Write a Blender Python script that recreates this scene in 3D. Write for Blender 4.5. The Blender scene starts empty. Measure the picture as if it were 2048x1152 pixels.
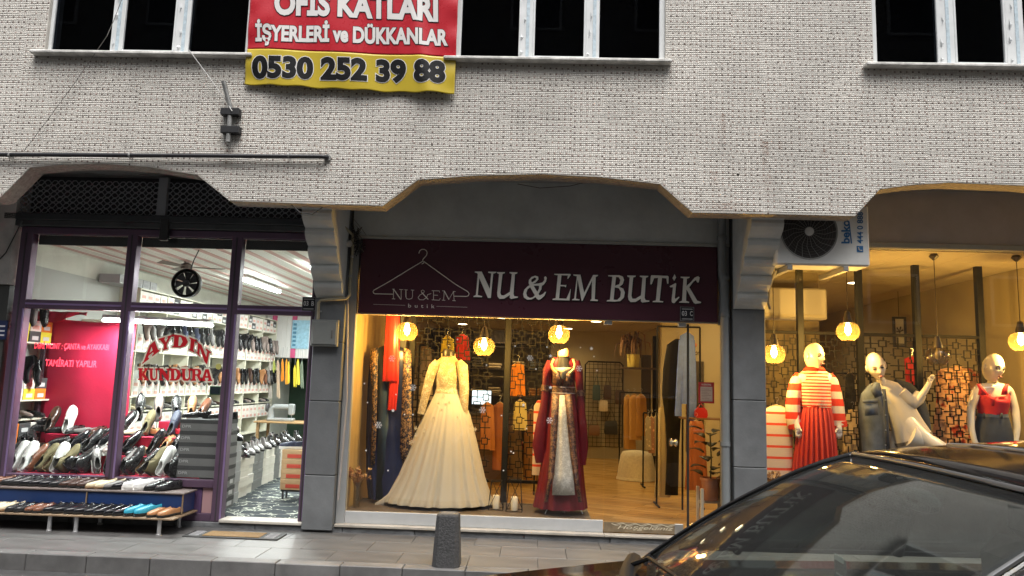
import bpy, bmesh, math, random
import numpy as np
from math import radians as rad, sin, cos, pi, sqrt
from mathutils import Vector, Matrix, Euler
random.seed(7); np.random.seed(7)
SC = bpy.context.scene
COL = SC.collection

# ------------------------------------------------------------------ camera
CAM = np.array([0.0, -7.7, 1.55]); FOC = 1479.0
_yaw, _pit, _rol = rad(2.02), rad(7.25), rad(1.733)
_f = np.array([-sin(_yaw)*cos(_pit), cos(_yaw)*cos(_pit), sin(_pit)])
_r0 = np.array([cos(_yaw), sin(_yaw), 0]); _u0 = np.cross(_r0, _f)
_r = cos(_rol)*_r0 + sin(_rol)*_u0; _u = -sin(_rol)*_r0 + cos(_rol)*_u0
cd = bpy.data.cameras.new('camera'); cam = bpy.data.objects.new('camera', cd); COL.objects.link(cam)
cd.sensor_width = 36.0; cd.lens = FOC/2048*36.0; cd.clip_end = 500; cd.clip_start = 0.05
cam.matrix_world = Matrix(((_r[0], _u[0], -_f[0], CAM[0]), (_r[1], _u[1], -_f[1], CAM[1]), (_r[2], _u[2], -_f[2], CAM[2]), (0, 0, 0, 1)))
SC.camera = cam

# ------------------------------------------------------------------ daylight (dull dusk)
SUN_EL, SUN_AZ = rad(66), rad(165)          # azimuth measured from +Y towards +X; the sun is behind the photographer
w = bpy.data.worlds.new('World'); SC.world = w; w.use_nodes = True
nt = w.node_tree; nt.nodes.clear()
sk = nt.nodes.new('ShaderNodeTexSky'); sk.sky_type = 'NISHITA'; sk.sun_disc = False
sk.sun_elevation = SUN_EL; sk.sun_rotation = SUN_AZ; sk.dust_density = 4.0; sk.air_density = 1.2
hs = nt.nodes.new('ShaderNodeHueSaturation'); hs.inputs['Saturation'].default_value = 0.25
bg = nt.nodes.new('ShaderNodeBackground'); bg.inputs['Strength'].default_value = 0.075
wo = nt.nodes.new('ShaderNodeOutputWorld')
nt.links.new(sk.outputs[0], hs.inputs['Color']); nt.links.new(hs.outputs[0], bg.inputs[0]); nt.links.new(bg.outputs[0], wo.inputs[0])
sl = bpy.data.lights.new('sun', 'SUN'); sl.energy = 1.1; sl.angle = rad(40); sl.color = (1.0, 0.96, 0.92)
so = bpy.data.objects.new('sun', sl); COL.objects.link(so)
_sd = Vector((sin(SUN_AZ)*cos(SUN_EL), cos(SUN_AZ)*cos(SUN_EL), sin(SUN_EL)))
so.rotation_euler = _sd.to_track_quat('Z', 'Y').to_euler(); so.location = (0, -12, 14)
SC.view_settings.view_transform = 'Standard'; SC.view_settings.look = 'None'
SC.view_settings.gamma = 1; SC.view_settings.use_curve_mapping = False
SC.view_settings.exposure = 1.6
SC.cycles.use_denoising = True; SC.cycles.transparent_max_bounces = 24
SC.cycles.max_bounces = 8; SC.cycles.diffuse_bounces = 4; SC.cycles.glossy_bounces = 4
SC.cycles.sample_clamp_indirect = 6.0; SC.cycles.caustics_reflective = False; SC.cycles.caustics_refractive = False
WARM = (1.0, 0.66, 0.20); COOL = (0.93, 1.0, 0.97)
GLOW = 1.0

# ------------------------------------------------------------------ helpers
def A(px, py, Y):
    """point on the vertical plane y=Y (metres) where a measured photo position (2048 px wide) lies"""
    d = (px-1024)*_r - (py-576)*_u + FOC*_f
    t = (Y-CAM[1])/d[1]; p = CAM + t*d
    return Vector((p[0], Y, p[2]))
def AZ(px, py, Z):
    d = (px-1024)*_r - (py-576)*_u + FOC*_f
    t = (Z-CAM[2])/d[2]; p = CAM + t*d
    return Vector((p[0], p[1], Z))

MATS = {}
def M(name, col=(0.5, 0.5, 0.5), rough=0.6, metal=0.0, var=0.0, vs=6.0, bump=0.0, bs=60.0, coat=0.0, spec=0.5, col2=None, stretch=(1, 1, 1), det=4.0):
    if name in MATS: return MATS[name]
    m = bpy.data.materials.new(name); m.use_nodes = True; MATS[name] = m
    n = m.node_tree.nodes; L = m.node_tree.links; b = n['Principled BSDF']
    b.inputs['Roughness'].default_value = rough; b.inputs['Metallic'].default_value = metal
    b.inputs['Coat Weight'].default_value = coat; b.inputs['Specular IOR Level'].default_value = spec
    b.inputs['Base Color'].default_value = (*col, 1)
    if var or bump:
        tc = n.new('ShaderNodeTexCoord'); mp = n.new('ShaderNodeMapping'); mp.inputs['Scale'].default_value = stretch
        L.new(tc.outputs['Object'], mp.inputs[0])
    if var:
        nz = n.new('ShaderNodeTexNoise'); nz.inputs['Scale'].default_value = vs; nz.inputs['Detail'].default_value = det; nz.inputs['Roughness'].default_value = 0.65
        L.new(mp.outputs[0], nz.inputs['Vector'])
        cr = n.new('ShaderNodeValToRGB'); cr.color_ramp.elements[0].position = 0.3; cr.color_ramp.elements[1].position = 0.7
        c2 = col2 or tuple(min(1, c*(1+var)) for c in col); c1 = col if col2 else tuple(c*(1-var) for c in col)
        cr.color_ramp.elements[0].color = (*c1, 1); cr.color_ramp.elements[1].color = (*c2, 1)
        L.new(nz.outputs[0], cr.inputs[0]); L.new(cr.outputs[0], b.inputs['Base Color'])
        mr = n.new('ShaderNodeMapRange'); mr.inputs[3].default_value = max(0.02, rough-0.12); mr.inputs[4].default_value = min(1, rough+0.12)
        L.new(nz.outputs[0], mr.inputs[0]); L.new(mr.outputs[0], b.inputs['Roughness'])
    if bump:
        nb = n.new('ShaderNodeTexNoise'); nb.inputs['Scale'].default_value = bs; nb.inputs['Detail'].default_value = 3
        L.new(mp.outputs[0], nb.inputs['Vector'])
        bp = n.new('ShaderNodeBump'); bp.inputs['Strength'].default_value = bump; bp.inputs['Distance'].default_value = 0.01
        L.new(nb.outputs[0], bp.inputs['Height']); L.new(bp.outputs[0], b.inputs['Normal'])
    return m
def EM(name, col, strength):
    if name in MATS: return MATS[name]
    m = bpy.data.materials.new(name); m.use_nodes = True; MATS[name] = m
    b = m.node_tree.nodes['Principled BSDF']; b.inputs['Base Color'].default_value = (*col, 1)
    b.inputs['Emission Color'].default_value = (*col, 1); b.inputs['Emission Strength'].default_value = strength
    return m
def GLASS(name, tint=(1, 1, 1), f0=0.04, rough=0.0, haze=0.0):
    if name in MATS: return MATS[name]
    m = bpy.data.materials.new(name); m.use_nodes = True; MATS[name] = m
    n = m.node_tree.nodes; L = m.node_tree.links; n.clear()
    out = n.new('ShaderNodeOutputMaterial'); tr = n.new('ShaderNodeBsdfTransparent'); tr.inputs[0].default_value = (*tint, 1)
    gl = n.new('ShaderNodeBsdfGlossy'); gl.inputs['Roughness'].default_value = rough
    lw = n.new('ShaderNodeLayerWeight'); lw.inputs[0].default_value = 0.5
    pw = n.new('ShaderNodeMath'); pw.operation = 'POWER'; pw.inputs[1].default_value = 5
    mr = n.new('ShaderNodeMapRange'); mr.inputs[3].default_value = f0; mr.inputs[4].default_value = 1.0
    mx = n.new('ShaderNodeMixShader')
    L.new(lw.outputs['Facing'], pw.inputs[0]); L.new(pw.outputs[0], mr.inputs[0]); L.new(mr.outputs[0], mx.inputs[0])
    L.new(tr.outputs[0], mx.inputs[1]); L.new(gl.outputs[0], mx.inputs[2])
    if haze:
        df = n.new('ShaderNodeBsdfDiffuse'); df.inputs[0].default_value = (0.8, 0.8, 0.8, 1)
        m2 = n.new('ShaderNodeMixShader'); m2.inputs[0].default_value = haze
        L.new(mx.outputs[0], m2.inputs[1]); L.new(df.outputs[0], m2.inputs[2]); L.new(m2.outputs[0], out.inputs[0])
    else:
        L.new(mx.outputs[0], out.inputs[0])
    return m

WL = {}
def link(o, parent=None):
    COL.objects.link(o)
    if parent is not None: o.parent = parent
    return o
def tag(o, label=None, cat=None, group=None, kind=None):
    if label: o['label'] = label
    if cat: o['category'] = cat
    if group: o['group'] = group
    if kind: o['kind'] = kind
    return o
def thing(name, label, cat, loc=(0, 0, 0), group=None, rot=None):
    o = bpy.data.objects.new(name, None); o.empty_display_size = 0.1; link(o); o.location = loc
    if rot is not None: o.rotation_euler = rot
    WL[o] = Vector(loc); tag(o, label, cat, group); return o
def V3(p): return Vector((p[0], p[1], p[2]))

class MB:
    def __init__(s): s.v = []; s.f = []; s.mi = []; s.cur = 0
    def add(s, vs, fs):
        o = len(s.v); s.v += [tuple(p) for p in vs]
        for f in fs: s.f.append(tuple(i+o for i in f)); s.mi.append(s.cur)
        return s
    def box(s, a, b, c=0.0):
        x0, x1 = sorted((a[0], b[0])); y0, y1 = sorted((a[1], b[1])); z0, z1 = sorted((a[2], b[2]))
        if c <= 0:
            vs = [(x, y, z) for x in (x0, x1) for y in (y0, y1) for z in (z0, z1)]
            return s.add(vs, [(0, 1, 3, 2), (4, 6, 7, 5), (0, 4, 5, 1), (2, 3, 7, 6), (0, 2, 6, 4), (1, 5, 7, 3)])
        c = min(c, (x1-x0)*.49, (y1-y0)*.49, (z1-z0)*.49)
        vs = []; idx = {}
        X = (x0, x1); Y = (y0, y1); Z = (z0, z1)
        for i in (0, 1):
            for j in (0, 1):
                for k in (0, 1):
                    sx, sy, sz = (1-2*i)*c, (1-2*j)*c, (1-2*k)*c
                    for ax, p in enumerate(((X[i], Y[j]+sy, Z[k]+sz), (X[i]+sx, Y[j], Z[k]+sz), (X[i]+sx, Y[j]+sy, Z[k]))):
                        idx[(i, j, k, ax)] = len(vs); vs.append(p)
        F = []
        for i in (0, 1): F.append([idx[(i, 0, 0, 0)], idx[(i, 1, 0, 0)], idx[(i, 1, 1, 0)], idx[(i, 0, 1, 0)]][::(-1 if i == 0 else 1)])
        for j in (0, 1): F.append([idx[(0, j, 0, 1)], idx[(1, j, 0, 1)], idx[(1, j, 1, 1)], idx[(0, j, 1, 1)]][::(1 if j == 0 else -1)])
        for k in (0, 1): F.append([idx[(0, 0, k, 2)], idx[(1, 0, k, 2)], idx[(1, 1, k, 2)], idx[(0, 1, k, 2)]][::(-1 if k == 0 else 1)])
        for a_ in (0, 1):
            for b_ in (0, 1):
                F.append([idx[(a_, b_, 0, 0)], idx[(a_, b_, 1, 0)], idx[(a_, b_, 1, 1)], idx[(a_, b_, 0, 1)]])
                F.append([idx[(a_, 0, b_, 0)], idx[(a_, 1, b_, 0)], idx[(a_, 1, b_, 2)], idx[(a_, 0, b_, 2)]])
                F.append([idx[(0, a_, b_, 1)], idx[(1, a_, b_, 1)], idx[(1, a_, b_, 2)], idx[(0, a_, b_, 2)]])
        for i in (0, 1):
            for j in (0, 1):
                for k in (0, 1): F.append([idx[(i, j, k, 0)], idx[(i, j, k, 1)], idx[(i, j, k, 2)]])
        return s.add(vs, F)
    def rings(s, R, close=True, cap0=True, cap1=True):
        n = len(R[0]); vs = [p for r in R for p in r]; F = []
        m = n if close else n-1
        for i in range(len(R)-1):
            for j in range(m):
                k = (j+1) % n
                F.append((i*n+j, i*n+k, (i+1)*n+k, (i+1)*n+j))
        if close and cap0: F.append(tuple(range(n))[::-1])
        if close and cap1: F.append(tuple(range((len(R)-1)*n, len(R)*n)))
        return s.add(vs, F)
    def cyl(s, a, b, r, r2=None, n=12, cap=True):
        return s.tube([a, b], [r, r if r2 is None else r2], n, cap)
    def tube(s, P, r, n=8, cap=True, closed=False):
        P = [V3(p) for p in P]; N = len(P)
        if not hasattr(r, '__len__'): r = [r]*N
        R = []; up = None
        for i in range(N):
            if closed: t = (P[(i+1) % N]-P[i-1])
            else: t = (P[min(i+1, N-1)]-P[max(i-1, 0)])
            t.normalize()
            if up is None:
                up = Vector((0, 0, 1)) if abs(t.z) < 0.9 else Vector((0, 1, 0))
            u = up - t*up.dot(t)
            if u.length < 1e-4: u = t.orthogonal()
            u.normalize(); up = u; v = t.cross(u)
            R.append([P[i] + (u*cos(2*pi*k/n) + v*sin(2*pi*k/n))*r[i] for k in range(n)])
        if closed: R.append(R[0])
        return s.rings(R, True, cap and not closed, cap and not closed)
    def lathe(s, prof, c=(0, 0, 0), n=24, axis='z', cap=True):
        R = []
        for (r, h) in prof:
            ring = []
            for k in range(n):
                a = 2*pi*k/n
                if axis == 'z': p = (c[0]+r*cos(a), c[1]+r*sin(a), c[2]+h)
                elif axis == 'y': p = (c[0]+r*cos(a), c[1]+h, c[2]-r*sin(a))
                else: p = (c[0]+h, c[1]+r*cos(a), c[2]+r*sin(a))
                ring.append(p)
            R.append(ring)
        return s.rings(R, True, cap, cap)
    def prism(s, poly, y0, y1):
        """polygon of (x,z) extruded from y0 to y1"""
        n = len(poly); vs = [(x, y0, z) for x, z in poly]+[(x, y1, z) for x, z in poly]
        return s.add(vs, [tuple(range(n)), tuple(range(2*n-1, n-1, -1))]+[(i, n+i, n+(i+1) % n, (i+1) % n) for i in range(n)])
    def grid(s, fn, nu, nv):
        vs = [fn(i/nu, j/nv) for j in range(nv+1) for i in range(nu+1)]
        F = [(j*(nu+1)+i, j*(nu+1)+i+1, (j+1)*(nu+1)+i+1, (j+1)*(nu+1)+i) for j in range(nv) for i in range(nu)]
        return s.add(vs, F)
    def ell(s, c, r, nu=16, nv=10, fn=None):
        R = []
        for j in range(1, nv):
            e = -pi/2+pi*j/nv
            R.append([(c[0]+r[0]*cos(e)*cos(2*pi*i/nu), c[1]+r[1]*cos(e)*sin(2*pi*i/nu), c[2]+r[2]*sin(e)) for i in range(nu)])
        return s.rings(R)
    def mesh(s, name):
        me = bpy.data.meshes.new(name); me.from_pydata(s.v, [], s.f); return me
    def build(s, name, mat, parent=None, smooth=None, local=False, solid=0.0, sub=0, fixn=True):
        vs = [Vector(p) for p in s.v]; loc = Vector((0, 0, 0))
        if parent is not None and not local:
            off = WL[parent]; vs = [p-off for p in vs]
        elif parent is None and not local:
            xs = [p.x for p in vs]; ys = [p.y for p in vs]; zs = [p.z for p in vs]
            loc = Vector(((min(xs)+max(xs))/2, (min(ys)+max(ys))/2, min(zs))); vs = [p-loc for p in vs]
        me = bpy.data.meshes.new(name); me.from_pydata([tuple(p) for p in vs], [], s.f)
        if fixn:
            bm = bmesh.new(); bm.from_mesh(me); bmesh.ops.recalc_face_normals(bm, faces=bm.faces[:]); bm.to_mesh(me); bm.free()
        for m in (mat if isinstance(mat, (list, tuple)) else [mat]): me.materials.append(m)
        if any(s.mi) : me.polygons.foreach_set('material_index', s.mi)
        if smooth is not None:
            me.polygons.foreach_set('use_smooth', [True]*len(me.polygons)); me.set_sharp_from_angle(angle=rad(smooth))
        o = bpy.data.objects.new(name, me); link(o, parent); o.location = loc
        WL[o] = WL[parent] if parent is not None else loc
        if solid:
            md = o.modifiers.new('thickness', 'SOLIDIFY'); md.thickness = solid; md.offset = 0
        if sub:
            md = o.modifiers.new('smooth', 'SUBSURF'); md.levels = sub; md.render_levels = sub
        return o
def struct(mb, name, mat, **k): return tag(mb.build(name, mat, **k), kind='structure')

def copy_tree(o, parent=None):
    c = o.copy(); COL.objects.link(c); c.parent = parent
    for ch in o.children: copy_tree(ch, c)
    return c

def _curve_mesh(ob):
    COL.objects.link(ob); dg = bpy.context.evaluated_depsgraph_get(); dg.update()
    me = bpy.data.meshes.new_from_object(ob.evaluated_get(dg))
    vs = [tuple(v.co) for v in me.vertices]; fs = [tuple(p.vertices) for p in me.polygons]
    cu = ob.data; bpy.data.objects.remove(ob); bpy.data.curves.remove(cu); bpy.data.meshes.remove(me)
    return vs, fs
def text_geo(body, ext=0.0, off=0.0, shear=0.0, spacing=1.0):
    cu = bpy.data.curves.new('t', 'FONT'); cu.body = body; cu.size = 1; cu.extrude = ext; cu.offset = off; cu.shear = shear; cu.space_character = spacing; cu.resolution_u = 4
    return _curve_mesh(bpy.data.objects.new('t', cu))
def poly_geo(loops, ext=0.0, off=0.0):
    cu = bpy.data.curves.new('t', 'CURVE'); cu.dimensions = '2D'; cu.fill_mode = 'BOTH'; cu.extrude = ext; cu.offset = off
    for lp in loops:
        sp = cu.splines.new('POLY'); sp.points.add(len(lp)-1); sp.use_cyclic_u = True
        for q, p in zip(sp.points, lp): q.co = (p[0], p[1], 0, 1)
    return _curve_mesh(bpy.data.objects.new('t', cu))
def fit(geo, BL, BR, TL, depth, base=None, box=None):
    """place flat lettering: text x along BL->BR, text y along BL->TL, relief towards -Y"""
    vs, fs = geo; bb = box or (min(v[0] for v in vs), max(v[0] for v in vs), min(v[1] for v in vs), max(v[1] for v in vs))
    BL, BR, TL = V3(BL), V3(BR), V3(TL); e = max(1e-9, max(v[2] for v in vs))
    mb = MB(); out = []
    for v in vs:
        u = (v[0]-bb[0])/(bb[1]-bb[0]); t = (v[1]-bb[2])/(bb[3]-bb[2])
        p = BL+(BR-BL)*u+(TL-BL)*t
        p.y -= depth*(0.5+0.5*v[2]/e) if e > 1e-8 else depth
        if base: p.y += base(p.x, p.z)
        out.append(p)
    return mb.add(out, fs)
def ORD(i): return ['first', 'second', 'third', 'fourth', 'fifth', 'sixth', 'seventh', 'eighth', 'ninth', 'tenth', 'eleventh', 'twelfth', 'thirteenth', 'fourteenth', 'fifteenth', 'sixteenth', 'seventeenth', 'eighteenth', 'nineteenth', 'twentieth', 'twenty-first', 'twenty-second', 'twenty-third', 'twenty-fourth', 'twenty-fifth', 'twenty-sixth', 'twenty-seventh', 'twenty-eighth'][i]
def lamp(name, kind, loc, energy, color, size=0.05, size_y=None, rot=(0, 0, 0), parent=None, spot=None):
    l = bpy.data.lights.new(name, kind); l.energy = energy*GLOW; l.color = color
    if kind == 'POINT': l.shadow_soft_size = size
    if kind == 'SPOT': l.shadow_soft_size = size; l.spot_size = spot or rad(120); l.spot_blend = 0.6
    if kind == 'AREA':
        l.shape = 'RECTANGLE'; l.size = size; l.size_y = size_y or size
    o = bpy.data.objects.new(name, l); link(o, parent)
    o.location = Vector(loc)-(WL[parent] if parent is not None else Vector((0, 0, 0))); o.rotation_euler = rot
    return o
# ================================================================== ground
def asphalt_mat():
    m = M('asphalt', (0.055, 0.055, 0.056), 0.75, var=0.35, vs=5, bump=0.6, bs=180)
    return m
struct(MB().box((-60, -60, -0.5), (60, -1.36, -0.14)), 'road', asphalt_mat())
pav = struct(MB().box((-30, -1.36, -0.5), (30, 12, -0.02)), 'pavement', M('slab joint', (0.085, 0.082, 0.08), 0.95, var=0.3, vs=9))
slab_m = [M('granite slab %d' % i, (0.104+0.010*i, 0.102+0.009*i, 0.100+0.009*i), 0.42, var=0.34, vs=2.2, bump=0.12, bs=220, stretch=(1, 3, 1), det=9) for i in range(3)]
SLW, SLD = 0.602, 0.408
slab_me = MB().box((0, 0, -0.02), (SLW-0.003, SLD-0.003, 0), 0.002).mesh('paving_slab')
bm = bmesh.new(); bm.from_mesh(slab_me); bmesh.ops.recalc_face_normals(bm, faces=bm.faces[:]); bm.to_mesh(slab_me); bm.free()
slab_me.materials.append(slab_m[0])
for r in range(3):
    for c in range(20):
        o = bpy.data.objects.new('paving_slab', slab_me); link(o, pav)
        o.location = Vector((-6.6+c*SLW+(0.3 if r % 2 else 0.04), -1.245+r*SLD, random.uniform(-0.0015, 0.0015)))-WL[pav]
        o.rotation_euler = (random.uniform(-.002, .002), random.uniform(-.0015, .0015), 0)
        o.material_slots[0].link = 'OBJECT'; o.material_slots[0].material = random.choice(slab_m)
kerb = struct(MB().box((-7, -1.365, -0.3), (6.2, -1.25, -0.03)), 'kerb', MATS['slab joint'])
kb_m = [M('kerb stone %d' % i, (0.12+0.015*i, 0.118+0.015*i, 0.116+0.015*i), 0.6, var=0.28, vs=4, bump=0.25, bs=150) for i in range(3)]
x = -6.9
while x < 6:
    wd = random.choice((0.52, 0.52, 0.54))
    o = MB().box((x+0.003, -1.385+random.uniform(-.003, .003), -0.3), (x+wd-0.003, -1.249, random.uniform(-0.001, 0.003)), 0.006).build('kerb_stone', random.choice(kb_m), kerb)
    x += wd

# ================================================================== building
YW = -0.95
bld = thing('building', 'apartment building clad in pale mosaic tiles overhanging the row of shops', 'building', (0, YW, 0))
prof_px = [(0, 395), (60, 335), (120, 329), (200, 327), (300, 334), (395, 350), (460, 402), (612, 407), (765, 412), (835, 360), (950, 351), (1080, 348), (1200, 354), (1320, 368), (1385, 425), (1550, 428), (1710, 432), (1760, 378), (1830, 369), (1900, 365), (2048, 371)]
PR = [(A(x, y, YW).x, A(x, y, YW).z) for x, y in prof_px]
PR = [(-7.0, PR[0][1]-0.02), (PR[0][0]-0.06, PR[0][1]-0.02)] + PR + [(5.28, PR[-1][1]-0.09), (5.6, 3.16), (6.3, 3.16)]
def low(x):
    for (a, b), (c, d) in zip(PR, PR[1:]):
        if a <= x <= c: return b+(d-b)*(x-a)/(c-a)
    return 3.2
SILL = 4.615; TOPW = 6.15; ROOF = 9.6
WIN = [(A(95, 60, YW).x, A(503, 60, YW).x), (A(912, 60, YW).x, A(1331, 60, YW).x), (A(1745, 60, YW).x, A(1745, 60, YW).x+2.05)]
wall_m = M('tile grout', (0.48, 0.455, 0.41), 0.85, var=0.25, vs=4)
mb = MB()
for (a, b), (c, d) in zip(PR, PR[1:]):
    if c-a > 1e-4: mb.prism([(a, b), (c, d), (c, SILL), (a, SILL)], YW, YW+0.2)
mb.build('wall_band', wall_m, bld)
xs = [-7.0]+[v for w_ in WIN for v in w_]+[6.3]
for i in range(0, len(xs), 2):
    MB().box((xs[i], YW, SILL), (xs[i+1], YW+0.2, TOPW)).build('wall_pier', wall_m, bld)
MB().box((-7, YW, TOPW), (6.3, YW+0.2, ROOF)).build('upper_wall', M('upper tile', (0.42, 0.40, 0.36), 0.6, var=0.2, vs=40), bld)
# -------- mosaic: one small tile in nine is brown, laid in sheets
def mosaic():
    P = 0.0187; n_sheet = 16
    X0, X1, Z0, Z1 = -6.6, 5.6, 3.12, 5.75
    nx = int((X1-X0)/P); nz = int((Z1-Z0)/P)
    I, K = np.meshgrid(np.arange(nx), np.arange(nz)); I = I.ravel(); K = K.ravel()
    si, sk_ = I//n_sheet, K//n_sheet
    rng = np.random.RandomState(3)
    offx = rng.uniform(-.002, .002, (nx//n_sheet+1, nz//n_sheet+1)); offz = rng.uniform(-.002, .002, offx.shape)
    tone = rng.uniform(.95, 1.04, offx.shape); shift = rng.randint(0, 3, offx.shape); rot = rng.uniform(-.006, .006, offx.shape)
    rowwave = .0022*np.sin(I*0.09+K*1.7)+rng.uniform(-.0007, .0007, I.size)
    lx = (I % n_sheet-n_sheet/2)*P
    cx = X0+(I+.5)*P+offx[si, sk_]+rng.uniform(-.0006, .0006, I.size); cz = Z0+(K+.5)*P+offz[si, sk_]+rowwave+lx*rot[si, sk_]
    pxs = np.array([p[0] for p in PR]); pzs = np.array([p[1] for p in PR])
    lo = np.interp(cx, pxs, pzs)
    ok = cz > lo+.0095
    for a, b in WIN: ok &= ~((cx > a-.006) & (cx < b+.006) & (cz > SILL-.012))
    # chipped spots and old fixing holes
    holes = [(1530, 297, .02), (1541, 318, .016), (1559, 312, .016), (1476, 350, .016), (1445, 292, .012), (1478, 291, .012), (1524, 311, .016), (1532, 289, .012), (1458, 366, .01), (1696, 291, .012), (760, 280, .02), (864, 291, .014), (720, 283, .012), (337, 320, .014), (500, 328, .012), (1690, 190, .025), (1735, 128, .03), (438, 285, .02), (478, 282, .02), (5, 278, .02), (35, 280, .015)]
    for (px, py, r) in holes:
        q = A(px, py, YW); ok &= ~((abs(cx-q.x) < r*.8) & (abs(cz-q.z) < r*.6))
    ok &= rng.uniform(0, 1, I.size) > .0006
    col = np.ones((I.size, 3))*np.array([.71, .687, .635])
    col *= rng.uniform(.9, 1.06, (I.size, 1))*tone[si, sk_][:, None]
    m3x = (I+shift[si, sk_]) % 3; m3z = (K+(I//n_sheet)) % 3
    dark = (m3x == 1) & (m3z == 1) & (rng.uniform(0, 1, I.size) < .93)
    pale = (((m3x+m3z) % 3) == 0) & ~dark
    col[pale] *= np.array([1.0, .965, .94])
    col[dark] = np.array([.20, .15, .13])*rng.uniform(.6, 2.0, (dark.sum(), 1))
    # rust runs under old iron fixings and painted shade under the sills
    for (px, py, ln, wd, s) in [(1530, 285, .3, .02, .55), (1560, 285, .12, .012, .5), (1446, 230, .42, .014, .35), (1430, 345, .2, .02, .45), (1648, 300, .1, .015, .3), (1535, 350, .28, .03, .25), (455, 300, .25, .03, .3), (1450, 410, .1, .1, .3)]:
        q = A(px, py, YW); dz = q.z-cz
        k = np.exp(-((cx-q.x)/(wd*1.5))**2)*np.clip(1-dz/ln, 0, 1)*(dz > -.01)*min(.95, s*1.7)*rng.uniform(.3, 1.2, I.size)
        col = col*(1-k[:, None])+np.array([.22, .09, .04])*k[:, None]
    g = .90+.07*np.sin(cx*1.3+cz*2.1)*np.sin(cx*.7-cz*3.3)+.05*np.sin(cx*5.1+2*np.sin(cz*3.7))*np.sin(cz*4.3+1.5*np.sin(cx*2.9))
    for _ in range(26):
        sx, sz, sw, sl_ = rng.uniform(-5.6, 5), rng.uniform(3.4, 4.7), rng.uniform(.02, .09), rng.uniform(.15, .7)
        g = g*(1-rng.uniform(.05, .16)*np.exp(-((cx-sx)/sw)**2)*np.clip(1-(sz-cz)/sl_, 0, 1)*(cz < sz))
    for a, b in WIN:
        k = ((cx > a-.1) & (cx < b+.1))*np.clip(1-(SILL-cz)/.3, 0, 1)*(cz < SILL)  # soft sill shadow put into the tile colours, fading downward
        g = g*(1-.22*k*rng.uniform(.6, 1.2, I.size))
    col *= g[:, None]
    I = I[ok]; cx = cx[ok]; cz = cz[ok]; col = col[ok]; N = cx.size
    h = P/2-.0012; ins = .0016
    tx, tz = rng.normal(0, .05, N), rng.normal(0, .05, N); up = rng.uniform(.0018, .003, N)
    v = np.zeros((N, 8, 3))
    for j, (sx, sz) in enumerate([(-1, -1), (1, -1), (1, 1), (-1, 1)]):
        v[:, j, 0] = cx+sx*h; v[:, j, 2] = cz+sz*h; v[:, j, 1] = YW+.0005
        hx, hz = sx*(h-ins), sz*(h-ins)
        v[:, 4+j, 0] = cx+hx; v[:, 4+j, 2] = cz+hz; v[:, 4+j, 1] = YW-up+tx*hx+tz*hz
    quad = np.array([[4, 5, 6, 7], [0, 1, 5, 4], [1, 2, 6, 5], [2, 3, 7, 6], [3, 0, 4, 7]])
    F = (np.arange(N)[:, None, None]*8+quad[None]).reshape(-1)
    v[:, :, 1] -= YW
    me = bpy.data.meshes.new('mosaic_tiles'); me.vertices.add(N*8); me.vertices.foreach_set('co', v.ravel())
    me.loops.add(F.size); me.loops.foreach_set('vertex_index', F.astype(np.int32))
    nf = N*5; me.polygons.add(nf); me.polygons.foreach_set('loop_start', np.arange(nf, dtype=np.int32)*4)
    me.update(calc_edges=True); me.validate()
    at_ = me.attributes.new('tile', 'FLOAT_COLOR', 'FACE')
    c4 = np.ones((N, 5, 4)); c4[:, :, :3] = col[:, None, :]
    at_.data.foreach_set('color', c4.ravel().astype(np.float32))
    m = bpy.data.materials.new('glazed mosaic'); m.use_nodes = True; n = m.node_tree.nodes; b = n['Principled BSDF']
    a_ = n.new('ShaderNodeAttribute'); a_.attribute_name = 'tile'; m.node_tree.links.new(a_.outputs['Color'], b.inputs['Base Color'])
    b.inputs['Roughness'].default_value = 0.38
    me.materials.append(m)
    o = bpy.data.objects.new('mosaic_tiles', me); link(o, bld); tag(o, kind='stuff')
mosaic()
for i, (px, py, r) in enumerate(((1541, 337, .013), (1476, 350, .014), (1559, 316, .01), (1522, 313, .009), (1530, 318, .009), (1445, 292, .007), (1478, 291, .007), (1458, 366, .007), (1696, 291, .007), (760, 281, .008), (864, 291, .007), (724, 281, .006), (337, 321, .007), (503, 328, .008), (720, 336, .006), (767, 340, .006), (860, 300, .006))):
    q = A(px, py, YW); MB().ell((q.x, YW+.002, q.z), (r, .006, r*.8), 9, 6).build('fixing_hole_disc', M('hole shade', (.02, .016, .012), .9), bld)  # dark discs painted for the shade inside each hole
# lip tiles on the underside of the band
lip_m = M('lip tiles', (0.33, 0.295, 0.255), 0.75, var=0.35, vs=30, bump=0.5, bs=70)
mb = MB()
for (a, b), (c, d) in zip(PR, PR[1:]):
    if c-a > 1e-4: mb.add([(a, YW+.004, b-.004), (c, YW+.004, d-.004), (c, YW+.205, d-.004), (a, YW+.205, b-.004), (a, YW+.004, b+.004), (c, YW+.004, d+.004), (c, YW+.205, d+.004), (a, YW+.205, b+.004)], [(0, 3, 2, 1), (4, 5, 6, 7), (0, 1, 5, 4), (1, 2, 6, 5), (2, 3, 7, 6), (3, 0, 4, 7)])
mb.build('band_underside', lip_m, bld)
# slab / soffit over the shops
paint_g = M('grey wall paint', (0.60, 0.625, 0.615), 0.7, var=0.12, vs=3, bump=0.15, bs=40)
MB().box((-7, YW+0.2, 3.66), (6.3, 0.4, 3.84)).build('soffit', M('soffit paint', (0.26, 0.265, 0.26), 0.8, var=0.15, vs=3), bld)
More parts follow.
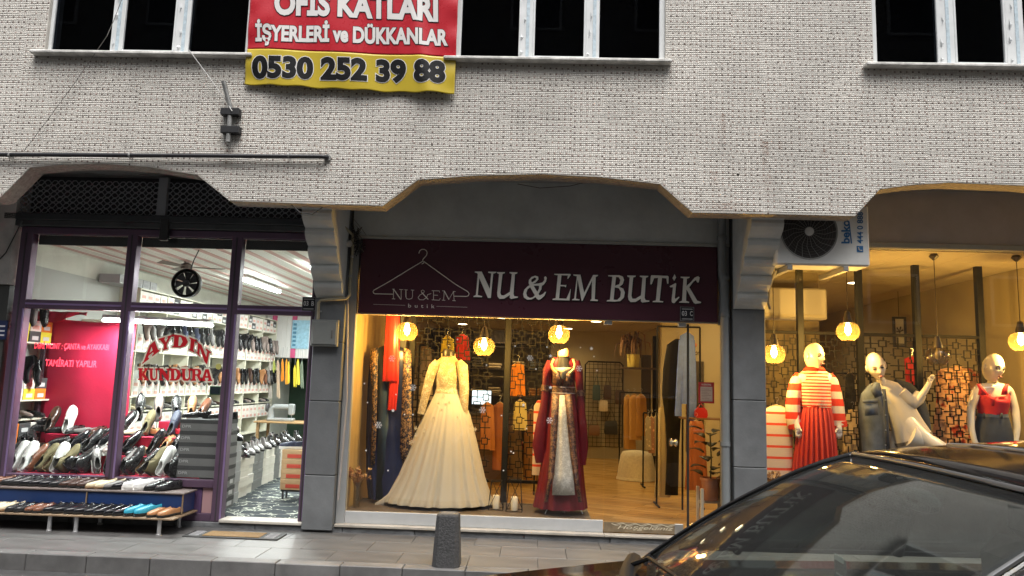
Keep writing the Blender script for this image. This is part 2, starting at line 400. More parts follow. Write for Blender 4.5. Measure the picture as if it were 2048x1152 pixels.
# ---------------- windows of the first floor
pvc = M('white pvc', (0.70, 0.72, 0.72), 0.4, var=0.08, vs=5)
film = M('blue protective film', (0.50, 0.60, 0.66), 0.35, var=0.2, vs=30)
black_room = M('unlit room', (0.012, 0.012, 0.015), 0.95)  # near-black colour stands in for the darkness of the rooms
glass_up = GLASS('window glass', (0.4, 0.42, 0.45), 0.012)
def window(i, a, b, cuts):
    """a,b outer x; cuts: list of (x0,x1) of panes at sill level"""
    wn = MB().box((a, YW+.035, SILL), (b, YW+.06, SILL+.012)).build('window', pvc, bld)
    if 1: tag(wn, label='white plastic window with film strips, %s of three along the tiled wall' % ('left' if i == 0 else 'middle' if i == 1 else 'right'))
    z0, z1 = SILL+.012, TOPW
    xs_ = [a]+[v for c in cuts for v in c]+[b]
    for k in range(0, len(xs_), 2):
        MB().box((xs_[k], YW+.03, z0), (xs_[k+1], YW+.095, z1), .004).build('frame_post', pvc, wn)
        if 0 < k < len(xs_)-2 and xs_[k+1]-xs_[k] > .08:
            q = xs_[k]+(xs_[k+1]-xs_[k])*.52
            MB().box((q, YW+.024, z0), (q+.03, YW+.031, z1)).build('film_strip', film, wn)
            z = z0+.05
            mbf = MB()
            while z < z1:      # torn flaps of protective film
                hgt = random.uniform(.03, .12); s = random.choice((-1, 1)); x0 = xs_[k]+.02+random.uniform(0, .03)
                mbf.add([(x0, YW+.028, z), (x0+.012*s, YW+.008, z+hgt*.4), (x0+.004*s, YW+.028, z+hgt), (x0+.02, YW+.029, z+hgt*.5)], [(0, 1, 3), (1, 2, 3)])
                z += hgt+random.uniform(.05, .2)
            tag(mbf.build('torn_film', M('film flap', (0.62, 0.64, 0.65), 0.3), wn, fixn=False), kind='stuff')
    for k, (c0, c1) in enumerate(cuts):
        MB().box((c0-.004, YW+.05, z0), (c1+.004, YW+.056, z1)).build('pane', glass_up, wn)
        if k == 1:
            MB().box((c0, YW+.028, z0), (c1, YW+.062, z0+.045), .004).build('sash_rail', pvc, wn)
            for xx in (c0, c1-.02): MB().box((xx, YW+.028, z0+.045), (xx+.02, YW+.062, z1), .003).build('sash_stile', pvc, wn)
        else:
            MB().box((c0, YW+.03, z0), (c1, YW+.062, z0+.018), .003).build('bead', pvc, wn)
    MB().box((a-.1, YW-.085, SILL-.035), (b+.05, YW+.06, SILL-.002), .008).build('sill', M('stained marble sill', (0.62, 0.61, 0.58), 0.6, var=0.35, vs=9, bump=0.3, bs=60), wn)
    MB().box((a-.3, YW+.5, SILL-.3), (b+.3, YW+.52, TOPW+.3)).build('dark_backing', black_room, wn)  # added black sheet standing in for the unlit room behind the panes
def wx(px, py=95): return A(px, py, YW+.05).x
window(0, WIN[0][0], WIN[0][1], [(wx(105), wx(222)), (wx(243), wx(350)), (wx(378), wx(492))])
window(1, WIN[1][0], WIN[1][1], [(wx(922), wx(1037)), (wx(1065), wx(1171)), (wx(1198), wx(1318))])
window(2, WIN[2][0], WIN[2][1], [(wx(1752), wx(1873)), (wx(1908), wx(2011)), (wx(2047), wx(2160))])
# closed dark storey behind the windows
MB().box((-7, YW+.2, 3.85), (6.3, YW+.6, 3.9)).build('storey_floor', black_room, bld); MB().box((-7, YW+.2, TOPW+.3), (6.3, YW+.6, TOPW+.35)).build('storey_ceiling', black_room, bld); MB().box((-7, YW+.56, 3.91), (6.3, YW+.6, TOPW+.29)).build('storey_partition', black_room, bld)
# ---------------- pillars with panels and corbels
pil_m = M('grey pillar paint', (0.135, 0.142, 0.147), 0.55, var=0.2, vs=2.5, bump=0.15, bs=50, det=9)
pil_m2 = M('grey pillar paint lower', (0.155, 0.163, 0.168), 0.55, var=0.22, vs=3, bump=0.15, bs=50, det=9)
def pillar(x0, x1, label, joints, warm=False):
    p = MB().box((x0+.008, -.105, .02), (x1-.008, .35, 3.66)).build('pillar', pil_m, bld); tag(p, label=label)
    zz = joints
    for a, b in zip(zz, zz[1:]):
        MB().box((x0, -.13, a+.003), (x1, .33, b-.003), .006).build('pillar_panel', random.choice((pil_m, pil_m2)), p)
    # corbel with scalloped front edge
    pts = []; steps = 6; zt, zb = 3.30, 2.36; yt, yb = -.90, -.135
    for i in range(steps):
        za = zt-(zt-zb)*i/steps; zc = zt-(zt-zb)*(i+1)/steps
        ya = yt+(yb-yt)*i/steps; yc = yt+(yb-yt)*(i+1)/steps
        for k in range(6):
            t = k/5; bulge = .035*sin(pi*t)**.7
            pts.append((ya+(yc-ya)*(t**1.6)-bulge*.9, za+(zc-za)*t))
        pts.append((yc+.012, zc))
    poly = [(.0, zt+.36), (yt, zt+.36)]+pts+[(.0, zb)]
    xa, xb = x0+.01, x1-.01
    n = len(poly); vs = [(xa, y, z) for y, z in poly]+[(xb, y, z) for y, z in poly]
    m_ = MB(); m_.add(vs, [tuple(range(n)), tuple(range(2*n-1, n-1, -1))]+[(i, n+i, n+(i+1) % n, (i+1) % n) for i in range(n)])
    m_.build('corbel', paint_g, p)
pillar(-2.305, -1.995, 'grey panelled pillar between the shoe shop and the boutique sign', [.02, .56, 1.30, 1.90, 2.36])
pillar(1.99, 2.315, 'grey panelled pillar below the air conditioner', [.02, .78, 1.44, 2.36])
pillar(-6.75, -6.43, 'grey pillar beyond the left edge of the shoe shop', [.02, .8, 1.6, 2.36])
pillar(6.05, 6.3, 'grey pillar at the far right end of the shops', [.02, .8, 1.6, 2.36])
# fascias above the shop glass
MB().box((-1.98, -.03, 3.045), (1.985, .3, 3.66)).build('fascia', paint_g, bld)
MB().box((-1.98, -.045, 3.012), (1.985, .06, 3.048), .004).build('fascia_trim', M('aluminium trim', (0.42, 0.43, 0.40), 0.45, var=0.1), bld)
MB().box((2.33, -.03, 3.10), (6.04, .3, 3.66)).build('fascia', M('mauve grey paint', (0.44, 0.42, 0.44), 0.7, var=0.1, vs=3), bld)
MB().box((2.33, -.05, 3.045), (6.04, .06, 3.10), .004).build('fascia_trim', MATS['aluminium trim'], bld)
MB().box((-6.42, .12, 3.02), (-2.32, .3, 3.66)).build('fascia', M('dark grey wall', (0.06, 0.062, 0.066), 0.85, var=0.3), bld)  # dark grey wall behind the folded grille
plaster = M('stained plaster', (0.58, 0.555, 0.53), 0.85, var=0.22, vs=3.5, bump=0.4, bs=25)
mb = MB(); mb.box((-6.42, -.10, 2.42), (-5.62, .3, 3.64)); mb.build('side_plaster', plaster, bld)
MB().box((-6.42, -.06, .02), (-5.62, .3, 2.41)).build('side_door', M('dark olive door', (0.05, 0.05, 0.045), 0.5, var=0.15), bld)
# stone step and ledges
st_m = M('weathered marble step', (0.13, 0.135, 0.14), 0.6, var=0.45, vs=7, bump=0.4, bs=40, stretch=(1, 1, 2))
led_m = M('cream ledge', (0.42, 0.385, 0.33), 0.6, var=0.2, vs=6, bump=0.2, bs=60)
x = -5.6
while x < 6:
    wd = random.uniform(.7, 1.1); x2 = min(6.04, x+wd)
    MB().box((x+.002, -.075+random.uniform(-.004, .004), -.015), (x2-.002, .3, .052), .006).build('step_stone', st_m, bld)
    x = x2+.0
MB().box((-1.985, -.095, .054), (.72, .02, .082), .005).build('ledge', led_m, bld)
MB().box((.722, -.10, .054), (1.985, .02, .078), .005).build('ledge', led_m, bld)
MB().box((2.33, -.095, .054), (6.04, .02, .082), .005).build('ledge', led_m, bld)
MB().box((-3.16, -.10, .054), (-2.31, .12, .085), .006).build('threshold', M('marble threshold', (0.5, 0.47, 0.41), 0.5, var=0.15), bld)
# rear and side closing walls so that no daylight leaks into the shops
sh = M('rear wall', (0.3, 0.3, 0.3), 0.9)
for a_, b_ in (((-7, .41, 3.66), (6.3, 12, 3.84)), ((-7, 11.8, -.02), (6.3, 12, 3.655)), ((-7, .36, -.02), (-6.9, 11.79, 3.655)), ((6.2, .36, -.02), (6.3, 11.79, 3.655))): MB().box(a_, b_).build('outer_wall', sh, bld)
# ================================================================== shoe shop: shell
LW, CZ, BY = -5.95, 3.02, 8.3
cream_w = M('cream wall', (0.62, 0.62, 0.56), 0.85, var=0.12, vs=2.5, bump=0.15, bs=20)
mb = MB(); mb.box((LW-.05, .09, .05), (LW, BY+2.2, CZ+.05)); struct(mb, 'shoe_shop_side_wall', cream_w)
struct(MB().box((-2.14, .34, .05), (-2.05, BY+2.2, CZ+.05)), 'shoe_shop_party_wall', cream_w)
struct(MB().box((LW, .09, CZ+.02), (-2.14, BY+2.2, CZ+.06)), 'shoe_shop_ceiling', cream_w)
cl = bpy.data.objects['shoe_shop_ceiling']
cp_w = M('white ceiling plank', (0.72, 0.72, 0.68), 0.45); cp_r = M('red ceiling plank', (0.52, 0.30, 0.27), 0.45)
x = LW+.01; i = 0
while x < -2.2:
    MB().box((x, .1, CZ-.002-.004*(i % 2)), (min(x+.086, -2.15), BY, CZ+.018)).build('ceiling_plank', cp_r if i % 6 in (1, 4) else cp_w, cl); x += .095; i += 1
carpet = M('dark carpet', (0.05, 0.06, 0.07), 0.85)
n = carpet.node_tree.nodes; L = carpet.node_tree.links; b = n['Principled BSDF']
tc = n.new('ShaderNodeTexCoord'); mp = n.new('ShaderNodeMapping'); mp.inputs['Scale'].default_value = (2.2, 3.6, 1); mp.inputs['Rotation'].default_value = (0, 0, .3)
nz = n.new('ShaderNodeTexNoise'); nz.inputs['Scale'].default_value = 2.5
vo = n.new('ShaderNodeTexVoronoi'); vo.feature = 'DISTANCE_TO_EDGE'; vo.inputs['Scale'].default_value = 1.15
mx = n.new('ShaderNodeVectorMath'); mx.operation = 'ADD'
cr = n.new('ShaderNodeValToRGB'); cr.color_ramp.elements[0].position = .010; cr.color_ramp.elements[1].position = .032
cr.color_ramp.elements[0].color = (.62, .66, .55, 1); cr.color_ramp.elements[1].color = (.018, .027, .035, 1)
L.new(tc.outputs['Object'], mp.inputs[0]); L.new(mp.outputs[0], mx.inputs[0]); L.new(mp.outputs[0], nz.inputs['Vector']); L.new(nz.outputs['Color'], mx.inputs[1])
L.new(mx.outputs[0], vo.inputs['Vector']); L.new(vo.outputs['Distance'], cr.inputs[0]); L.new(cr.outputs[0], b.inputs['Base Color'])
struct(MB().box((LW, .12, .02), (-2.14, BY+2.2, .086)), 'shoe_shop_floor', carpet)
bw = MB().box((LW, BY, 1.93), (-2.14, BY+.06, CZ)); bw = struct(bw, 'shoe_shop_back_wall', cream_w)
x = LW+.05; i = 0
while x < -2.2:
    MB().box((x, BY-.012, 1.93), (x+.105, BY-.001, CZ-.02), .003).build('wall_plank', M('pink plank', (0.75, 0.12, 0.28), 0.5) if i % 4 == 1 else M('white plank', (0.78, 0.78, 0.76), 0.5), bw); x += .11; i += 1
struct(MB().box((LW, BY+1.9, .08), (-2.14, BY+2.0, 2.5)), 'workshop_wall', M('dark green wall', (0.03, 0.06, 0.035), 0.8, var=0.3, vs=3))

# ================================================================== shoe shop front
alu = M('mauve aluminium', (0.125, 0.078, 0.125), 0.35, metal=0.3, var=0.12, vs=4)
alu_l = M('bright aluminium edge', (0.34, 0.24, 0.46), 0.3, metal=0.5)
sgl = GLASS('shop glass', (0.97, 0.98, 0.97), 0.03)
sf = thing('aluminium_storefront', 'mauve aluminium shop front with open doorway and transom panes of the shoe shop', 'storefront', (-3.9, 0, .06))
def mem(nm, a, b, m=alu, c=.004): return MB().box(a, b, c).build(nm, m, sf)
for (a, b, z) in ((-5.575, -5.44, .054), (-4.40, -4.295, .054), (-3.265, -3.155, .054), (-2.37, -2.308, .086)):
    mem('mullion', (a, -.05, z), (b, .05, 3.0)); mem('mullion_edge', (b-.022, -.056, z+.01), (b-.004, -.049, 2.17), alu_l, .002)
    mem('mullion_groove', ((a+b)/2-.012, -.054, z+.01), ((a+b)/2+.004, -.0485, 2.99), M('groove', (0.05, 0.04, 0.05), 0.5), .001)
mem('head_rail', (-5.575, -.048, 2.985), (-2.31, .048, 3.055))
for a, b in ((-5.44, -4.40), (-4.295, -3.265), (-3.155, -2.37)):
    mem('transom', (a, -.047, 2.175), (b, .047, 2.27)); mem('transom_ridge', (a, -.055, 2.215), (b, -.046, 2.235), alu_l, .002)
    mem('blind_slat', (a, .05, 2.88), (b, .07, 2.985), M('black blind', (.02, .02, .022), .6))
    mem('pane', (a-.003, .0, 2.265), (b+.003, .008, 2.99), sgl, 0)
    if a < -4: 
        mem('pane', (a-.003, .0, .455), (b+.003, .008, 2.178), sgl, 0)
        mem('bottom_rail', (a, -.047, .385), (b, .047, .46)); mem('base_rail', (a, -.047, .054), (b, .047, .13))
        st = ((0.40, 0.24, 0.25), (0.09, 0.05, 0.12))
        for k in range(9):
            q = a+(b-a)*k/9; mem('base_stripe', (q+.002, -.02-.004*(k % 2), .13), (q+(b-a)/9-.002, .02, .385), M('mauve stripe' if k % 2 == 0 else 'plum stripe', st[k % 2], .5), .003)
# folded ornamental shutter above the shop front
gr = thing('roller_grille', 'dark ornamental metal shutter folded above the shoe shop window', 'shutter', (-4.2, .0, 3.06))
gm = M('grille iron', (0.34, 0.35, 0.38), 0.5, metal=0.2)
for r in range(6):
    z = 3.235+r*.062; pts = []
    ph = (r % 2)*.075; x = -5.75+ph
    while x < -2.33:
        for dx, dz in ((0, 0), (.022, .026), (.052, .026), (.075, 0), (.097, -.026), (.127, -.026)): pts.append((x+dx, -.06+.006*(r % 2), z+dz))
        x += .15
    MB().tube(pts, .0055, 5).build('grille_wire', gm, gr)
    pts2 = [(p[0], p[1]+.012, 2*z-p[2]) for p in pts]; MB().tube(pts2, .0055, 5).build('grille_wire', gm, gr)
MB().box((-5.75, -.09, 3.06), (-2.33, .02, 3.125), .006).build('bottom_slat', M('grille slat', (.075, .082, .085), .5, metal=.3, var=.2), gr)
MB().box((-5.75, -.10, 3.126), (-2.33, .01, 3.20), .006).build('bottom_slat', M('grille slat b', (.055, .06, .066), .5, metal=.3, var=.2), gr)
MB().box((-4.03, -.115, 2.93), (-3.94, -.058, 3.16), .006).build('lock_box', M('lock black', (.03, .03, .032), .4), gr)
MB().box((-4.1, -.085, 3.2), (-4.0, -.03, 3.62), .004).build('centre_guide', gm, gr)

# round extractor fan in the transom glass
c = A(373, 567, -.02); ef = thing('extractor_fan', 'round dark extractor fan set in the transom glass', 'fan', c)
mb = MB(); R_ = .152; mb.lathe([(R_, -.03), (R_+.008, .0), (R_, .04), (R_-.028, .03), (R_-.03, -.02)], (c.x, c.y, c.z), 32, 'y', False); mb.build('ring', M('fan plastic', (.07, .065, .06), .5), ef, smooth=40)
for k in range(7):
    a = k*2*pi/7+.3; m_ = MB(); P = []
    for (rr, da, dy) in ((.03, -.25, .01), (.128, -.10, .018), (.128, .62, -.012), (.03, .45, -.01)):
        P.append((c.x+rr*cos(a+da), c.y+dy, c.z+rr*sin(a+da)))
    m_.add(P, [(0, 1, 2, 3)]).build('fan_blade', M('fan blade black', (.02, .02, .02), .45), ef, solid=.003, fixn=False)
MB().lathe([(.02, -.035), (.036, -.025), (.036, .03), (.02, .035)], c, 16, 'y').build('hub', MATS['fan blade black'], ef, smooth=40)
MB().tube([A(398, 500, .03), A(388, 520, .03), A(382, 537, .0)], .006, 6).build('power_cord', M('cord black', (.02, .02, .02), .5), ef)
# ceiling fan behind
c = A(373, 534, 1.9); cf = thing('ceiling_fan', 'brown ceiling fan hanging from a thin rod inside the shoe shop', 'fan', (c.x, c.y, c.z))
MB().cyl((c.x, c.y, c.z), (c.x-.03, c.y, CZ), .009, n=8).build('rod', M('fan rod', (.1, .09, .08), .4), cf)
MB().lathe([(.03, -.05), (.075, -.03), (.075, .03), (.02, .06)], c, 16).build('motor', M('fan brown', (.11, .085, .07), .4), cf, smooth=40)
for k in range(3):
    a = .25+k*2*pi/3; d = Vector((cos(a), sin(a), 0)); e = Vector((-sin(a), cos(a), .22))
    P = [c+d*.08-e*.035, c+d*.45-e*.07, c+d*.48+e*.05, c+d*.08+e*.035]
    MB().add(P, [(0, 1, 2, 3)]).build('blade', MATS['fan brown'], cf, solid=.006, fixn=False)

# tube lamps ----------------------------------------------------------
tube_e = EM('fluorescent tube', (.95, 1.0, .97), 14)
def tube_lamp(name, p0, p1, label, power, grp='fluorescent tube lamps'):
    p0, p1 = V3(p0), V3(p1); c = (p0+p1)/2
    t = thing(name, label, 'lamp', c, grp)
    d = (p1-p0); d.normalize(); ln = (p1-p0).length; s = d.cross(Vector((0, 0, 1))); s.normalize()
    m_ = MB(); up = Vector((0, 0, .03))
    ring = lambda q: [q-s*.05+up, q+s*.05+up, q+s*.035+up*2.2, q-s*.035+up*2.2]
    m_.rings([ring(p0), ring(p1)]); m_.build('housing', M('lamp housing', (.8, .8, .8), .4), t)
    for k in (-1, 1): MB().cyl(p0+s*.024*k, p1+s*.024*k, .013, n=10).build('tube', tube_e, t, smooth=40)
    lamp('tube_light', 'AREA', c-Vector((0, 0, .03)), power, COOL, ln, .1, (0, 0, math.atan2(d.y, d.x)), t)
    return t
pa, pb = A(208, 641, .5), A(424, 651, .5)
tube_lamp('tube_lamp', pa, pb, 'long white tube lamp across the top of the shoe display window', 30)
for m_x in (pa.x+.2, pb.x-.2): pass
tube_lamp('tube_lamp', (-4.35, 3.0, 2.93), (-4.35, 4.5, 2.93), 'bright tube lamp on the striped ceiling, nearer of two behind the right transom pane', 42)
tube_lamp('tube_lamp', (-3.95, 5.4, 2.93), (-3.95, 7.0, 2.93), 'bright tube lamp on the striped ceiling, farther one above the back shelves', 42)
tube_lamp('tube_lamp', (-2.9, 1.6, 2.93), (-2.9, 3.2, 2.93), 'bright tube lamp on the ceiling partly behind the pillar corbel', 26)

# ================================================================== shoes
def interp(x, tab):
    for (a, b), (c, d) in zip(tab, tab[1:]):
        if x <= c: return b+(d-b)*(x-a)/(c-a)
    return tab[-1][1]
SHOE = {}
def shoe_meshes(kind):
    if kind in SHOE: return SHOE[kind]
    H = {'boot': [(0, .125), (.12, .135), (.3, .13), (.42, .085), (.6, .056), (.8, .042), (.93, .034), (1, .014)],
         'oxford': [(0, .068), (.1, .066), (.3, .056), (.42, .066), (.6, .052), (.8, .038), (.93, .031), (1, .012)],
         'loafer': [(0, .062), (.1, .058), (.3, .045), (.45, .054), (.6, .049), (.8, .036), (.93, .03), (1, .012)],
         'sneaker': [(0, .07), (.1, .068), (.3, .058), (.42, .068), (.6, .058), (.8, .047), (.93, .04), (1, .018)]}[kind]
    W = [(0, .018), (.03, .027), (.12, .034), (.35, .032), (.55, .04), (.7, .045), (.83, .04), (.93, .028), (.98, .013), (1, .004)]
    if kind in ('oxford', 'boot'): W = W[:5]+[(.7, .043), (.83, .036), (.93, .023), (.98, .011), (1, .004)]
    G = [(0, .0), (.02, .35), (.1, .72), (.3, .7), (.42, .35), (.47, .0), (1, 0)] if kind != 'boot' else [(0, .0), (.02, .5), (.1, .8), (.28, .7), (.34, .3), (.38, 0), (1, 0)]
    st = .02 if kind != 'sneaker' else .028
    S = [0, .015, .04, .1, .2, .3, .36, .42, .47, .55, .63, .71, .79, .87, .93, .97, 1.0]; K = 6
    def half(sg, sc=1.0, smax=2.0, hs=1.0):
        R = []
        for s in S:
            if s > smax: break
            w = interp(s, W)*sc; h = interp(s, H)*hs; g = interp(s, G)*w; ring = []
            for k in range(K+1):
                t = k/K*pi/2
                lean = .004 if s < .05 else 0
                ring.append((sg*(g+(w-g)*cos(t)**.55 if k < K else g), .145-.295*s-(0 if s > .05 else lean*k/K), st+h*sin(t)**.8))
            R.append(ring)
        return R
    up = MB(); up.rings(half(1), False); up.rings(half(-1), False)
    lin = MB(); lin.rings(half(1, .9, .5, .985), False); lin.rings(half(-1, .9, .5, .985), False)
    fl = []
    for s in S:
        if s <= .55: fl.append(s)
    lin.rings([[(-interp(s, W)*.88, .143-.29*s, st+.012), (interp(s, W)*.88, .143-.29*s, st+.012)] for s in fl], False)
    so_ = MB(); 
    def outline(sc, z): 
        Ls = [(interp(s, W)*sc+.0025, .147-.299*s, z) for s in S]; return Ls+[(-x, y, z) for x, y, z in Ls[::-1]]
    so_.rings([outline(1.0, st*.45), outline(1.07, st*.5), outline(1.05, st+.003)])
    hl = [(interp(s, W)*1.02+.002, .147-.299*s, 0) for s in S if s <= .3]; hl = hl+[(-x, y, z) for x, y, z in hl[::-1]]
    so_.rings([[(x*.95, y, 0) for x, y, z in hl], [(x, y, st*.48) for x, y, z in hl]])
    so_.rings([[(x*s_, -.002-(.145 if i else 0)*0+y, z) for x, y, z in outline(.9, st*.2) if y < .03] for i, (s_, z0) in enumerate(((1, 0),))]+[[(x, y, z) for x, y, z in outline(.98, st*.46) if y < .03]]) if kind != 'sneaker' else None
    if kind == 'sneaker': so_.rings([outline(.98, 0), outline(1.02, st*.5)])
    la = MB()
    if kind in ('oxford', 'sneaker', 'boot'):
        for i in range(5):
            s = (.42 if kind != 'boot' else .34)+i*.042; h = interp(s, H); w = interp(s, W); y = .145-.295*s
            la.tube([(-w*.5, y+.004, st+h*.93), (0, y-.004, st+h*1.02), (w*.5, y+.004, st+h*.93)], .0028, 5)
        la.tube([(-.022, .0, st+interp(.5, H)*.9), (-.008, .012, st+interp(.45, H)+.008), (.0, .02, st+interp(.45, H)+.004), (.012, .012, st+interp(.45, H)+.008), (.024, -.004, st+interp(.5, H)*.9)], .0025, 5)
    else:
        la.tube([(-.036, -.012, st+.03), (-.02, -.016, st+interp(.55, H)*.96), (0, -.018, st+interp(.55, H)*1.02), (.02, -.016, st+interp(.55, H)*.96), (.036, -.012, st+.03)], .004, 5)
    out = []
    for nm, m_ in (('upper', up), ('sole', so_), ('lining', lin), ('laces' if kind != 'loafer' else 'strap', la)):
        me = m_.mesh(nm); 
        bm = bmesh.new(); bm.from_mesh(me); bmesh.ops.remove_doubles(bm, verts=bm.verts[:], dist=.0006); bmesh.ops.recalc_face_normals(bm, faces=bm.faces[:]); bm.to_mesh(me); bm.free()
        me.polygons.foreach_set('use_smooth', [True]*len(me.polygons)); me.set_sharp_from_angle(angle=rad(50))
        me.materials.append(None); out.append((nm, me))
    SHOE[kind] = out; return out
LEATH = {'black': ((.018, .018, .019), .28), 'patent black': ((.01, .01, .012), .08), 'dark brown': ((.055, .026, .018), .3), 'brown': ((.16, .06, .03), .32), 'tan': ((.36, .17, .07), .38),
         'cream': ((.58, .50, .34), .5), 'white': ((.72, .72, .70), .45), 'olive': ((.15, .125, .06), .8), 'navy': ((.025, .03, .06), .6), 'grey': ((.17, .16, .155), .45), 'turquoise': ((.03, .30, .42), .4), 'red': ((.5, .02, .04), .5), 'taupe': ((.24, .19, .17), .45)}
def leather(c):
    k, r = LEATH[c]; return M(c+' leather', k, r, var=.15, vs=25, bump=.08, bs=120, coat=.25 if r < .35 else 0)
SOLE_M = {'d': M('dark sole', (.018, .017, .016), .5), 'w': M('white sole', (.7, .69, .65), .5), 't': M('tan sole', (.28, .17, .09), .5)}
LIN_M = {'d': M('dark lining', (.03, .026, .022), .7), 't': M('tan lining', (.30, .20, .11), .7), 'w': M('white lining', (.7, .7, .68), .7)}
def shoe(name, kind, colr, mat, label, group=None, sole='d', lin='d', detail=True):
    """mat: 4x4 world matrix of the shoe"""
    o = bpy.data.objects.new(name, None); o.empty_display_size = .05; link(o); o.matrix_world = mat; tag(o, label, 'shoe', group)
    ms = {'upper': leather(colr), 'sole': SOLE_M[sole], 'lining': LIN_M[lin], 'laces': leather(colr) if colr != 'white' else LIN_M['w'], 'strap': leather(colr)}
    for nm, me in shoe_meshes(kind):
        if not detail and nm in ('laces', 'strap', 'lining'): continue
        p = bpy.data.objects.new(nm, me); link(p, o); p.material_slots[0].link = 'OBJECT'; p.material_slots[0].material = ms[nm]
    return o
KN = {'oxford': 'lace-up shoe', 'loafer': 'loafer', 'boot': 'ankle boot', 'sneaker': 'sneaker'}
def flat(p, yaw): return Matrix.Translation(p) @ Matrix.Rotation(yaw, 4, 'Z')
def prop(p, tilt, yaw, spin=0):      # heel on the step, toe leaning up, vamp towards the street
    b_ = Matrix.Translation(p) @ Matrix.Rotation(yaw, 4, 'Z') @ Matrix.Rotation(tilt, 4, 'X') @ Matrix.Rotation(pi, 4, 'Z') @ Matrix.Rotation(spin, 4, 'Y')
    return b_ @ Matrix.Translation((0, -.145, 0))
used_lab = {}
def row(rowname, items, Y, Z, group):
    n_ = 0
    for it in items:
        px, kind, colr, pose, yaw = it[:5]; sole = it[5] if len(it) > 5 else 'd'; lin = it[6] if len(it) > 6 else 'd'
        zpx = {'bench': 1030, 'bluetop': 980, 'A': 962, 'B': 918, 'C': 877, 'D': 850}[rowname[0]]
        p = A(px, zpx, Y); p = Vector((p.x, Y, Z+.001))
        if pose == 'f': mt = flat(p, rad(yaw))
        else: mt = prop(p, rad(pose), rad(yaw))
        mt = mt @ Matrix.Scale(1.0 if pose == 'f' else 1.14, 4)
        shoe('shoe', kind, colr, mt, '%s %s, %s from left on the %s' % (colr, KN[kind], ORD(n_), rowname[1]), group, sole, lin); n_ += 1
yb = -28
row(('bench', 'low outdoor bench'), [(4, 'loafer', 'cream', 'f', yb, 't', 't'), (22, 'loafer', 'cream', 'f', yb, 't', 't'), (42, 'loafer', 'black', 'f', yb), (60, 'loafer', 'black', 'f', yb), (80, 'loafer', 'brown', 'f', yb, 'd', 't'), (97, 'loafer', 'brown', 'f', yb, 'd', 't'), (117, 'oxford', 'patent black', 'f', yb-8), (137, 'oxford', 'patent black', 'f', yb-8), (160, 'oxford', 'patent black', 'f', yb-8), (179, 'oxford', 'patent black', 'f', yb-8), (199, 'oxford', 'patent black', 'f', yb-6), (218, 'oxford', 'patent black', 'f', yb-6), (238, 'oxford', 'patent black', 'f', yb-4), (256, 'oxford', 'patent black', 'f', yb-4), (277, 'sneaker', 'turquoise', 'f', yb-4), (297, 'sneaker', 'turquoise', 'f', yb-4), (320, 'loafer', 'tan', 'f', yb+6), (340, 'loafer', 'tan', 'f', yb+8)], -.41, .165, 'shoes on the low bench')
row(('bluetop', 'top of the blue display box'), [(-4, 'loafer', 'brown', 'f', -60), (14, 'loafer', 'brown', 'f', -60), (34, 'oxford', 'black', 'f', -50), (52, 'oxford', 'black', 'f', -50), (71, 'oxford', 'patent black', 'f', -42), (90, 'oxford', 'patent black', 'f', -42), (110, 'oxford', 'patent black', 'f', -38), (129, 'oxford', 'black', 'f', -38), (149, 'oxford', 'dark brown', 'f', -40), (167, 'oxford', 'dark brown', 'f', -36), (184, 'oxford', 'dark brown', 'f', -34), (202, 'loafer', 'cream', 'f', -38, 't', 't'), (220, 'loafer', 'cream', 'f', -38, 't', 't'), (236, 'loafer', 'grey', 'f', -30), (254, 'oxford', 'patent black', 'f', -42), (275, 'sneaker', 'white', 'f', -42, 'w', 'w'), (297, 'sneaker', 'white', 'f', -42, 'w', 'w'), (317, 'oxford', 'black', 'f', -36), (337, 'oxford', 'black', 'f', -28)], -.17, .372, 'shoes on the blue display box')
row(('A', 'lowest red display step'), [(14, 'boot', 'black', 62, -14), (33, 'sneaker', 'white', 70, -10, 'w', 'w'), (52, 'sneaker', 'white', 72, -8, 'w', 'w'), (62, 'oxford', 'brown', 58, -22), (84, 'sneaker', 'olive', 56, -20, 'd'), (100, 'sneaker', 'olive', 56, -24, 'd', 't'), (114, 'sneaker', 'white', 70, -6, 'w', 'w'), (130, 'boot', 'olive', 60, -16), (148, 'boot', 'black', 46, -32), (166, 'boot', 'black', 58, -20), (190, 'sneaker', 'grey', 50, 40, 'w'), (214, 'sneaker', 'black', 56, 14, 'w'), (243, 'oxford', 'grey', 50, -25, 'w'), (262, 'boot', 'black', 62, -14), (286, 'sneaker', 'black', 50, -30, 'w', 't'), (308, 'boot', 'olive', 62, -16), (326, 'sneaker', 'white', 66, -14, 'w', 'w'), (348, 'boot', 'black', 66, -8)], .14, .462, 'shoes on the red display steps')
row(('B', 'middle red display step'), [(40, 'oxford', 'black', 38, 30), (58, 'oxford', 'black', 40, 36), (84, 'loafer', 'black', 26, -50), (112, 'oxford', 'black', 24, -42), (138, 'oxford', 'patent black', 44, -26), (152, 'oxford', 'patent black', 30, -40), (174, 'oxford', 'black', 52, -14), (192, 'oxford', 'patent black', 46, -22, 'w'), (206, 'sneaker', 'grey', 'f', 8, 'w'), (222, 'sneaker', 'taupe', 'f', -4, 'w'), (248, 'oxford', 'patent black', 48, -22), (266, 'oxford', 'black', 'f', 4), (287, 'oxford', 'tan', 'f', -50, 't'), (303, 'loafer', 'patent black', 58, -12), (325, 'oxford', 'tan', 36, 4, 't', 'd'), (345, 'loafer', 'black', 54, -16), (362, 'loafer', 'navy', 48, -20)], .36, .64, 'shoes on the red display steps')
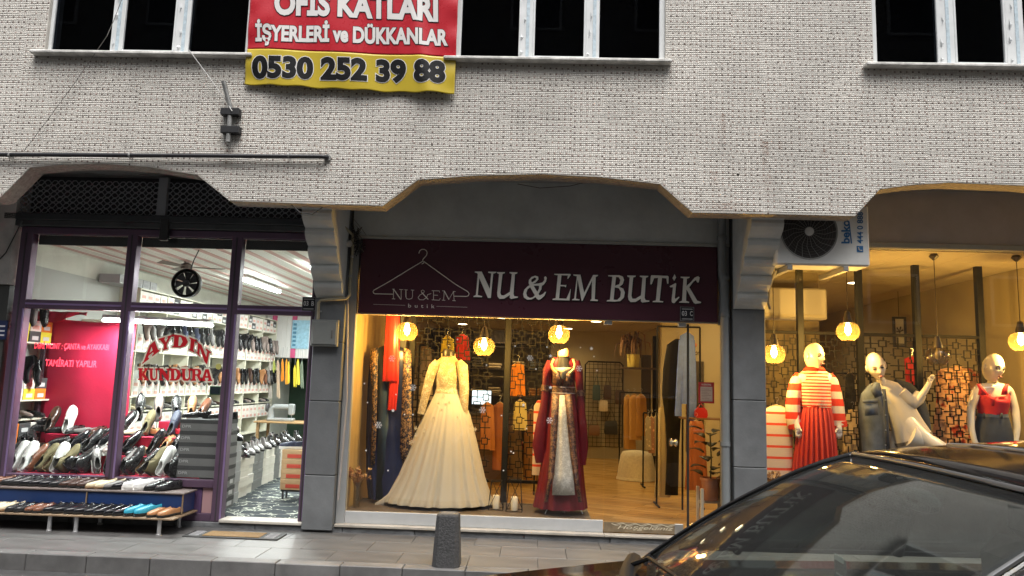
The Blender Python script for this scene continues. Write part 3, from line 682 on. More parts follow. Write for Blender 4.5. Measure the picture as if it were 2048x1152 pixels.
row(('C', 'top red display step'), [(48, 'oxford', 'black', 22, -48), (66, 'oxford', 'black', 'f', -56), (97, 'loafer', 'dark brown', 62, 4), (118, 'loafer', 'black', 'f', -70), (134, 'sneaker', 'white', 68, 10, 'w', 'w'), (148, 'oxford', 'black', 'f', -4), (172, 'loafer', 'grey', 'f', -66), (196, 'oxford', 'dark brown', 'f', 4, 't'), (220, 'oxford', 'black', 'f', -60), (246, 'sneaker', 'black', 50, -10, 'w'), (270, 'loafer', 'cream', 'f', -62), (290, 'loafer', 'olive', 58, 2), (316, 'oxford', 'tan', 'f', 62), (342, 'loafer', 'navy', 60, 2), (364, 'sneaker', 'red', 'f', 66), (386, 'oxford', 'black', 'f', -68)], .6, .83, 'shoes on the red display steps')
row(('D', 'ledge behind the red steps'), [(276, 'boot', 'black', 68, 24), (314, 'oxford', 'taupe', 66, 26), (350, 'loafer', 'black', 62, 28), (380, 'loafer', 'tan', 66, 20), (398, 'loafer', 'brown', 52, -10), (420, 'oxford', 'black', 'f', -70), (440, 'oxford', 'dark brown', 'f', -66)], .86, .99, 'shoes on the red display steps')

# red stepped display, backdrop, bench and blue box
redm = M('red display cloth', (0.50, 0.014, 0.055), 0.6, var=.1, vs=4, bump=.1, bs=30)
ds = thing('display_steps', 'red stepped display stand inside the shoe shop window', 'display stand', (-4.6, .5, .1))
for (xa, y0, y1, z) in ((-5.42, .06, .30, .46), (-5.42, .285, .50, .638), (-5.42, .485, .72, .828), (-4.28, .725, .98, .988)):
    MB().box((xa, y0, .1), (-3.79, y1, z), .004).build('step', redm, ds)
bd = thing('display_backdrop', 'crimson panel hung with cloth behind the shoes in the left window', 'panel', (A(170, 800, .78).x, .78, .5))
l0, r0 = A(76, 850, .78).x, A(254, 850, .78).x; zt = A(170, 637, .78).z
MB().grid(lambda u, v: (l0+(r0-l0)*u, 0.78+.008*sin(u*9+v*3)+.012*sin(v*5+u*2), .7+(zt-.03*sin(pi*u*.9)-.02*u-.7)*v), 20, 24).build('panel', redm, bd, smooth=60, solid=.01)
MB().box((l0-.06, .76, .6), (l0-.005, .81, zt+.02), .004).build('post', M('dark plum post', (.05, .02, .03), .4), bd)
zs = A(100, 628, .7).z
MB().grid(lambda u, v: (l0-.12+.62*u, .70+.025*sin(u*16+v*2), zs+.03-(.16*(1-u)**1.4+.03)*v+.02*sin(u*10)*v), 24, 8).build('swag', redm, bd, smooth=60, solid=.008)
bb_ = thing('display_box', 'long blue display box with wooden top edge outside the shoe shop', 'display box', (-4.6, -.19, .17))
blu = M('blue laminate', (.010, .032, .115), .4, var=.12, vs=3); wde = M('chipboard edge', (.22, .15, .09), .6, var=.2, vs=30)
MB().box((-6.1, -.33, .172), (-4.405, -.055, .352), .003).build('body', blu, bb_); MB().box((-4.39, -.33, .172), (-3.44, -.055, .352), .003).build('body', blu, bb_)
MB().box((-6.1, -.345, .354), (-3.42, -.05, .37), .003).build('top_board', M('box top', (.14, .11, .10), .5, var=.2), bb_)
MB().box((-4.404, -.338, .172), (-4.391, -.331, .352)).build('edge_strip', wde, bb_); MB().box((-3.439, -.338, .172), (-3.425, -.331, .352)).build('edge_strip', wde, bb_)
bn = thing('shoe_bench', 'low chipboard bench on silver legs carrying pairs of shoes outside', 'bench', (-4.6, -.38, 0))
MB().box((-6.1, -.565, .148), (-4.43, -.05, .164), .003).build('board', wde, bn); MB().box((-4.425, -.565, .148), (-3.40, -.05, .164), .003).build('board', wde, bn)
for px in (-5.9, -4.62, -4.36, -3.55):
    for y in (-.52, -.12): MB().lathe([(.026, 0), (.026, .01), (.019, .014), (.019, .148)], (px, y, .002), 14).build('leg', M('silver leg', (.5, .5, .5), .35, metal=.6), bn, smooth=40)

# ================================================================== shelving along the side wall
SX = -5.63
shelf_m = M('cream laminate', (0.66, 0.64, 0.52), 0.45)
sv = thing('wall_shelving', 'cream shelving full of shoe boxes along the shoe shop side wall', 'shelves', (-5.78, 4, .09))
MB().box((LW+.002, .15, .09), (LW+.014, 8.2, 2.75)).build('back_board', M('shelf back', (.35, .35, .33), .6), sv)
ZL = [.40, .985, 1.195, 1.835, 2.44, 2.72]
for m_ in range(11): MB().box((LW+.014, .15+.8*m_, .09), (SX, .168+.8*m_, 2.72 if m_ > 2 else 2.2), .002).build('upright', shelf_m, sv)
for z in ZL:
    for m_ in range(10 if z < 2.4 else 0): MB().box((LW+.014, .169+.8*m_, z-.018), (SX+.002, .149+.8*(m_+1), z), .002).build('shelf_board', shelf_m, sv)
for z in ZL[4:]:
    for m_ in range(3, 10): MB().box((LW+.014, .169+.8*m_, z-.018), (SX+.002, .149+.8*(m_+1), z), .002).build('shelf_board', shelf_m, sv)
def make_box_meshes(w, d, h, lid):
    b_ = MB().box((-w/2+.002, -d/2+.002, 0), (w/2-.002, d/2-.002, h-lid)); l_ = MB().box((-w/2, -d/2, h-lid), (w/2, d/2, h), .002)
    lb = MB().box((-w*.28, -d/2-.0015, h*.18), (w*.28, -d/2+.0015, h*.55))
    r = []
    for nm, q in (('box_body', b_), ('lid', l_), ('print', lb)):
        me = q.mesh(nm); bm = bmesh.new(); bm.from_mesh(me); bmesh.ops.recalc_face_normals(bm, faces=bm.faces[:]); bm.to_mesh(me); bm.free(); me.materials.append(None); r.append((nm, me))
    return r
BXW = make_box_meshes(.185, .29, .118, .03); BXG = make_box_meshes(.50, .30, .118, .042); BXS = make_box_meshes(.30, .21, .115, .045)
def cardboard(c, nm): return M(nm, c, .65, var=.06, vs=8)
wh = cardboard((.70, .66, .60), 'white card'); wh2 = cardboard((.60, .57, .54), 'ivory card'); gy = cardboard((.20, .20, .20), 'grey card'); dk = cardboard((.06, .06, .062), 'charcoal card')
yel = cardboard((.75, .66, .05), 'yellow card'); org = cardboard((.75, .2, .02), 'orange card'); tanc = cardboard((.55, .36, .19), 'tan card'); lg = cardboard((.36, .36, .37), 'light grey card')
pr_r = M('faded red print', (.62, .36, .30), .7); pr_g = M('grey print', (.30, .30, .30), .7); pr_w = M('pale print', (.55, .55, .55), .7)
def sbox(ms, mat, body, lid, prt, label, group, name='shoe_box'):
    o = bpy.data.objects.new(name, None); o.empty_display_size = .05; link(o); o.matrix_world = mat; tag(o, label, 'box', group)
    for (nm, me), m in zip(ms, (body, lid, prt)):
        if m is None: continue
        p = bpy.data.objects.new(nm, me); link(p, o); p.material_slots[0].link = 'OBJECT'; p.material_slots[0].material = m
    return o
RZ = Matrix.Rotation(rad(90), 4, 'Z')
cnt = {}
rows_ = [('lowest shelf', .402, 0), ('lowest shelf', .522, 1), ('waist-high shelf', .70, 0), ('waist-high shelf', .82, 1), ('third shelf', 1.197, 0), ('third shelf', 1.317, 1), ('fourth shelf', 1.837, 0), ('fourth shelf', 1.957, 1), ('top shelf', 2.442, 0), ('top shelf', 2.562, 1)]
for m_ in (0, 3, 4, 5, 6, 7, 8, 9):
    for (nm, z, k) in rows_:
        if z < .6 or (m_ == 0 and z > 2.4): continue
        for j in range(4):
            if m_ == 0 and j > 2: continue
            y = .15+.8*m_+.107+j*.192
            if m_ == 0: c = random.choice((yel, org, wh, dk, yel, lg))
            elif z > 2.4: c = random.choice((dk, wh, wh, wh2))
            else: c = random.choice((wh, wh, wh2))
            ky = (nm, k); cnt[ky] = cnt.get(ky, -1)+1
            lab = '%s shoe box, %s from the window in the %s row of the %s' % ('white' if c in (wh, wh2) else {yel: 'yellow', org: 'orange', dk: 'black', lg: 'grey'}[c], ('%d%s' % (cnt[ky]+1, 'th')) if cnt[ky] > 27 else ORD(cnt[ky]), 'upper' if k else 'lower', nm)
            dz = -.0 if z > 1 else 0
            sbox(BXW, Matrix.Translation((SX-.15+random.uniform(-.006, .004), y, z)) @ RZ, c, c, pr_r if c in (wh, wh2) else pr_w, lab, 'shoe boxes on the wall shelving')
for (zc, nm) in ((1.50, 'third shelf'), (2.14, 'fourth shelf')):
    k = 0
    for m_ in (0, 3, 4, 5, 6, 7, 8, 9):
        for j in range(4):
            if m_ == 0 and j > 1: continue
            y = .15+.8*m_+.11+j*.19; colr = random.choice(('black', 'black', 'black', 'patent black', 'dark brown', 'grey', 'brown', 'tan') if zc < 2 else ('black', 'black', 'grey', 'navy', 'black', 'taupe'))
            kind = random.choice(('boot', 'oxford', 'oxford', 'loafer'))
            R3 = Matrix(((0, 0, 1, SX+.035), (1, 0, 0, y), (0, 1, 0, zc+random.uniform(-.02, .02)), (0, 0, 0, 1))) @ Matrix.Rotation(rad(-14), 4, 'X')
            shoe('shoe', kind, colr, R3, '%s %s hung toe down, %s from the window on the %s' % (colr, KN[kind], ('%dth' % (k+1)) if k > 27 else ORD(k), nm), 'shoes hung toe down on the shelving', detail=m_ < 7); k += 1
k = 0
for m_ in (0, 3, 4, 5, 6, 7, 8, 9):
    for j in range(3):
        y = .15+.8*m_+.2+j*.2; colr = random.choice(('black', 'taupe', 'grey', 'dark brown', 'black', 'cream' if m_ == 3 else 'black')); kind = random.choice(('oxford', 'loafer'))
        shoe('shoe', kind, colr, flat(Vector((SX-.12, y, .987)), rad(75)), '%s %s lying %s from the window in the open shelf gap' % (colr, KN[kind], ORD(k)), 'shoes lying in the shelf gap', detail=False); k += 1
# grey box stack in the second window
gx = A(415, 900, .25).x
for k in range(5):
    sbox(BXG, Matrix.Translation((gx+random.uniform(-.006, .006), .26, .462+k*.12)), gy, dk, None, 'grey shoe box with charcoal lid, %s from the bottom of the window stack' % ORD(k), 'grey shoe boxes stacked in the window')
for k in range(5):
    g = fit(text_geo('DPR', .0, .012), Vector((gx-.23, .108, .462+k*.12+.03)), Vector((gx-.13, .108, .462+k*.12+.03)), Vector((gx-.23, .108, .462+k*.12+.058)), .001)
    bxs = [o for o in bpy.data.objects if o.type == 'EMPTY' and o.get('group') == 'grey shoe boxes stacked in the window']
    WL[bxs[k]] = bxs[k].matrix_world.translation.copy(); g.build('box_lettering', pr_w, bxs[k])
shoe('shoe', 'loafer', 'black', flat(Vector((gx-.14, .24, 1.064)), rad(-70)), 'black loafer on the grey box stack, left one', 'shoes on the grey box stack')
shoe('shoe', 'loafer', 'black', flat(Vector((gx+.14, .26, 1.064)), rad(-72)), 'black loafer on the grey box stack, right one', 'shoes on the grey box stack')
# stacks along the aisle
stk = [(-3.30, .34, 7, gy, dk), (-3.34, .58, 7, gy, dk), (-3.38, .82, 6, lg, lg), (-3.46, 1.30, 4, wh, wh), (-3.50, 1.56, 4, wh, wh2), (-3.54, 1.84, 4, gy, gy), (-3.58, 2.10, 4, gy, gy), (-3.60, 2.40, 4, wh, wh), (-3.62, 2.66, 4, wh, wh), (-3.64, 2.94, 4, gy, gy), (-3.64, 3.24, 4, wh, wh), (-3.64, 3.5, 4, wh, wh2), (-3.62, 3.8, 4, lg, lg)]
for i, (x, y, n_, b_, l_) in enumerate(stk):
    for k in range(n_):
        sbox(BXS, Matrix.Translation((x-.12+random.uniform(-.008, .008), y, .088+k*.117)) @ Matrix.Rotation(rad(90), 4, 'Z') @ Matrix.Rotation(random.uniform(-.03, .03), 4, 'Z'), b_, l_, pr_w if b_ is gy and i < 2 else None, '%s shoe box, %s up in the %s stack from the doorway along the aisle' % ({wh: 'white', gy: 'grey', lg: 'light grey'}[b_], ORD(k), ORD(i)), 'shoe boxes stacked along the aisle')
    for q in range(2):
        colr = random.choice(('black', 'black', 'dark brown', 'patent black', 'grey')); kind = random.choice(('boot', 'oxford', 'boot'))
        shoe('shoe', kind, colr, flat(Vector((x-.02-.16*q, y, .089+n_*.117)), rad(40+random.uniform(-8, 8))), '%s %s on top of the %s aisle stack, %s one' % (colr, KN[kind], ORD(i), 'aisle-side' if q == 0 else 'far-side'), 'shoes on the aisle stacks')
for k in range(4):
    sbox(BXS, Matrix.Translation((-2.86, 1.35, .20+k*.117)), tanc, tanc, M('red print', (.6, .08, .05), .6), 'tan shoe box, %s from the bottom of the stack by the doorway' % ORD(k), 'tan shoe boxes by the doorway')
st_ = thing('box_stand', 'small dark stand under the tan shoe boxes', 'stand', (-2.86, 1.35, .087))
MB().box((-3.0, 1.26, .175), (-2.72, 1.44, .198)).build('top', dk, st_)
for sx in (-2.98, -2.74):
    for sy in (1.28, 1.42): MB().cyl((sx, sy, .087), (sx, sy, .175), .012, n=8).build('leg', dk, st_)
shoe('shoe', 'sneaker', 'navy', flat(Vector((-2.92, 1.33, .67)), rad(-80)), 'navy sneaker with white sole on the tan boxes', 'sneakers on the tan boxes', 'w')
shoe('shoe', 'sneaker', 'black', flat(Vector((-2.84, 1.42, .67)), rad(-80)), 'black sneaker behind the navy one on the tan boxes', 'sneakers on the tan boxes', 'w')
# boxes on top of the shelving at the front
for j in range(5):
    sbox(BXW, Matrix.Translation((SX-.15, 2.1+j*.2, 2.722)) @ RZ, lg, lg, pr_g, 'grey box on top of the shelving behind the transom, %s from the window' % ORD(j), 'boxes on top of the shelving')

# workshop corner: sewing machine on a table, hanging laces
p = A(562, 838, 6.6); tb = thing('work_table', 'wooden work table in the rear of the shoe shop', 'table', (p.x, 6.7, .087)); tz = A(562, 842, 6.6).z
MB().box((p.x-.42, 6.3, tz-.03), (p.x+.6, 6.95, tz), .004).build('table_top', M('worn wood', (.35, .22, .1), .6, var=.25, vs=8, stretch=(1, 8, 8)), tb)
for sx in (-.38, .55):
    for sy in (6.35, 6.9): MB().box((p.x+sx, sy, .087), (p.x+sx+.05, sy+.05, tz-.03)).build('leg', MATS['worn wood'], tb)
sw = thing('sewing_machine', 'grey industrial sewing machine on the rear work table', 'sewing machine', (p.x, 6.6, tz))
gmet = M('machine grey', (.34, .36, .36), .35, metal=.2)
MB().box((p.x-.25, 6.5, tz+.001), (p.x+.25, 6.7, tz+.06), .015).build('bed', gmet, sw)
MB().tube([(p.x-.20, 6.6, tz+.06), (p.x-.2, 6.6, tz+.22), (p.x-.14, 6.6, tz+.27), (p.x+.18, 6.6, tz+.27)], [.07, .055, .055, .05], 12).build('arm', gmet, sw, smooth=50)
MB().box((p.x+.14, 6.54, tz+.12), (p.x+.25, 6.66, tz+.33), .02).build('head', gmet, sw); MB().cyl((p.x+.2, 6.6, tz+.06), (p.x+.2, 6.6, tz+.12), .008, n=8).build('needle_bar', gmet, sw)
MB().lathe([(.075, -.02), (.085, 0), (.075, .02)], (p.x-.28, 6.6, tz+.25), 20, 'x').build('hand_wheel', dk, sw, smooth=40)
for i, (px, y0, y1, c, nm) in enumerate(((548, 720, 745, (.45, .5, .12), 'olive'), (556, 720, 800, (.55, .42, .3), 'beige'), (565, 718, 765, (.85, .28, .02), 'orange'), (573, 718, 770, (.8, .35, .03), 'bright orange'), (578, 722, 768, (.85, .6, .05), 'golden'), (590, 730, 775, (.75, .62, .05), 'mustard'), (596, 718, 770, (.9, .75, .08), 'yellow'), (604, 722, 778, (.2, .25, .18), 'dark green'), (540, 716, 800, (.5, .45, .4), 'grey'))):
    tp = A(px, y0, 7.9); bt = A(px, y1, 7.9); t = thing('lace_bundle', '%s bundle of laces hanging in the rear workshop' % nm, 'laces', bt, 'laces hanging in the rear workshop')
    mm = M(nm+' laces', c, .7)
    for k in range(7):
        dx = random.uniform(-.03, .03); MB().tube([tp, tp+Vector((dx*.6, random.uniform(-.02, .02), -.08)), bt+Vector((dx, random.uniform(-.02, .02), random.uniform(0, .08)))], [.006, .011, .009], 5).build('lace', mm, t)
    MB().cyl(tp, (tp.x, tp.y, tp.z+.25), .003, n=5).build('hook', gmet, t)
pc = A(600, 668, BY-.03); cal = thing('calendar', 'pale blue printed calendar on the striped back wall', 'calendar', pc)
MB().box((pc.x-.18, BY-.04, pc.z-.32), (pc.x+.2, BY-.03, pc.z+.3)).build('sheet', M('calendar blue', (.35, .6, .75), .6, var=.2, vs=14), cal)
for r in range(6): MB().box((pc.x-.15, BY-.045, pc.z-.27+r*.09), (pc.x-.08, BY-.041, pc.z-.22+r*.09)).build('date_print', M('calendar print', (.08, .25, .4), .6), cal)

# ================================================================== lettering on the shoe shop glass
SL = {  # heavy slab capitals in a unit box
 'A': [[(0, 0), (.40, 0), (.40, .12), (.33, .14), (.36, .26), (.62, .26), (.65, .14), (.57, .12), (.57, 0), (1, 0), (1, .12), (.92, .14), (.68, .98), (.36, .98), (.08, .14), (0, .12)], [(.41, .42), (.5, .72), (.58, .42)]],
 'Y': [[(.25, 0), (.78, 0), (.78, .12), (.66, .15), (.66, .42), (.9, .86), (1, .88), (1, 1), (.62, 1), (.62, .88), (.68, .86), (.54, .58), (.40, .86), (.46, .88), (.46, 1), (0, 1), (0, .88), (.1, .86), (.37, .42), (.37, .15), (.25, .12)]],
 'D': [[(0, 0), (.55, 0), (.85, .14), (1, .5), (.85, .86), (.55, 1), (0, 1), (0, .88), (.1, .86), (.1, .14), (0, .12)], [(.40, .14), (.40, .86), (.52, .84), (.66, .5), (.52, .16)]],
 'I': [[(0, 0), (1, 0), (1, .12), (.8, .15), (.8, .85), (1, .88), (1, 1), (0, 1), (0, .88), (.2, .85), (.2, .15), (0, .12)]],
 'N': [[(0, 0), (.36, 0), (.36, .12), (.27, .15), (.27, .62), (.68, 0), (.9, 0), (.9, .85), (1, .88), (1, 1), (.66, 1), (.66, .88), (.75, .85), (.75, .45), (.36, 1), (0, 1), (0, .88), (.1, .85), (.1, .15), (0, .12)]],
 'K': [[(0, 0), (.48, 0), (.48, .12), (.39, .15), (.39, .40), (.62, .15), (.56, .12), (.56, 0), (1, 0), (1, .12), (.94, .14), (.62, .55), (.86, .86), (.96, .88), (.96, 1), (.58, 1), (.58, .88), (.64, .86), (.39, .56), (.39, .85), (.48, .88), (.48, 1), (0, 1), (0, .88), (.1, .85), (.1, .15), (0, .12)]],
 'U': [[(.3, .0), (.66, 0), (.88, .15), (.9, .4), (.9, .85), (1, .88), (1, 1), (.66, 1), (.66, .88), (.75, .85), (.75, .35), (.66, .17), (.5, .15), (.42, .25), (.40, .4), (.40, .85), (.48, .88), (.48, 1), (0, 1), (0, .88), (.1, .85), (.1, .35), (.14, .12)]],
 'R': [[(0, 0), (.46, 0), (.46, .12), (.38, .15), (.38, .42), (.52, .42), (.68, .06), (.8, 0), (1, 0), (1, .12), (.93, .14), (.78, .46), (.9, .58), (.92, .78), (.82, .95), (.6, 1), (0, 1), (0, .88), (.1, .85), (.1, .15), (0, .12)], [(.38, .55), (.38, .87), (.56, .86), (.64, .71), (.56, .56)]]}
dec = thing('window_lettering', 'red and cream vinyl shop name on the middle shoe shop window', 'lettering', A(350, 770, -.004))
redv = M('red vinyl', (.62, .01, .02), .45); crm = M('cream vinyl', (.82, .78, .62), .5)
def zz(x, y): return (240+x/5.2375, 620+y/5.2375)
Ls = [('A', (250, 420), (420, 270), (415, 430), (232, 570)), ('Y', (403, 302), (555, 258), (520, 405), (425, 430)), ('D', (552, 256), (722, 272), (706, 398), (546, 392)), ('I', (728, 282), (802, 316), (778, 446), (722, 420)), ('N', (800, 325), (955, 440), (928, 590), (796, 445))]
xs_ = [190, 303, 405, 522, 640, 745, 850]; ws = [108, 98, 122, 120, 108, 118, 120]
for ch, x, wd in zip('KUNDURA', xs_, ws):
    y0 = 608+(x-190)*.012; Ls.append((ch, (x, y0), (x+wd, y0+2), (x+wd, y0+130), (x, y0+127)))
for ch, tl, tr, br, bl in Ls:
    q = {k: A(*zz(*v), -.003) for k, v in (('tl', tl), ('tr', tr), ('br', br), ('bl', bl))}
    def warp(p): return (q['bl']*(1-p[0])+q['br']*p[0])*(1-p[1])+(q['tl']*(1-p[0])+q['tr']*p[0])*p[1]
    loops = [[(warp(p).x, warp(p).z) for p in lp] for lp in SL[ch]]
    vs, fs = poly_geo(loops[:1], 0, .014); MB().add([(v[0], -.0035, v[1]) for v in vs], fs).build('letter_outline', crm, dec, fixn=False)
    vs, fs = poly_geo(loops, 0, -.001); MB().add([(v[0], -.0055, v[1]) for v in vs], fs).build('letter', redv, dec, fixn=False)
# red lettering on the first pane
d2 = thing('window_lettering', 'faint red repair notice lettering on the left shoe shop window', 'lettering', A(150, 730, -.004))
rv2 = M('bright red vinyl', (.85, .02, .06), .4); rv3 = M('dark red vinyl', (.45, .0, .03), .4)
n = rv2.node_tree.nodes; tl = n.new('ShaderNodeBsdfTranslucent'); tl.inputs[0].default_value = (1, .06, .10, 1); ad = n.new('ShaderNodeAddShader')
rv2.node_tree.links.new(n['Principled BSDF'].outputs[0], ad.inputs[0]); rv2.node_tree.links.new(tl.outputs[0], ad.inputs[1]); rv2.node_tree.links.new(ad.outputs[0], n['Material Output'].inputs[0])
def zl(x, y): return A(x/5.2375, 620+y/5.2375, -.003)
for txt, x0, y0, x1, y1, h in (('DERİ MONT : ÇANTA ve AYAKKABI', 360, 418, 1148, 436, 96), ('TAMİRATI YAPILIR', 478, 588, 1012, 602, 94)):
    for off, dp, m_ in ((.012, .003, rv2),):
        fit(text_geo(txt, 0, off, .22), zl(x0, y0), zl(x1, y1), zl(x0, y0-h), dp).build('lettering_line', m_, d2, fixn=False)
# small hanging stickers and plates
p = A(432, 780, .05); pl = thing('open_sign', 'small green and black plate stuck inside the shoe shop glass', 'sign', p)
MB().box((p.x-.06, .03, p.z-.05), (p.x+.06, .04, p.z+.04), .003).build('plate', M('plate green', (.03, .12, .03), .4), pl); MB().box((p.x-.05, .027, p.z-.04), (p.x+.05, .0305, p.z+.03)).build('panel', M('plate dark', (.01, .02, .03), .4), pl)
p = A(437, 733, .02); MBs = MB().lathe([(.031, -.002), (.031, .002)], p, 20, 'y').build('round_sticker', M('yellow sticker', (.75, .68, .2), .5)); tag(MBs, 'round yellow sticker on the shoe shop glass beside the shop name', 'sticker')
p = A(12, 662, -.08); sg = thing('blue_sign', 'small dark blue notice at the left edge beside the shoe shop', 'sign', p)
MB().box((p.x-.25, -.085, p.z-.09), (p.x+.01, -.075, p.z+.11)).build('board', M('navy sign', (.01, .02, .08), .4), sg)
for k, z in enumerate((.05, -.0, -.045)): MB().box((p.x-.2, -.088, p.z+z-.008), (p.x-.01, -.0855, p.z+z+.008)).build('text_line', M('sign white', (.7, .7, .75), .5), sg)
def plate(px, py, Y, a, b, label, wpx=26):
    p = A(px, py, Y); t = thing('house_number_plate', label, 'number plate', p); s = .068
    MB().box((p.x-s, Y-.008, p.z-.07), (p.x+s, Y+.002, p.z+.07), .003).build('plate', M('plate black', (.012, .012, .018), .35), t)
    wht = M('plate white', (.75, .75, .75), .4)
    fit(text_geo(a, 0, .01), Vector((p.x-s*.8, Y-.009, p.z-.02)), Vector((p.x-s*.05, Y-.009, p.z-.02)), Vector((p.x-s*.8, Y-.009, p.z+.03)), .001).build('number', wht, t, fixn=False)
    fit(text_geo(b, 0, .02), Vector((p.x+s*.42, Y-.009, p.z-.02)), Vector((p.x+s*.82, Y-.009, p.z-.02)), Vector((p.x+s*.42, Y-.009, p.z+.03)), .001).build('number', wht, t, fixn=False)
    for z in (.05, -.052): MB().box((p.x-s*.8, Y-.0095, p.z+z-.005), (p.x+s*.8, Y-.0085, p.z+z+.005)).build('text_line', M('plate grey', (.4, .4, .4), .4), t)
    MB().box((p.x-s-.003, Y-.006, p.z-.073), (p.x+s+.003, Y+.001, p.z+.073)).build('rim', M('plate rim', (.3, .3, .3), .4, metal=.5), t)
plate(618, 608, -.06, '03', 'B', 'black house number plate 03 B above the shoe shop doorway')
# door mat
mt = thing('door_mat', 'brown door mat with black patterned ends on the pavement', 'door mat', (-2.85, -.42, .002))
a0 = AZ(470, 1071, 0)
MB().box((a0.x-.45, -.55, .001), (a0.x+.47, -.27, .012), .004).build('rubber_base', M('mat rubber', (.03, .03, .03), .7, bump=.5, bs=60), mt)
MB().box((a0.x-.27, -.52, .013), (a0.x+.28, -.30, .018), .003).build('coir_field', M('coir', (.19, .115, .045), .95, var=.3, vs=60, bump=.5, bs=200), mt)
for sx in (-.36, .37):
    for k in range(5): MB().tube([(a0.x+sx+.05*cos(t*2*pi/10), -.41+.0+.022*(k-2)*1.9+.018*sin(t*2*pi/10), .013) for t in range(10)], .003, 4, closed=True).build('scroll', M('mat silver', (.25, .25, .26), .4), mt)
# ================================================================== boutique: shell
FZ, CL, CR, BYB, XR = .10, 2.62, 3.04, 7.4, 5.62
beige = M('beige wall', (0.38, 0.32, 0.20), 0.8, var=.06, vs=2)
lam = M('oak laminate', (.42, .22, .07), .25)
n = lam.node_tree.nodes; L = lam.node_tree.links; b = n['Principled BSDF']
tc = n.new('ShaderNodeTexCoord'); mp = n.new('ShaderNodeMapping'); mp.inputs['Rotation'].default_value = (0, 0, rad(28)); br = n.new('ShaderNodeTexBrick')
br.inputs['Scale'].default_value = 1.0; br.inputs['Brick Width'].default_value = 1.1; br.inputs['Row Height'].default_value = .13; br.inputs['Mortar Size'].default_value = .002
br.inputs['Color1'].default_value = (.74, .42, .13, 1); br.inputs['Color2'].default_value = (.95, .60, .22, 1); br.inputs['Mortar'].default_value = (.16, .08, .03, 1)
m2 = n.new('ShaderNodeMapping'); m2.inputs['Rotation'].default_value = (0, 0, rad(28)); m2.inputs['Scale'].default_value = (2, 24, 1); nz = n.new('ShaderNodeTexNoise'); nz.inputs['Scale'].default_value = 1.6; nz.inputs['Detail'].default_value = 5
ml = n.new('ShaderNodeMixRGB'); ml.blend_type = 'MULTIPLY'; ml.inputs[0].default_value = .85
L.new(tc.outputs['Object'], mp.inputs[0]); L.new(mp.outputs[0], br.inputs['Vector']); L.new(tc.outputs['Object'], m2.inputs[0]); L.new(m2.outputs[0], nz.inputs['Vector'])
L.new(br.outputs['Color'], ml.inputs[1]); L.new(nz.outputs[0], ml.inputs[2]); L.new(ml.outputs[0], b.inputs['Base Color'])
struct(MB().box((-1.95, .05, .03), (XR, BYB, FZ)), 'boutique_floor', lam)
struct(MB().box((-2.04, .34, FZ), (-1.93, BYB, CL)), 'boutique_left_wall', M('pale wood wall', (.36, .26, .13), .6, var=.2, vs=2, stretch=(6, 6, 1)))
struct(MB().box((-1.99, .05, FZ), (-1.93, .34, CL)), 'boutique_jamb', MATS['pale wood wall'])
struct(MB().box((-2.04, BYB, FZ), (XR, BYB+.1, CR)), 'boutique_back_wall', beige)
struct(MB().box((XR, .05, FZ), (XR+.1, BYB, CR)), 'boutique_right_wall', beige)
struct(MB().box((1.88, 3.5, FZ), (2.9, 3.64, CL)), 'boutique_partition', M('light wall', (.55, .49, .34), .8))
ceil_m = M('ceiling panel', (.50, .44, .32), .85, var=.05)
c1 = struct(MB().box((-1.95, .05, CL+.012), (2.1, BYB, CL+.03)), 'boutique_ceiling', ceil_m)
c2 = struct(MB().box((2.2, .05, CR+.012), (XR, BYB, CR+.03)), 'boutique_high_ceiling', ceil_m)
struct(MB().box((2.1, .35, CL), (2.2, BYB, CR+.03)), 'ceiling_drop', ceil_m)
for (o, x0, x1, z) in ((c1, -1.93, 2.1, CL), (c2, 2.2, XR, CR)):
    x = x0
    while x < x1-.05:
        y = .08
        while y < BYB:
            MB().box((x+.004, y+.004, z), (min(x+.596, x1-.004), min(y+.596, BYB), z+.012), .002).build('ceiling_tile', ceil_m, o); y += .6
        x += .6
for nm, x0, x1 in (('display_platform', -1.92, .60), ('display_platform', 2.34, XR-.01)):
    o = thing(nm, 'dark wood display floor of the boutique %s window' % ('left' if x0 < 0 else 'right'), 'platform', ((x0+x1)/2, .45, FZ))
    MB().box((x0, .03, FZ+.001), (x1, .82, .198), .003).build('deck', M('dark deck', (.075, .055, .04), .5, var=.25, vs=4, stretch=(1, 10, 1)), o)
    MB().box((x0, .825, FZ+.001), (x1, .84, .205)).build('edge_trim', M('trim brass', (.2, .16, .1), .4), o)

# ================================================================== boutique: shop front
bf = thing('glass_storefront', 'frameless glass boutique front with white base panel and glass door', 'storefront', (0, 0, .08))
white_p = M('white base panel', (.46, .47, .47), .45, var=.06); bgl = GLASS('boutique glass', (.985, .985, .98), .035)
steel = M('brushed steel', (.55, .55, .53), .3, metal=.9)
frame_m = M('boutique frame', (.33, .34, .34), .45, var=.05)
def bpart(nm, a, b, m, c=.003): return MB().box(a, b, c).build(nm, m, bf)
bpart('base_panel', (-1.90, -.012, .083), (.715, .03, .2), white_p); bpart('base_panel', (1.60, -.012, .083), (1.985, .03, .2), white_p); bpart('base_panel', (2.335, -.012, .083), (6.0, .03, .2), white_p)
bpart('side_frame', (-1.99, -.03, .083), (-1.90, .05, 3.01), frame_m); bpart('side_frame', (1.90, -.02, .2), (1.985, .05, 2.2), frame_m); bpart('side_frame', (2.318, -.03, .2), (2.345, .05, 3.04), frame_m)
bpart('pane', (-1.90, .0, .2), (-.60, .008, 2.23), bgl, 0); bpart('pane', (-.597, .0, .2), (.712, .008, 2.23), bgl, 0); bpart('pane', (1.575, .0, .2), (1.90, .008, 2.23), bgl, 0)
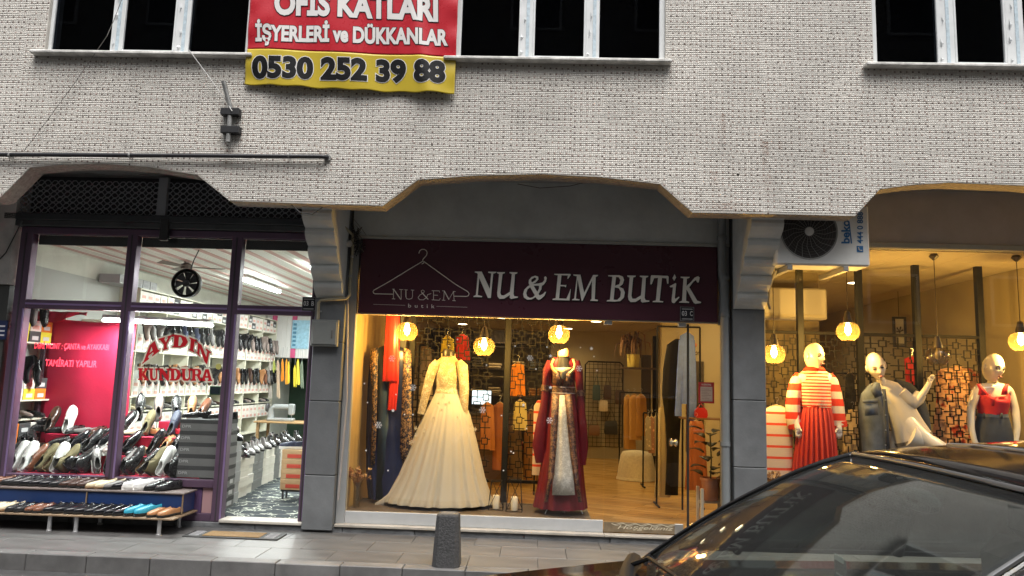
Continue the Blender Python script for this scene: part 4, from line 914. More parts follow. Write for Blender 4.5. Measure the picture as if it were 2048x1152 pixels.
bpart('pane', (2.345, .0, .2), (4.10, .008, 3.04), bgl, 0); bpart('pane', (4.104, .0, .2), (6.0, .008, 3.04), bgl, 0)
dr = bpart('glass_door', (.722, .001, .09), (1.556, .011, 2.2), bgl, 0)
MB().box((.722, -.003, .09), (1.50, .014, .185)).build('frosted_strip', M('frosted strip', (.20, .15, .09), .5, var=.3, vs=12), dr)
fit(text_geo('Hoşgeldiniz', 0, .004, .35), Vector((.86, -.005, .11)), Vector((1.42, -.005, .112)), Vector((.86, -.005, .16)), .001).build('greeting_lettering', M('greeting print', (.65, .58, .42), .5), dr, fixn=False)
for z in (.165, .172):
    pts = [(.8+.68*i/30, -.0052, z+.01*sin(i*1.1+z*90)) for i in range(31)]; MB().tube(pts, .002, 4).build('flourish', MATS['greeting print'], dr)
for x, z0, z1 in ((.735, 2.17, 2.225), (1.50, 2.17, 2.215), (1.47, .09, .19)): MB().box((x-.04, -.012, z0), (x+.045, .022, z1), .004).build('clamp', steel, dr)
MB().box((1.553, -.004, .09), (1.574, .014, 2.2), .002).build('edge_seal', M('black seal', (.02, .018, .015), .5), dr)
hd = A(1347, 885, -.03)
mb = MB(); mb.lathe([(.012, -.045), (.035, -.035), (.04, -.02), (.022, 0), (.04, .02), (.035, .035), (.012, .045)], (hd.x, -.035, hd.z), 16, 'x'); mb.build('handle', M('pale brass', (.55, .48, .33), .25, metal=.9), dr, smooth=50)
MB().cyl((hd.x, -.03, hd.z), (hd.x, .012, hd.z), .01, n=8).build('handle_stem', steel, dr)
# snowflake and star stickers on the left panes
stick = M('white sticker', (.85, .83, .8), .6)
def flake(px, py, r):
    c = A(px, py, -.003); mb = MB(); 
    for k in range(6):
        a = k*pi/3; d = (cos(a), sin(a)); q = (-sin(a), cos(a))
        def pt(u, v): return (c.x+d[0]*u*r+q[0]*v*r, -.003, c.z+d[1]*u*r+q[1]*v*r)
        mb.add([pt(.1, -.06), pt(1, -.06), pt(1, .06), pt(.1, .06)], [(0, 1, 2, 3)])
        for s in (-1, 1): mb.add([pt(.5, 0.05*s), pt(.8, .32*s), pt(.88, .26*s), pt(.62, .04*s)], [(0, 1, 2, 3)])
    o = mb.build('snowflake_sticker', stick, bf, fixn=False); tag(o, kind='stuff')
for px, py, r in ((784, 717, .036), (826, 775, .036), (757, 850, .038), (965, 820, .036), (1060, 716, .033), (1158, 737, .034), (1099, 841, .034)): flake(px, py, r)
def dot(px, py, r, n_=5, star=True):
    c = A(px, py, -.003); P = []
    for k in range(10 if star else 10):
        rr = r*(1 if (k % 2 == 0 or not star) else .5); P.append((c.x+rr*cos(k*pi/5+pi/2), -.003, c.z+rr*sin(k*pi/5+pi/2)))
    MB().add(P, [tuple(range(10))]).build('star_sticker' if star else 'dot_sticker', stick, bf, fixn=False)
for px, py in ((786, 821), (1183, 697), (1101, 712), (1101, 775), (1047, 810)): dot(px, py, .02)
for px, py in ((729, 767), (735, 805), (776, 941), (732, 901), (792, 789), (818, 733), (826, 829), (809, 829), (1161, 695), (1188, 713), (1094, 694), (1072, 738), (973, 730), (1003, 831), (1053, 857), (1022, 903), (1027, 906), (1007, 941), (915, 679), (1194, 741), (1030, 692)): dot(px, py, .008, star=False)

# ================================================================== sign board
sgn = thing('shop_sign', 'long maroon sign board with white boutique name and hanger emblem', 'sign', (0, -.04, 2.22))
x0, x1, z0, z1 = A(719, 555, -.04).x, A(1435, 570, -.04).x, 2.222, 3.008
mar = M('maroon board', (.075, .024, .036), .3, var=.06, vs=2, spec=.3)
MB().box((x0, -.045, z0), (x1, .04, z1), .004).build('board', mar, sgn)
MB().box((x0-.012, -.03, z0-.012), (x1+.012, .03, z0-.001)).build('lower_trim', M('trim pale', (.5, .45, .36), .5), sgn)
YS = -.047
LT = {
'N': [[(82, 96), (138, 97), (204, 238), (215, 112), (190, 105), (192, 97), (258, 98), (255, 106), (232, 114), (212, 312), (188, 312), (118, 150), (105, 288), (142, 298), (140, 306), (70, 304), (72, 297), (90, 288), (106, 118), (100, 108), (82, 104)]],
'U': [[(264, 101), (328, 101), (326, 109), (308, 116), (290, 270), (298, 290), (320, 292), (368, 262), (384, 116), (364, 108), (366, 100), (430, 103), (428, 111), (410, 118), (398, 280), (404, 298), (434, 302), (434, 310), (380, 320), (366, 312), (368, 288), (320, 318), (284, 320), (266, 300), (264, 270), (280, 116), (262, 108)]],
'&': [[(545, 140), (575, 130), (600, 138), (602, 160), (580, 185), (555, 198), (600, 194), (635, 185), (650, 165), (648, 142), (660, 135), (670, 148), (664, 178), (645, 203), (630, 212), (626, 240), (602, 280), (612, 292), (640, 278), (655, 262), (664, 264), (650, 295), (620, 322), (604, 328), (590, 320), (578, 305), (545, 325), (510, 326), (482, 308), (476, 280), (486, 245), (510, 220), (528, 208), (522, 190), (524, 165)], [(545, 160), (570, 144), (584, 150), (580, 164), (552, 184), (543, 178)], [(534, 224), (572, 290), (556, 306), (532, 312), (510, 300), (502, 272), (512, 242)], [(562, 212), (606, 212), (606, 235), (592, 262)]],
'E': [[(730, 115), (862, 116), (866, 124), (845, 155), (838, 155), (842, 128), (790, 126), (782, 205), (822, 207), (830, 203), (826, 226), (814, 217), (780, 216), (770, 316), (830, 318), (852, 270), (864, 238), (866, 240), (856, 332), (716, 328), (718, 320), (742, 314), (760, 126), (732, 122)]],
'M': [[(888, 120), (945, 122), (975, 270), (1048, 124), (1090, 124), (1088, 132), (1070, 140), (1062, 322), (1088, 328), (1086, 338), (1024, 336), (1026, 328), (1036, 322), (1040, 170), (962, 336), (954, 334), (922, 160), (908, 318), (938, 324), (936, 332), (876, 330), (878, 324), (894, 316), (916, 135), (888, 128)]],
'B': [[(1172, 126), (1262, 126), (1292, 138), (1302, 165), (1290, 200), (1262, 222), (1295, 236), (1308, 268), (1300, 310), (1270, 338), (1225, 342), (1160, 340), (1162, 332), (1186, 326), (1206, 138), (1172, 134)], [(1236, 140), (1258, 142), (1272, 165), (1262, 200), (1228, 212)], [(1226, 226), (1258, 232), (1276, 262), (1270, 305), (1245, 328), (1216, 326)]],
'U2': [[(1328, 128), (1398, 130), (1396, 138), (1376, 145), (1362, 295), (1370, 318), (1395, 318), (1440, 290), (1452, 146), (1430, 138), (1432, 130), (1500, 132), (1498, 140), (1480, 148), (1470, 312), (1478, 330), (1508, 334), (1508, 342), (1452, 350), (1440, 340), (1440, 318), (1395, 345), (1355, 346), (1338, 325), (1334, 300), (1348, 146), (1328, 136)]],
'T': [[(1524, 126), (1660, 132), (1666, 140), (1664, 195), (1655, 195), (1648, 152), (1612, 148), (1592, 335), (1622, 340), (1620, 348), (1535, 346), (1537, 338), (1562, 332), (1580, 148), (1548, 150), (1528, 200), (1516, 200), (1520, 140)]],
'i': [[(1675, 215), (1722, 190), (1728, 196), (1716, 310), (1722, 320), (1750, 300), (1754, 310), (1712, 355), (1695, 350), (1690, 335), (1702, 225), (1680, 225)], [(1715, 118), (1727, 145), (1712, 172), (1698, 148)]],
'K': [[(1765, 138), (1838, 140), (1836, 148), (1815, 155), (1812, 215), (1850, 180), (1880, 145), (1905, 134), (1920, 145), (1912, 185), (1900, 185), (1890, 165), (1868, 180), (1835, 225), (1900, 335), (1932, 345), (1930, 354), (1885, 360), (1870, 350), (1812, 240), (1808, 335), (1835, 345), (1832, 353), (1752, 350), (1755, 342), (1776, 335), (1788, 152), (1765, 146)]]}
let_m = M('sign letter cream', (.86, .83, .76), .5); let_sh = M('sign letter shadow outline', (.012, .006, .008), .4)
for ch, loops in LT.items():
    W_ = [[(A(930+p[0]/4.096, 520+p[1]/4.096, YS).x, A(930+p[0]/4.096, 520+p[1]/4.096, YS).z) for p in lp] for lp in loops]
    vs, fs = poly_geo(W_, .004, .006); MB().add([(v[0]+.006, YS-.004+v[2]*.9, v[1]-.004) for v in vs], fs).build('letter_shadow_outline', let_sh, sgn)  # dark offset copy painted as the letter's shadow outline
    vs, fs = poly_geo(W_, .006, 0); MB().add([(v[0], YS-.013+v[2]*.8, v[1]) for v in vs], fs).build('letter', let_m, sgn)
MB().box((x1+.014, -.02, 2.2), (1.987, .06, 3.01), .003).build('end_panel', frame_m, sgn)
# hanger emblem
def s7(x, y): return A(700+x/5.12, 470+y/5.12, YS-.004)
em_m = M('emblem cream', (.80, .74, .66), .5)
hook = [(705, 188), (715, 160), (735, 147), (760, 147), (782, 160), (790, 183), (782, 210), (762, 232), (748, 248), (742, 268), (752, 268), (762, 272), (752, 288), (735, 297)]
MB().tube([s7(*p) for p in hook], .0045, 6).build('hanger_hook', em_m, sgn)
MB().tube([s7(*p) for p in [(742, 270), (600, 355), (400, 478), (245, 565), (236, 580), (243, 597), (260, 602), (440, 606)]], .0045, 6).build('hanger_arm', em_m, sgn)
MB().tube([s7(*p) for p in [(762, 275), (900, 375), (1080, 505), (1205, 580), (1220, 600), (1212, 622), (1195, 629), (1065, 627)]], .0045, 6).build('hanger_arm', em_m, sgn)
def strokes(name, lst, r=.004):
    for st in lst: MB().tube([s7(*p) for p in st], r, 5).build(name, em_m, sgn)
strokes('emblem_letter', [[(445, 555), (445, 652)], [(432, 555), (455, 553)], [(430, 653), (462, 655)], [(524, 560), (524, 660)], [(505, 558), (545, 560)],
  [(572, 562), (572, 632), (580, 652), (605, 658), (632, 650), (640, 630), (640, 565)], [(558, 560), (590, 563)], [(625, 563), (656, 566)],
  [(800, 660), (735, 590), (728, 572), (745, 562), (762, 574), (755, 592), (715, 615), (697, 640), (712, 662), (750, 664), (785, 640), (795, 610), (830, 600)],
  [(855, 570), (855, 664)], [(838, 570), (915, 573), (917, 588)], [(855, 616), (900, 618)], [(838, 664), (915, 668), (924, 648)],
  [(965, 575), (958, 668)], [(965, 575), (1012, 660), (1060, 580)], [(1060, 578), (1066, 672)], [(945, 572), (970, 573)], [(1055, 577), (1080, 580)], [(942, 667), (975, 669)], [(1048, 671), (1082, 674)]], .0032)
strokes('emblem_letter', [[(447, 556), (520, 660)], [(572, 562), (572, 632)], [(968, 578), (1013, 662)], [(735, 590), (800, 660)]], .0052)
strokes('emblem_rule', [[(240, 710), (565, 720)], [(885, 730), (1200, 740)]], .0014)
fit(text_geo('butik', 0, .0, 0, 1.9), s7(597, 742), s7(866, 750), s7(597, 703), .002).build('emblem_word', em_m, sgn, fixn=False)
plate(1374, 628, -.055, '03', 'C', 'black house number plate 03 C at the lower right of the boutique sign')
# the reflected street lamp look of the gloss board comes from the gloss itself

# ================================================================== pendant lamps
amber = GLASS('amber glass', (1.0, .84, .52), .035, haze=.02)
for nd in amber.node_tree.nodes:
    if nd.type == 'BSDF_DIFFUSE':
        tl = amber.node_tree.nodes.new('ShaderNodeBsdfTranslucent'); tl.inputs[0].default_value = (1, .62, .2, 1)
        amber.node_tree.links.new(tl.outputs[0], nd.outputs[0].links[0].to_socket); break
clear = GLASS('smoked glass', (.75, .70, .62), .08)
bulb_e = EM('lit filament bulb', (1.0, .76, .38), 45); cap_m = M('lamp cap', (.06, .045, .03), .4); off_m = M('unlit bulb', (.4, .35, .25), .3)
def pendant(px, py, Y, zc, label, on=True, power=16):
    c = A(px, py, Y); t = thing('pendant_lamp', label, 'lamp', c, 'pendant lamps of the boutique')
    R_ = .116
    MB().cyl((c.x, c.y, c.z+.2), (c.x, c.y, zc), .004, n=6).build('cord', cap_m, t)
    MB().lathe([(.01, 0), (.035, -.004), (.05, -.03), (.012, -.07)], (c.x, c.y, zc), 16).build('ceiling_rose', cap_m, t, smooth=40)
    MB().lathe([(.008, .21), (.026, .2), (.032, .16), (.045, .12), (.05, .085), (.035, .08)], c, 16).build('socket', cap_m, t, smooth=40)
    pr = [(.046, .09), (.07, .082), (.092, .062), (.108, .035), (R_, 0), (.113, -.03), (.1, -.062), (.078, -.086), (.055, -.1), (.052, -.1)]
    MB().lathe(pr, c, 28, cap=False).build('globe', amber if on else clear, t, smooth=60)
    MB().lathe([(.012, .08), (.02, .06), (.03, .02), (.03, -.005), (.02, -.03), (.004, -.04)], c, 14).build('bulb', bulb_e if on else off_m, t, smooth=60)
    if on: lamp('pendant_light', 'POINT', c+Vector((0, 0, -.065)), power, WARM, .02, parent=t)
pendant(814, 662, .17, CL, 'lit amber globe pendant above the blue dress, leftmost', power=18)
pendant(968, 692, .20, CL, 'lit amber globe pendant right of the white gown', power=18)
pendant(1118, 668, .17, CL, 'lit amber globe pendant above the burgundy robe', power=18)
pendant(1548, 707, .20, CR, 'lit amber globe pendant beside the pillar above the striped pullover', power=18)
pendant(1696, 662, .17, CR, 'lit amber globe pendant between the first two mannequins', power=20)
pendant(1876, 712, .2, CR, 'unlit smoky globe pendant between the second and third mannequins', on=False)
pendant(2042, 682, .17, CR, 'lit amber globe pendant at the right edge of the picture', power=20)
def downlight(x, y, z, label, power=18):
    t = thing('ceiling_light', label, 'lamp', (x, y, z), 'round ceiling lights of the boutique')
    MB().lathe([(.10, 0), (.105, -.012), (.088, -.016), (.088, 0)], (x, y, z), 24, cap=False).build('rim', M('downlight rim', (.7, .68, .6), .4), t, smooth=40)
    MB().lathe([(.088, -.004), (.088, -.010)], (x, y, z), 24).build('diffuser', EM('lit diffuser', (1, .82, .5), 9), t)
    lamp('ceiling_lamp_light', 'SPOT', (x, y, z-.03), power, (1, .70, .30), .09, parent=t, spot=rad(150))
k = 0
for (x, y, nm) in ((.9, 1.9, 'inside the boutique door'), (-.6, 2.2, 'behind the burgundy robe'), (-.6, 4.6, 'towards the back behind the left lattice'), (1.0, 4.8, 'at the back above the handbags'), (-1.4, 6.2, 'in the far left corner of the boutique'), (.6, 6.6, 'close to the back wall of the boutique')): downlight(x, y, CL, 'round lit ceiling light '+nm, 26 if y < 5 and x > .5 else 12)
for (x, y, nm) in ((2.9, 2.6, 'behind the striped sweater mannequin'), (4.3, 2.4, 'behind the mannequin in the denim jacket'), (4.6, 5.0, 'in the rear right of the boutique'), (3.2, 5.2, 'in the rear middle of the boutique')): downlight(x, y, CR, 'round lit ceiling light '+nm, 12)

# ================================================================== lattice screens
iron = M('black lattice iron', (.012, .011, .010), .6, spec=.2)
P_ = .25
def motif_mesh():
    mb = MB(); t = .0055; d = .006
    def bar(x0, z0, x1, z1): mb.box((min(x0, x1)-t, -d, min(z0, z1)-t), (max(x0, x1)+t, d, max(z0, z1)+t))
    def sq(cx, cz, h): bar(cx-h, cz-h, cx+h, cz-h); bar(cx-h, cz+h, cx+h, cz+h); bar(cx-h, cz-h+2*t, cx-h, cz+h-2*t); bar(cx+h, cz-h+2*t, cx+h, cz+h-2*t)
    sq(.07, .07, .042); sq(.178, .168, .034)
    bar(.112+2*t, .07, P_-2*t, .07); bar(.07, .112+2*t, .07, P_-2*t); bar(.0, .168, .07-2*t, .168); bar(.07+2*t, .168, .144-2*t, .168); bar(.178, 0, .178, .07-2*t); bar(.178, .07+2*t, .178, .134-2*t)
    bar(.212+2*t, .19, P_-2*t, .19); bar(.19, .202+2*t, .19, P_-2*t); bar(0, .04, .028-2*t, .04); bar(.04, 0, .04, .028-2*t)
    me = mb.mesh('lattice_motif'); bm = bmesh.new(); bm.from_mesh(me); bmesh.ops.recalc_face_normals(bm, faces=bm.faces[:]); bm.to_mesh(me); bm.free(); me.materials.append(iron); return me
MOT = motif_mesh()
def screen(pxl, pxr, ztop, zbot, Y, label, posts=(True, True), ceil=None):
    xl, xr = A(pxl, 760, Y).x, A(pxr, 760, Y).x
    t = thing('lattice_screen', label, 'screen', ((xl+xr)/2, Y, FZ))
    nxm = max(1, int(round((xr-xl)/P_))); nzm = int(round((ztop-zbot)/P_)); sx = (xr-xl)/(nxm*P_)
    for i in range(nxm):
        for j in range(nzm):
            o = bpy.data.objects.new('lattice_motif', MOT); link(o, t); o.location = Vector((xl+i*P_*sx, Y, zbot+j*P_))-WL[t]; o.scale = (sx*.998, 1, .998)
    zt = zbot+nzm*P_
    MB().box((xl, Y-.02, zt), (xr, Y+.02, zt+.035), .003).build('top_rail', iron, t); MB().box((xl, Y-.02, zbot-.04), (xr, Y+.02, zbot-.006), .003).build('bottom_rail', iron, t)
    for s, x in zip(posts, (xl, xr)):
        if s: MB().box((x-.035, Y-.035, FZ), (x+.035, Y+.035, ceil or CL), .004).build('post', M('screen post', (.014, .014, .013), .5, spec=.3), t)
screen(822, 985, 2.5, .45, .95, 'black geometric lattice screen behind the white gown', (True, False), CL)
screen(1014, 1128, 2.5, .45, .95, 'black geometric lattice screen behind the burgundy robe', (True, False), CL)
screen(1520, 1598, 2.22, .45, .95, 'black lattice screen behind the striped pullover beside the pillar', (False, False), CR)
screen(1602, 1722, 2.22, .45, .95, 'black lattice screen behind the striped sweater mannequin', (True, True), CR)
screen(1728, 1838, 2.22, .45, .955, 'black lattice screen behind the mannequin in the denim jacket', (False, True), CR)
screen(1846, 1966, 2.22, .45, .95, 'black lattice screen in front of the orange patterned dress', (False, True), CR)
# ================================================================== cloth helpers
def cl(name, c, r=.8, **k): return M(name, c, r, spec=.3, **({'bump': .15, 'bs': 90} | k))
def sil(rows, Y, depth=.5, folds=0, amp=0.0, n=48, ph=0.0, flat_min=.0, cap=True, sharp=1.0, py0=None, vneck=0, grow=0):
    """loft through (py, pxL, pxR[, depth in m]) rows measured on the plane y=Y"""
    R_ = []; N_ = len(rows)
    for i, rw in enumerate(rows):
        a, b = A(rw[1], rw[0], Y), A(rw[2], rw[0], Y); hw = (b.x-a.x)/2; cx = (a.x+b.x)/2; z = (a.z+b.z)/2
        dp = rw[3] if len(rw) > 3 else max(hw*depth, flat_min)
        k = i/(N_-1); ring = []
        for j in range(n):
            t = 2*pi*j/n; w_ = cos(folds*t+ph+.6*sin(3*t)) if sharp != 1 else .62*cos(folds*t+ph+.6*sin(3*t))+.5*cos(int(folds*1.7)*t+2*ph+.9*sin(2*t))*sin(3*t+ph); w_ = math.copysign(abs(w_)**sharp, w_)
            m_ = 1+amp*((.25+.75*k) if py0 is None else max(0, min(1, (rw[0]-py0)/120)))*w_
            zz_ = z-vneck*max(0, -sin(t))**4*max(0, 1-2.2*k)
            ring.append((cx+(hw+grow)*cos(t)*(1+.4*(m_-1)), Y+(dp+grow)*sin(t)*m_-(m_-1)*dp*.2, zz_))
        R_.append(ring)
    return MB().rings(R_, True, cap, cap)
def smooth_rows(rows, steps=3):
    out = []
    for a, b in zip(rows, rows[1:]):
        for k in range(steps):
            t = k/steps; out.append(tuple(p+(q-p)*t for p, q in zip(a, b)))
    out.append(rows[-1]); return out
def spine(pts, Y, depth=.8, n=18, folds=0, amp=0, cap=True):
    """limb-like loft: (px, py, half width px[, dy])"""
    P = [A(p[0], p[1], Y) for p in pts]; R_ = []
    for i, p in enumerate(P):
        t = P[min(i+1, len(P)-1)]-P[max(i-1, 0)]; t.y = 0; t.normalize(); s_ = Vector((t.z, 0, -t.x)); hw = pts[i][2]*(Y-CAM[1])/FOC; dy = pts[i][3] if len(pts[i]) > 3 else 0
        R_.append([p+s_*hw*cos(2*pi*k/n)*(1+amp*cos(folds*2*pi*k/n+i))+Vector((0, dy+hw*depth*sin(2*pi*k/n)*(1+amp*cos(folds*2*pi*k/n+i)), 0)) for k in range(n)])
    return MB().rings(R_, True, cap, cap)
def stripe_mat(name, c1, c2, period, duty=.5, phase=0.0, rough=.85, tilt=(0, 0, 1)):
    m = M(name, c1, rough, bump=.25, bs=140); n = m.node_tree.nodes; L = m.node_tree.links
    tc = n.new('ShaderNodeTexCoord'); dt = n.new('ShaderNodeVectorMath'); dt.operation = 'DOT_PRODUCT'; dt.inputs[1].default_value = tilt
    a = n.new('ShaderNodeMath'); a.operation = 'MULTIPLY_ADD'; a.inputs[1].default_value = 1/period; a.inputs[2].default_value = phase+50
    f = n.new('ShaderNodeMath'); f.operation = 'FRACT'; g = n.new('ShaderNodeMath'); g.operation = 'GREATER_THAN'; g.inputs[1].default_value = duty
    mx = n.new('ShaderNodeMixRGB'); mx.inputs[1].default_value = (*c1, 1); mx.inputs[2].default_value = (*c2, 1)
    L.new(tc.outputs['Object'], dt.inputs[0]); L.new(dt.outputs['Value'], a.inputs[0]); L.new(a.outputs[0], f.inputs[0]); L.new(f.outputs[0], g.inputs[0]); L.new(g.outputs[0], mx.inputs[0]); L.new(mx.outputs[0], n['Principled BSDF'].inputs['Base Color'])
    return m
def sequin_mat(name, base, spark, scale=70, amount=.45, rough=.3):
    m = M(name, base, rough, spec=.5); n = m.node_tree.nodes; L = m.node_tree.links
    tc = n.new('ShaderNodeTexCoord'); v = n.new('ShaderNodeTexVoronoi'); v.inputs['Scale'].default_value = scale
    nz = n.new('ShaderNodeTexNoise'); nz.inputs['Scale'].default_value = scale*.25; nz.inputs['Detail'].default_value = 4
    cr = n.new('ShaderNodeValToRGB'); cr.color_ramp.elements[0].position = 1-amount-.12; cr.color_ramp.elements[1].position = 1-amount+.02; cr.color_ramp.elements[0].color = (*base, 1); cr.color_ramp.elements[1].color = (*spark, 1)
    ad = n.new('ShaderNodeMath'); ad.operation = 'MULTIPLY_ADD'; ad.inputs[1].default_value = .6; 
    bp = n.new('ShaderNodeBump'); bp.inputs['Strength'].default_value = .6; bp.inputs['Distance'].default_value = .006
    L.new(tc.outputs['Object'], v.inputs['Vector']); L.new(tc.outputs['Object'], nz.inputs['Vector']); L.new(v.outputs['Distance'], ad.inputs[0]); L.new(nz.outputs[0], ad.inputs[2])
    L.new(ad.outputs[0], cr.inputs[0]); L.new(cr.outputs[0], n['Principled BSDF'].inputs['Base Color']); L.new(v.outputs['Distance'], bp.inputs['Height']); L.new(bp.outputs[0], n['Principled BSDF'].inputs['Normal'])
    return m

# ================================================================== white gown
Yg = .55
gown_m = sequin_mat('ivory lace', (.56, .49, .36), (.34, .27, .16), 85, .2, .7); tulle = cl('ivory tulle', (.47, .42, .325), .75, bump=.1)
g0 = A(880, 1018, Yg); gw = thing('wedding_gown', 'ivory lace gown with long sleeves and a wide pleated skirt', 'gown', (g0.x, Yg, .2))
top_ = [(707, 884, 910, .05), (715, 883, 911, .055), (722, 874, 918, .07), (732, 869, 922, .095), (750, 869, 921, .115), (764, 871, 918, .11), (776, 873, 917, .105), (786, 870, 921, .118)]
sk_ = [(800, 863, 929, .15), (830, 848, 941, .21), (870, 831, 951, .27), (910, 814, 960, .32), (950, 797, 969, .37), (980, 780, 979, .405), (995, 771, 984, .425), (1001, 767, 987, .43)]
sil(smooth_rows(top_+sk_, 4), Yg+.04, folds=23, amp=.042, n=220, ph=.4, py0=784).build('dress_body', tulle, gw, smooth=80)
sil(smooth_rows(top_, 4), Yg+.04, n=60, grow=.004).build('lace_bodice', gown_m, gw, smooth=70)
for k in range(34):      # scattered lace appliques running down the skirt
    t = 2*pi*random.random(); u_ = random.random()**1.6; py = 792+u_*95; hw_ = (30+u_*45)
    if sin(t) > .1: continue
    p_ = A(894+hw_*cos(t)-u_*6, py, Yg); rr = .14+.16*u_; c = Vector((p_.x, Yg+.04+rr*sin(t)-.004, p_.z)); mb = MB()
    for j in range(5):
        a = j*1.256+k; mb.add([c, c+Vector((.012*cos(a-.5), -.003, .016*sin(a-.5))), c+Vector((.022*cos(a), -.002, .03*sin(a))), c+Vector((.012*cos(a+.5), -.003, .016*sin(a+.5)))], [(0, 1, 2, 3)])
    mb.build('lace_motif', M('lace applique', (.58, .51, .38), .8), gw, fixn=False)
sil(smooth_rows([(990, 773, 983, .425), (997, 769, 986, .435), (1002, 766, 988, .44)]), Yg+.04, folds=23, amp=.055, n=220, ph=.4, cap=False, py0=784).build('hem_band', cl('ivory satin hem', (.44, .39, .29), .5), gw, smooth=80)
spine([(835, 950, 14), (815, 975, 18), (790, 994, 13), (765, 1005, 7), (750, 1009, 3)], Yg-.1, .35, 24, 5, .08).build('train', tulle, gw, smooth=80)
for pts in ([(875, 722, 6), (868, 733, 10), (860, 755, 9.5), (853, 780, 9), (847, 805, 8), (842, 828, 7.5)], [(918, 722, 6), (925, 733, 11), (927, 755, 10), (928, 780, 9.5), (928, 805, 8.5), (927, 830, 8)]):
    spine(pts, Yg-.03, .9, 16, 3, .04).build('sleeve', gown_m, gw, smooth=70)
spine([(897, 712, 12.5), (897, 704, 12), (898, 699, 10)], Yg, .9, 18).build('neck_cap', M('form black', (.02, .018, .016), .4), gw, smooth=60)
c = A(898, 694, Yg); MB().lathe([(.008, -.02), (.016, 0), (.022, .015), (.012, .035), (.0, .04)], c, 14).build('form_knob', MATS['form black'], gw, smooth=50)

# ================================================================== burgundy robe
Yr = .34; r0_ = A(1120, 1025, Yr); rb = thing('embroidered_robe', 'burgundy velvet robe with gold embroidered edges over a white dress', 'robe', (r0_.x, Yr, .2))
velv = M('burgundy velvet', (.115, .003, .009), .55, var=.25, vs=5, spec=.4)
emb = sequin_mat('gold embroidery', (.03, .008, .010), (.24, .11, .05), 130, .10, .4)
brocade = sequin_mat('white brocade', (.66, .63, .56), (.45, .42, .36), 110, .2, .7)
sil(smooth_rows([(716, 1106, 1148, .06), (726, 1098, 1158, .09), (745, 1098, 1154, .12), (765, 1102, 1149, .115), (782, 1098, 1151, .11), (830, 1094, 1158, .17), (900, 1087, 1163, .22), (970, 1075, 1169, .26), (1013, 1066, 1174, .28)], 4), Yr+.05, folds=11, amp=.07, n=110, ph=1).build('robe_body', velv, rb, smooth=80)
for pts in ([(1101, 722, 7), (1095, 740, 9), (1092, 775, 8), (1088, 812, 8), (1082, 850, 11), (1079, 890, 14), (1082, 925, 10)], [(1152, 722, 7), (1157, 742, 8.5), (1160, 780, 7.5), (1162, 815, 8), (1164, 850, 10), (1165, 895, 11), (1164, 930, 7)]):
    spine(pts, Yr, .7, 18, 2, .06).build('sleeve', velv, rb, smooth=70)
for pts in ([(1092, 770, 9.5), (1091, 782, 9.5)], [(1160, 780, 9), (1161, 792, 9.2)]): spine(pts, Yr, .72, 18).build('cuff_band', emb, rb, smooth=60)
yf = Yr-.2
def strip(L_, R_, Y0, Y1, name, m_, bow=.0):
    mb = MB(); n_ = len(L_); P = []
    for i in range(n_):
        k = i/(n_-1); Y = Y0+(Y1-Y0)*k
        a, b = A(L_[i][0], L_[i][1], Y), A(R_[i][0], R_[i][1], Y); c = (a+b)/2; c.y -= bow
        P += [a, c, b]
    F = []
    for i in range(n_-1):
        for j in range(2): F.append((i*3+j, i*3+j+1, i*3+j+4, i*3+j+3))
    return mb.add(P, F).build(name, m_, rb, smooth=60, solid=.006, fixn=False)
Yt, Yb = Yr-.075, Yr-.245
strip([(1118, 790), (1114, 840), (1110, 900), (1106, 950), (1104, 990)], [(1130, 790), (1135, 840), (1141, 900), (1147, 950), (1150, 990)], Yt-.015, Yb-.01, 'underdress', brocade, .02)
strip([(1104, 788), (1102, 840), (1100, 900), (1096, 960), (1088, 1005)], [(1119, 790), (1116, 840), (1112, 900), (1108, 950), (1094, 1004)], Yt-.02, Yb-.03, 'edge_panel', emb, .006)
strip([(1129, 790), (1134, 840), (1140, 900), (1147, 950), (1157, 1005)], [(1143, 788), (1148, 840), (1153, 900), (1158, 960), (1164, 1004)], Yt-.02, Yb-.03, 'edge_panel', emb, .006)
strip([(1105, 736), (1106, 750), (1104, 770)], [(1124, 752), (1125, 765), (1125, 774)], Yr-.075, Yr-.075, 'chest_panel', emb, .02); strip([(1126, 752), (1126, 765), (1126, 774)], [(1146, 736), (1145, 750), (1146, 770)], Yr-.075, Yr-.075, 'chest_panel', emb, .02)
strip([(1108, 735), (1116, 745), (1124, 758)], [(1144, 735), (1136, 745), (1127, 758)], Yr-.08, Yr-.085, 'neckline_insert', cl('gold ivory satin', (.68, .58, .36), .4), .025)
sil([(774, 1100, 1150, .125), (786, 1099, 1151, .13)], Yr+.045, n=40).build('belt', emb, rb, smooth=60)
for y in (774, 786): sil([(y-1, 1099, 1151, .13), (y+1, 1099, 1151, .132)], Yr+.045, n=40).build('belt_cord', cl('silver cord', (.4, .33, .3), .4), rb, smooth=60)
for pts in ([(1108, 718), (1103, 728), (1105, 738), (1113, 746)], [(1146, 718), (1150, 728), (1148, 738), (1140, 746)]): MB().tube([A(x, y, Yr-.085) for x, y in pts], .014, 8).build('collar_trim', sequin_mat('gold trim', (.45, .28, .08), (.85, .62, .25), 60, .5, .3), rb, smooth=60)
spine([(1127, 738, 17), (1127, 724, 12), (1127, 712, 11)], Yr-.01, .8, 18).build('neck_form', MATS['form black'], rb, smooth=60)
spine([(1127, 713, 11.5), (1127, 702, 11), (1126, 699, 9)], Yr-.01, .9, 18).build('neck_cap', sequin_mat('coral beads', (.35, .07, .03), (.75, .3, .15), 60, .5, .4), rb, smooth=60)
for pts in ([(1108, 990), (1090, 1028)], [(1150, 990), (1165, 1028)], [(1128, 985), (1127, 1020)]): MB().tube([A(x, y, Yr-.1) for x, y in pts], .006, 6).build('stand_leg', steel, rb)
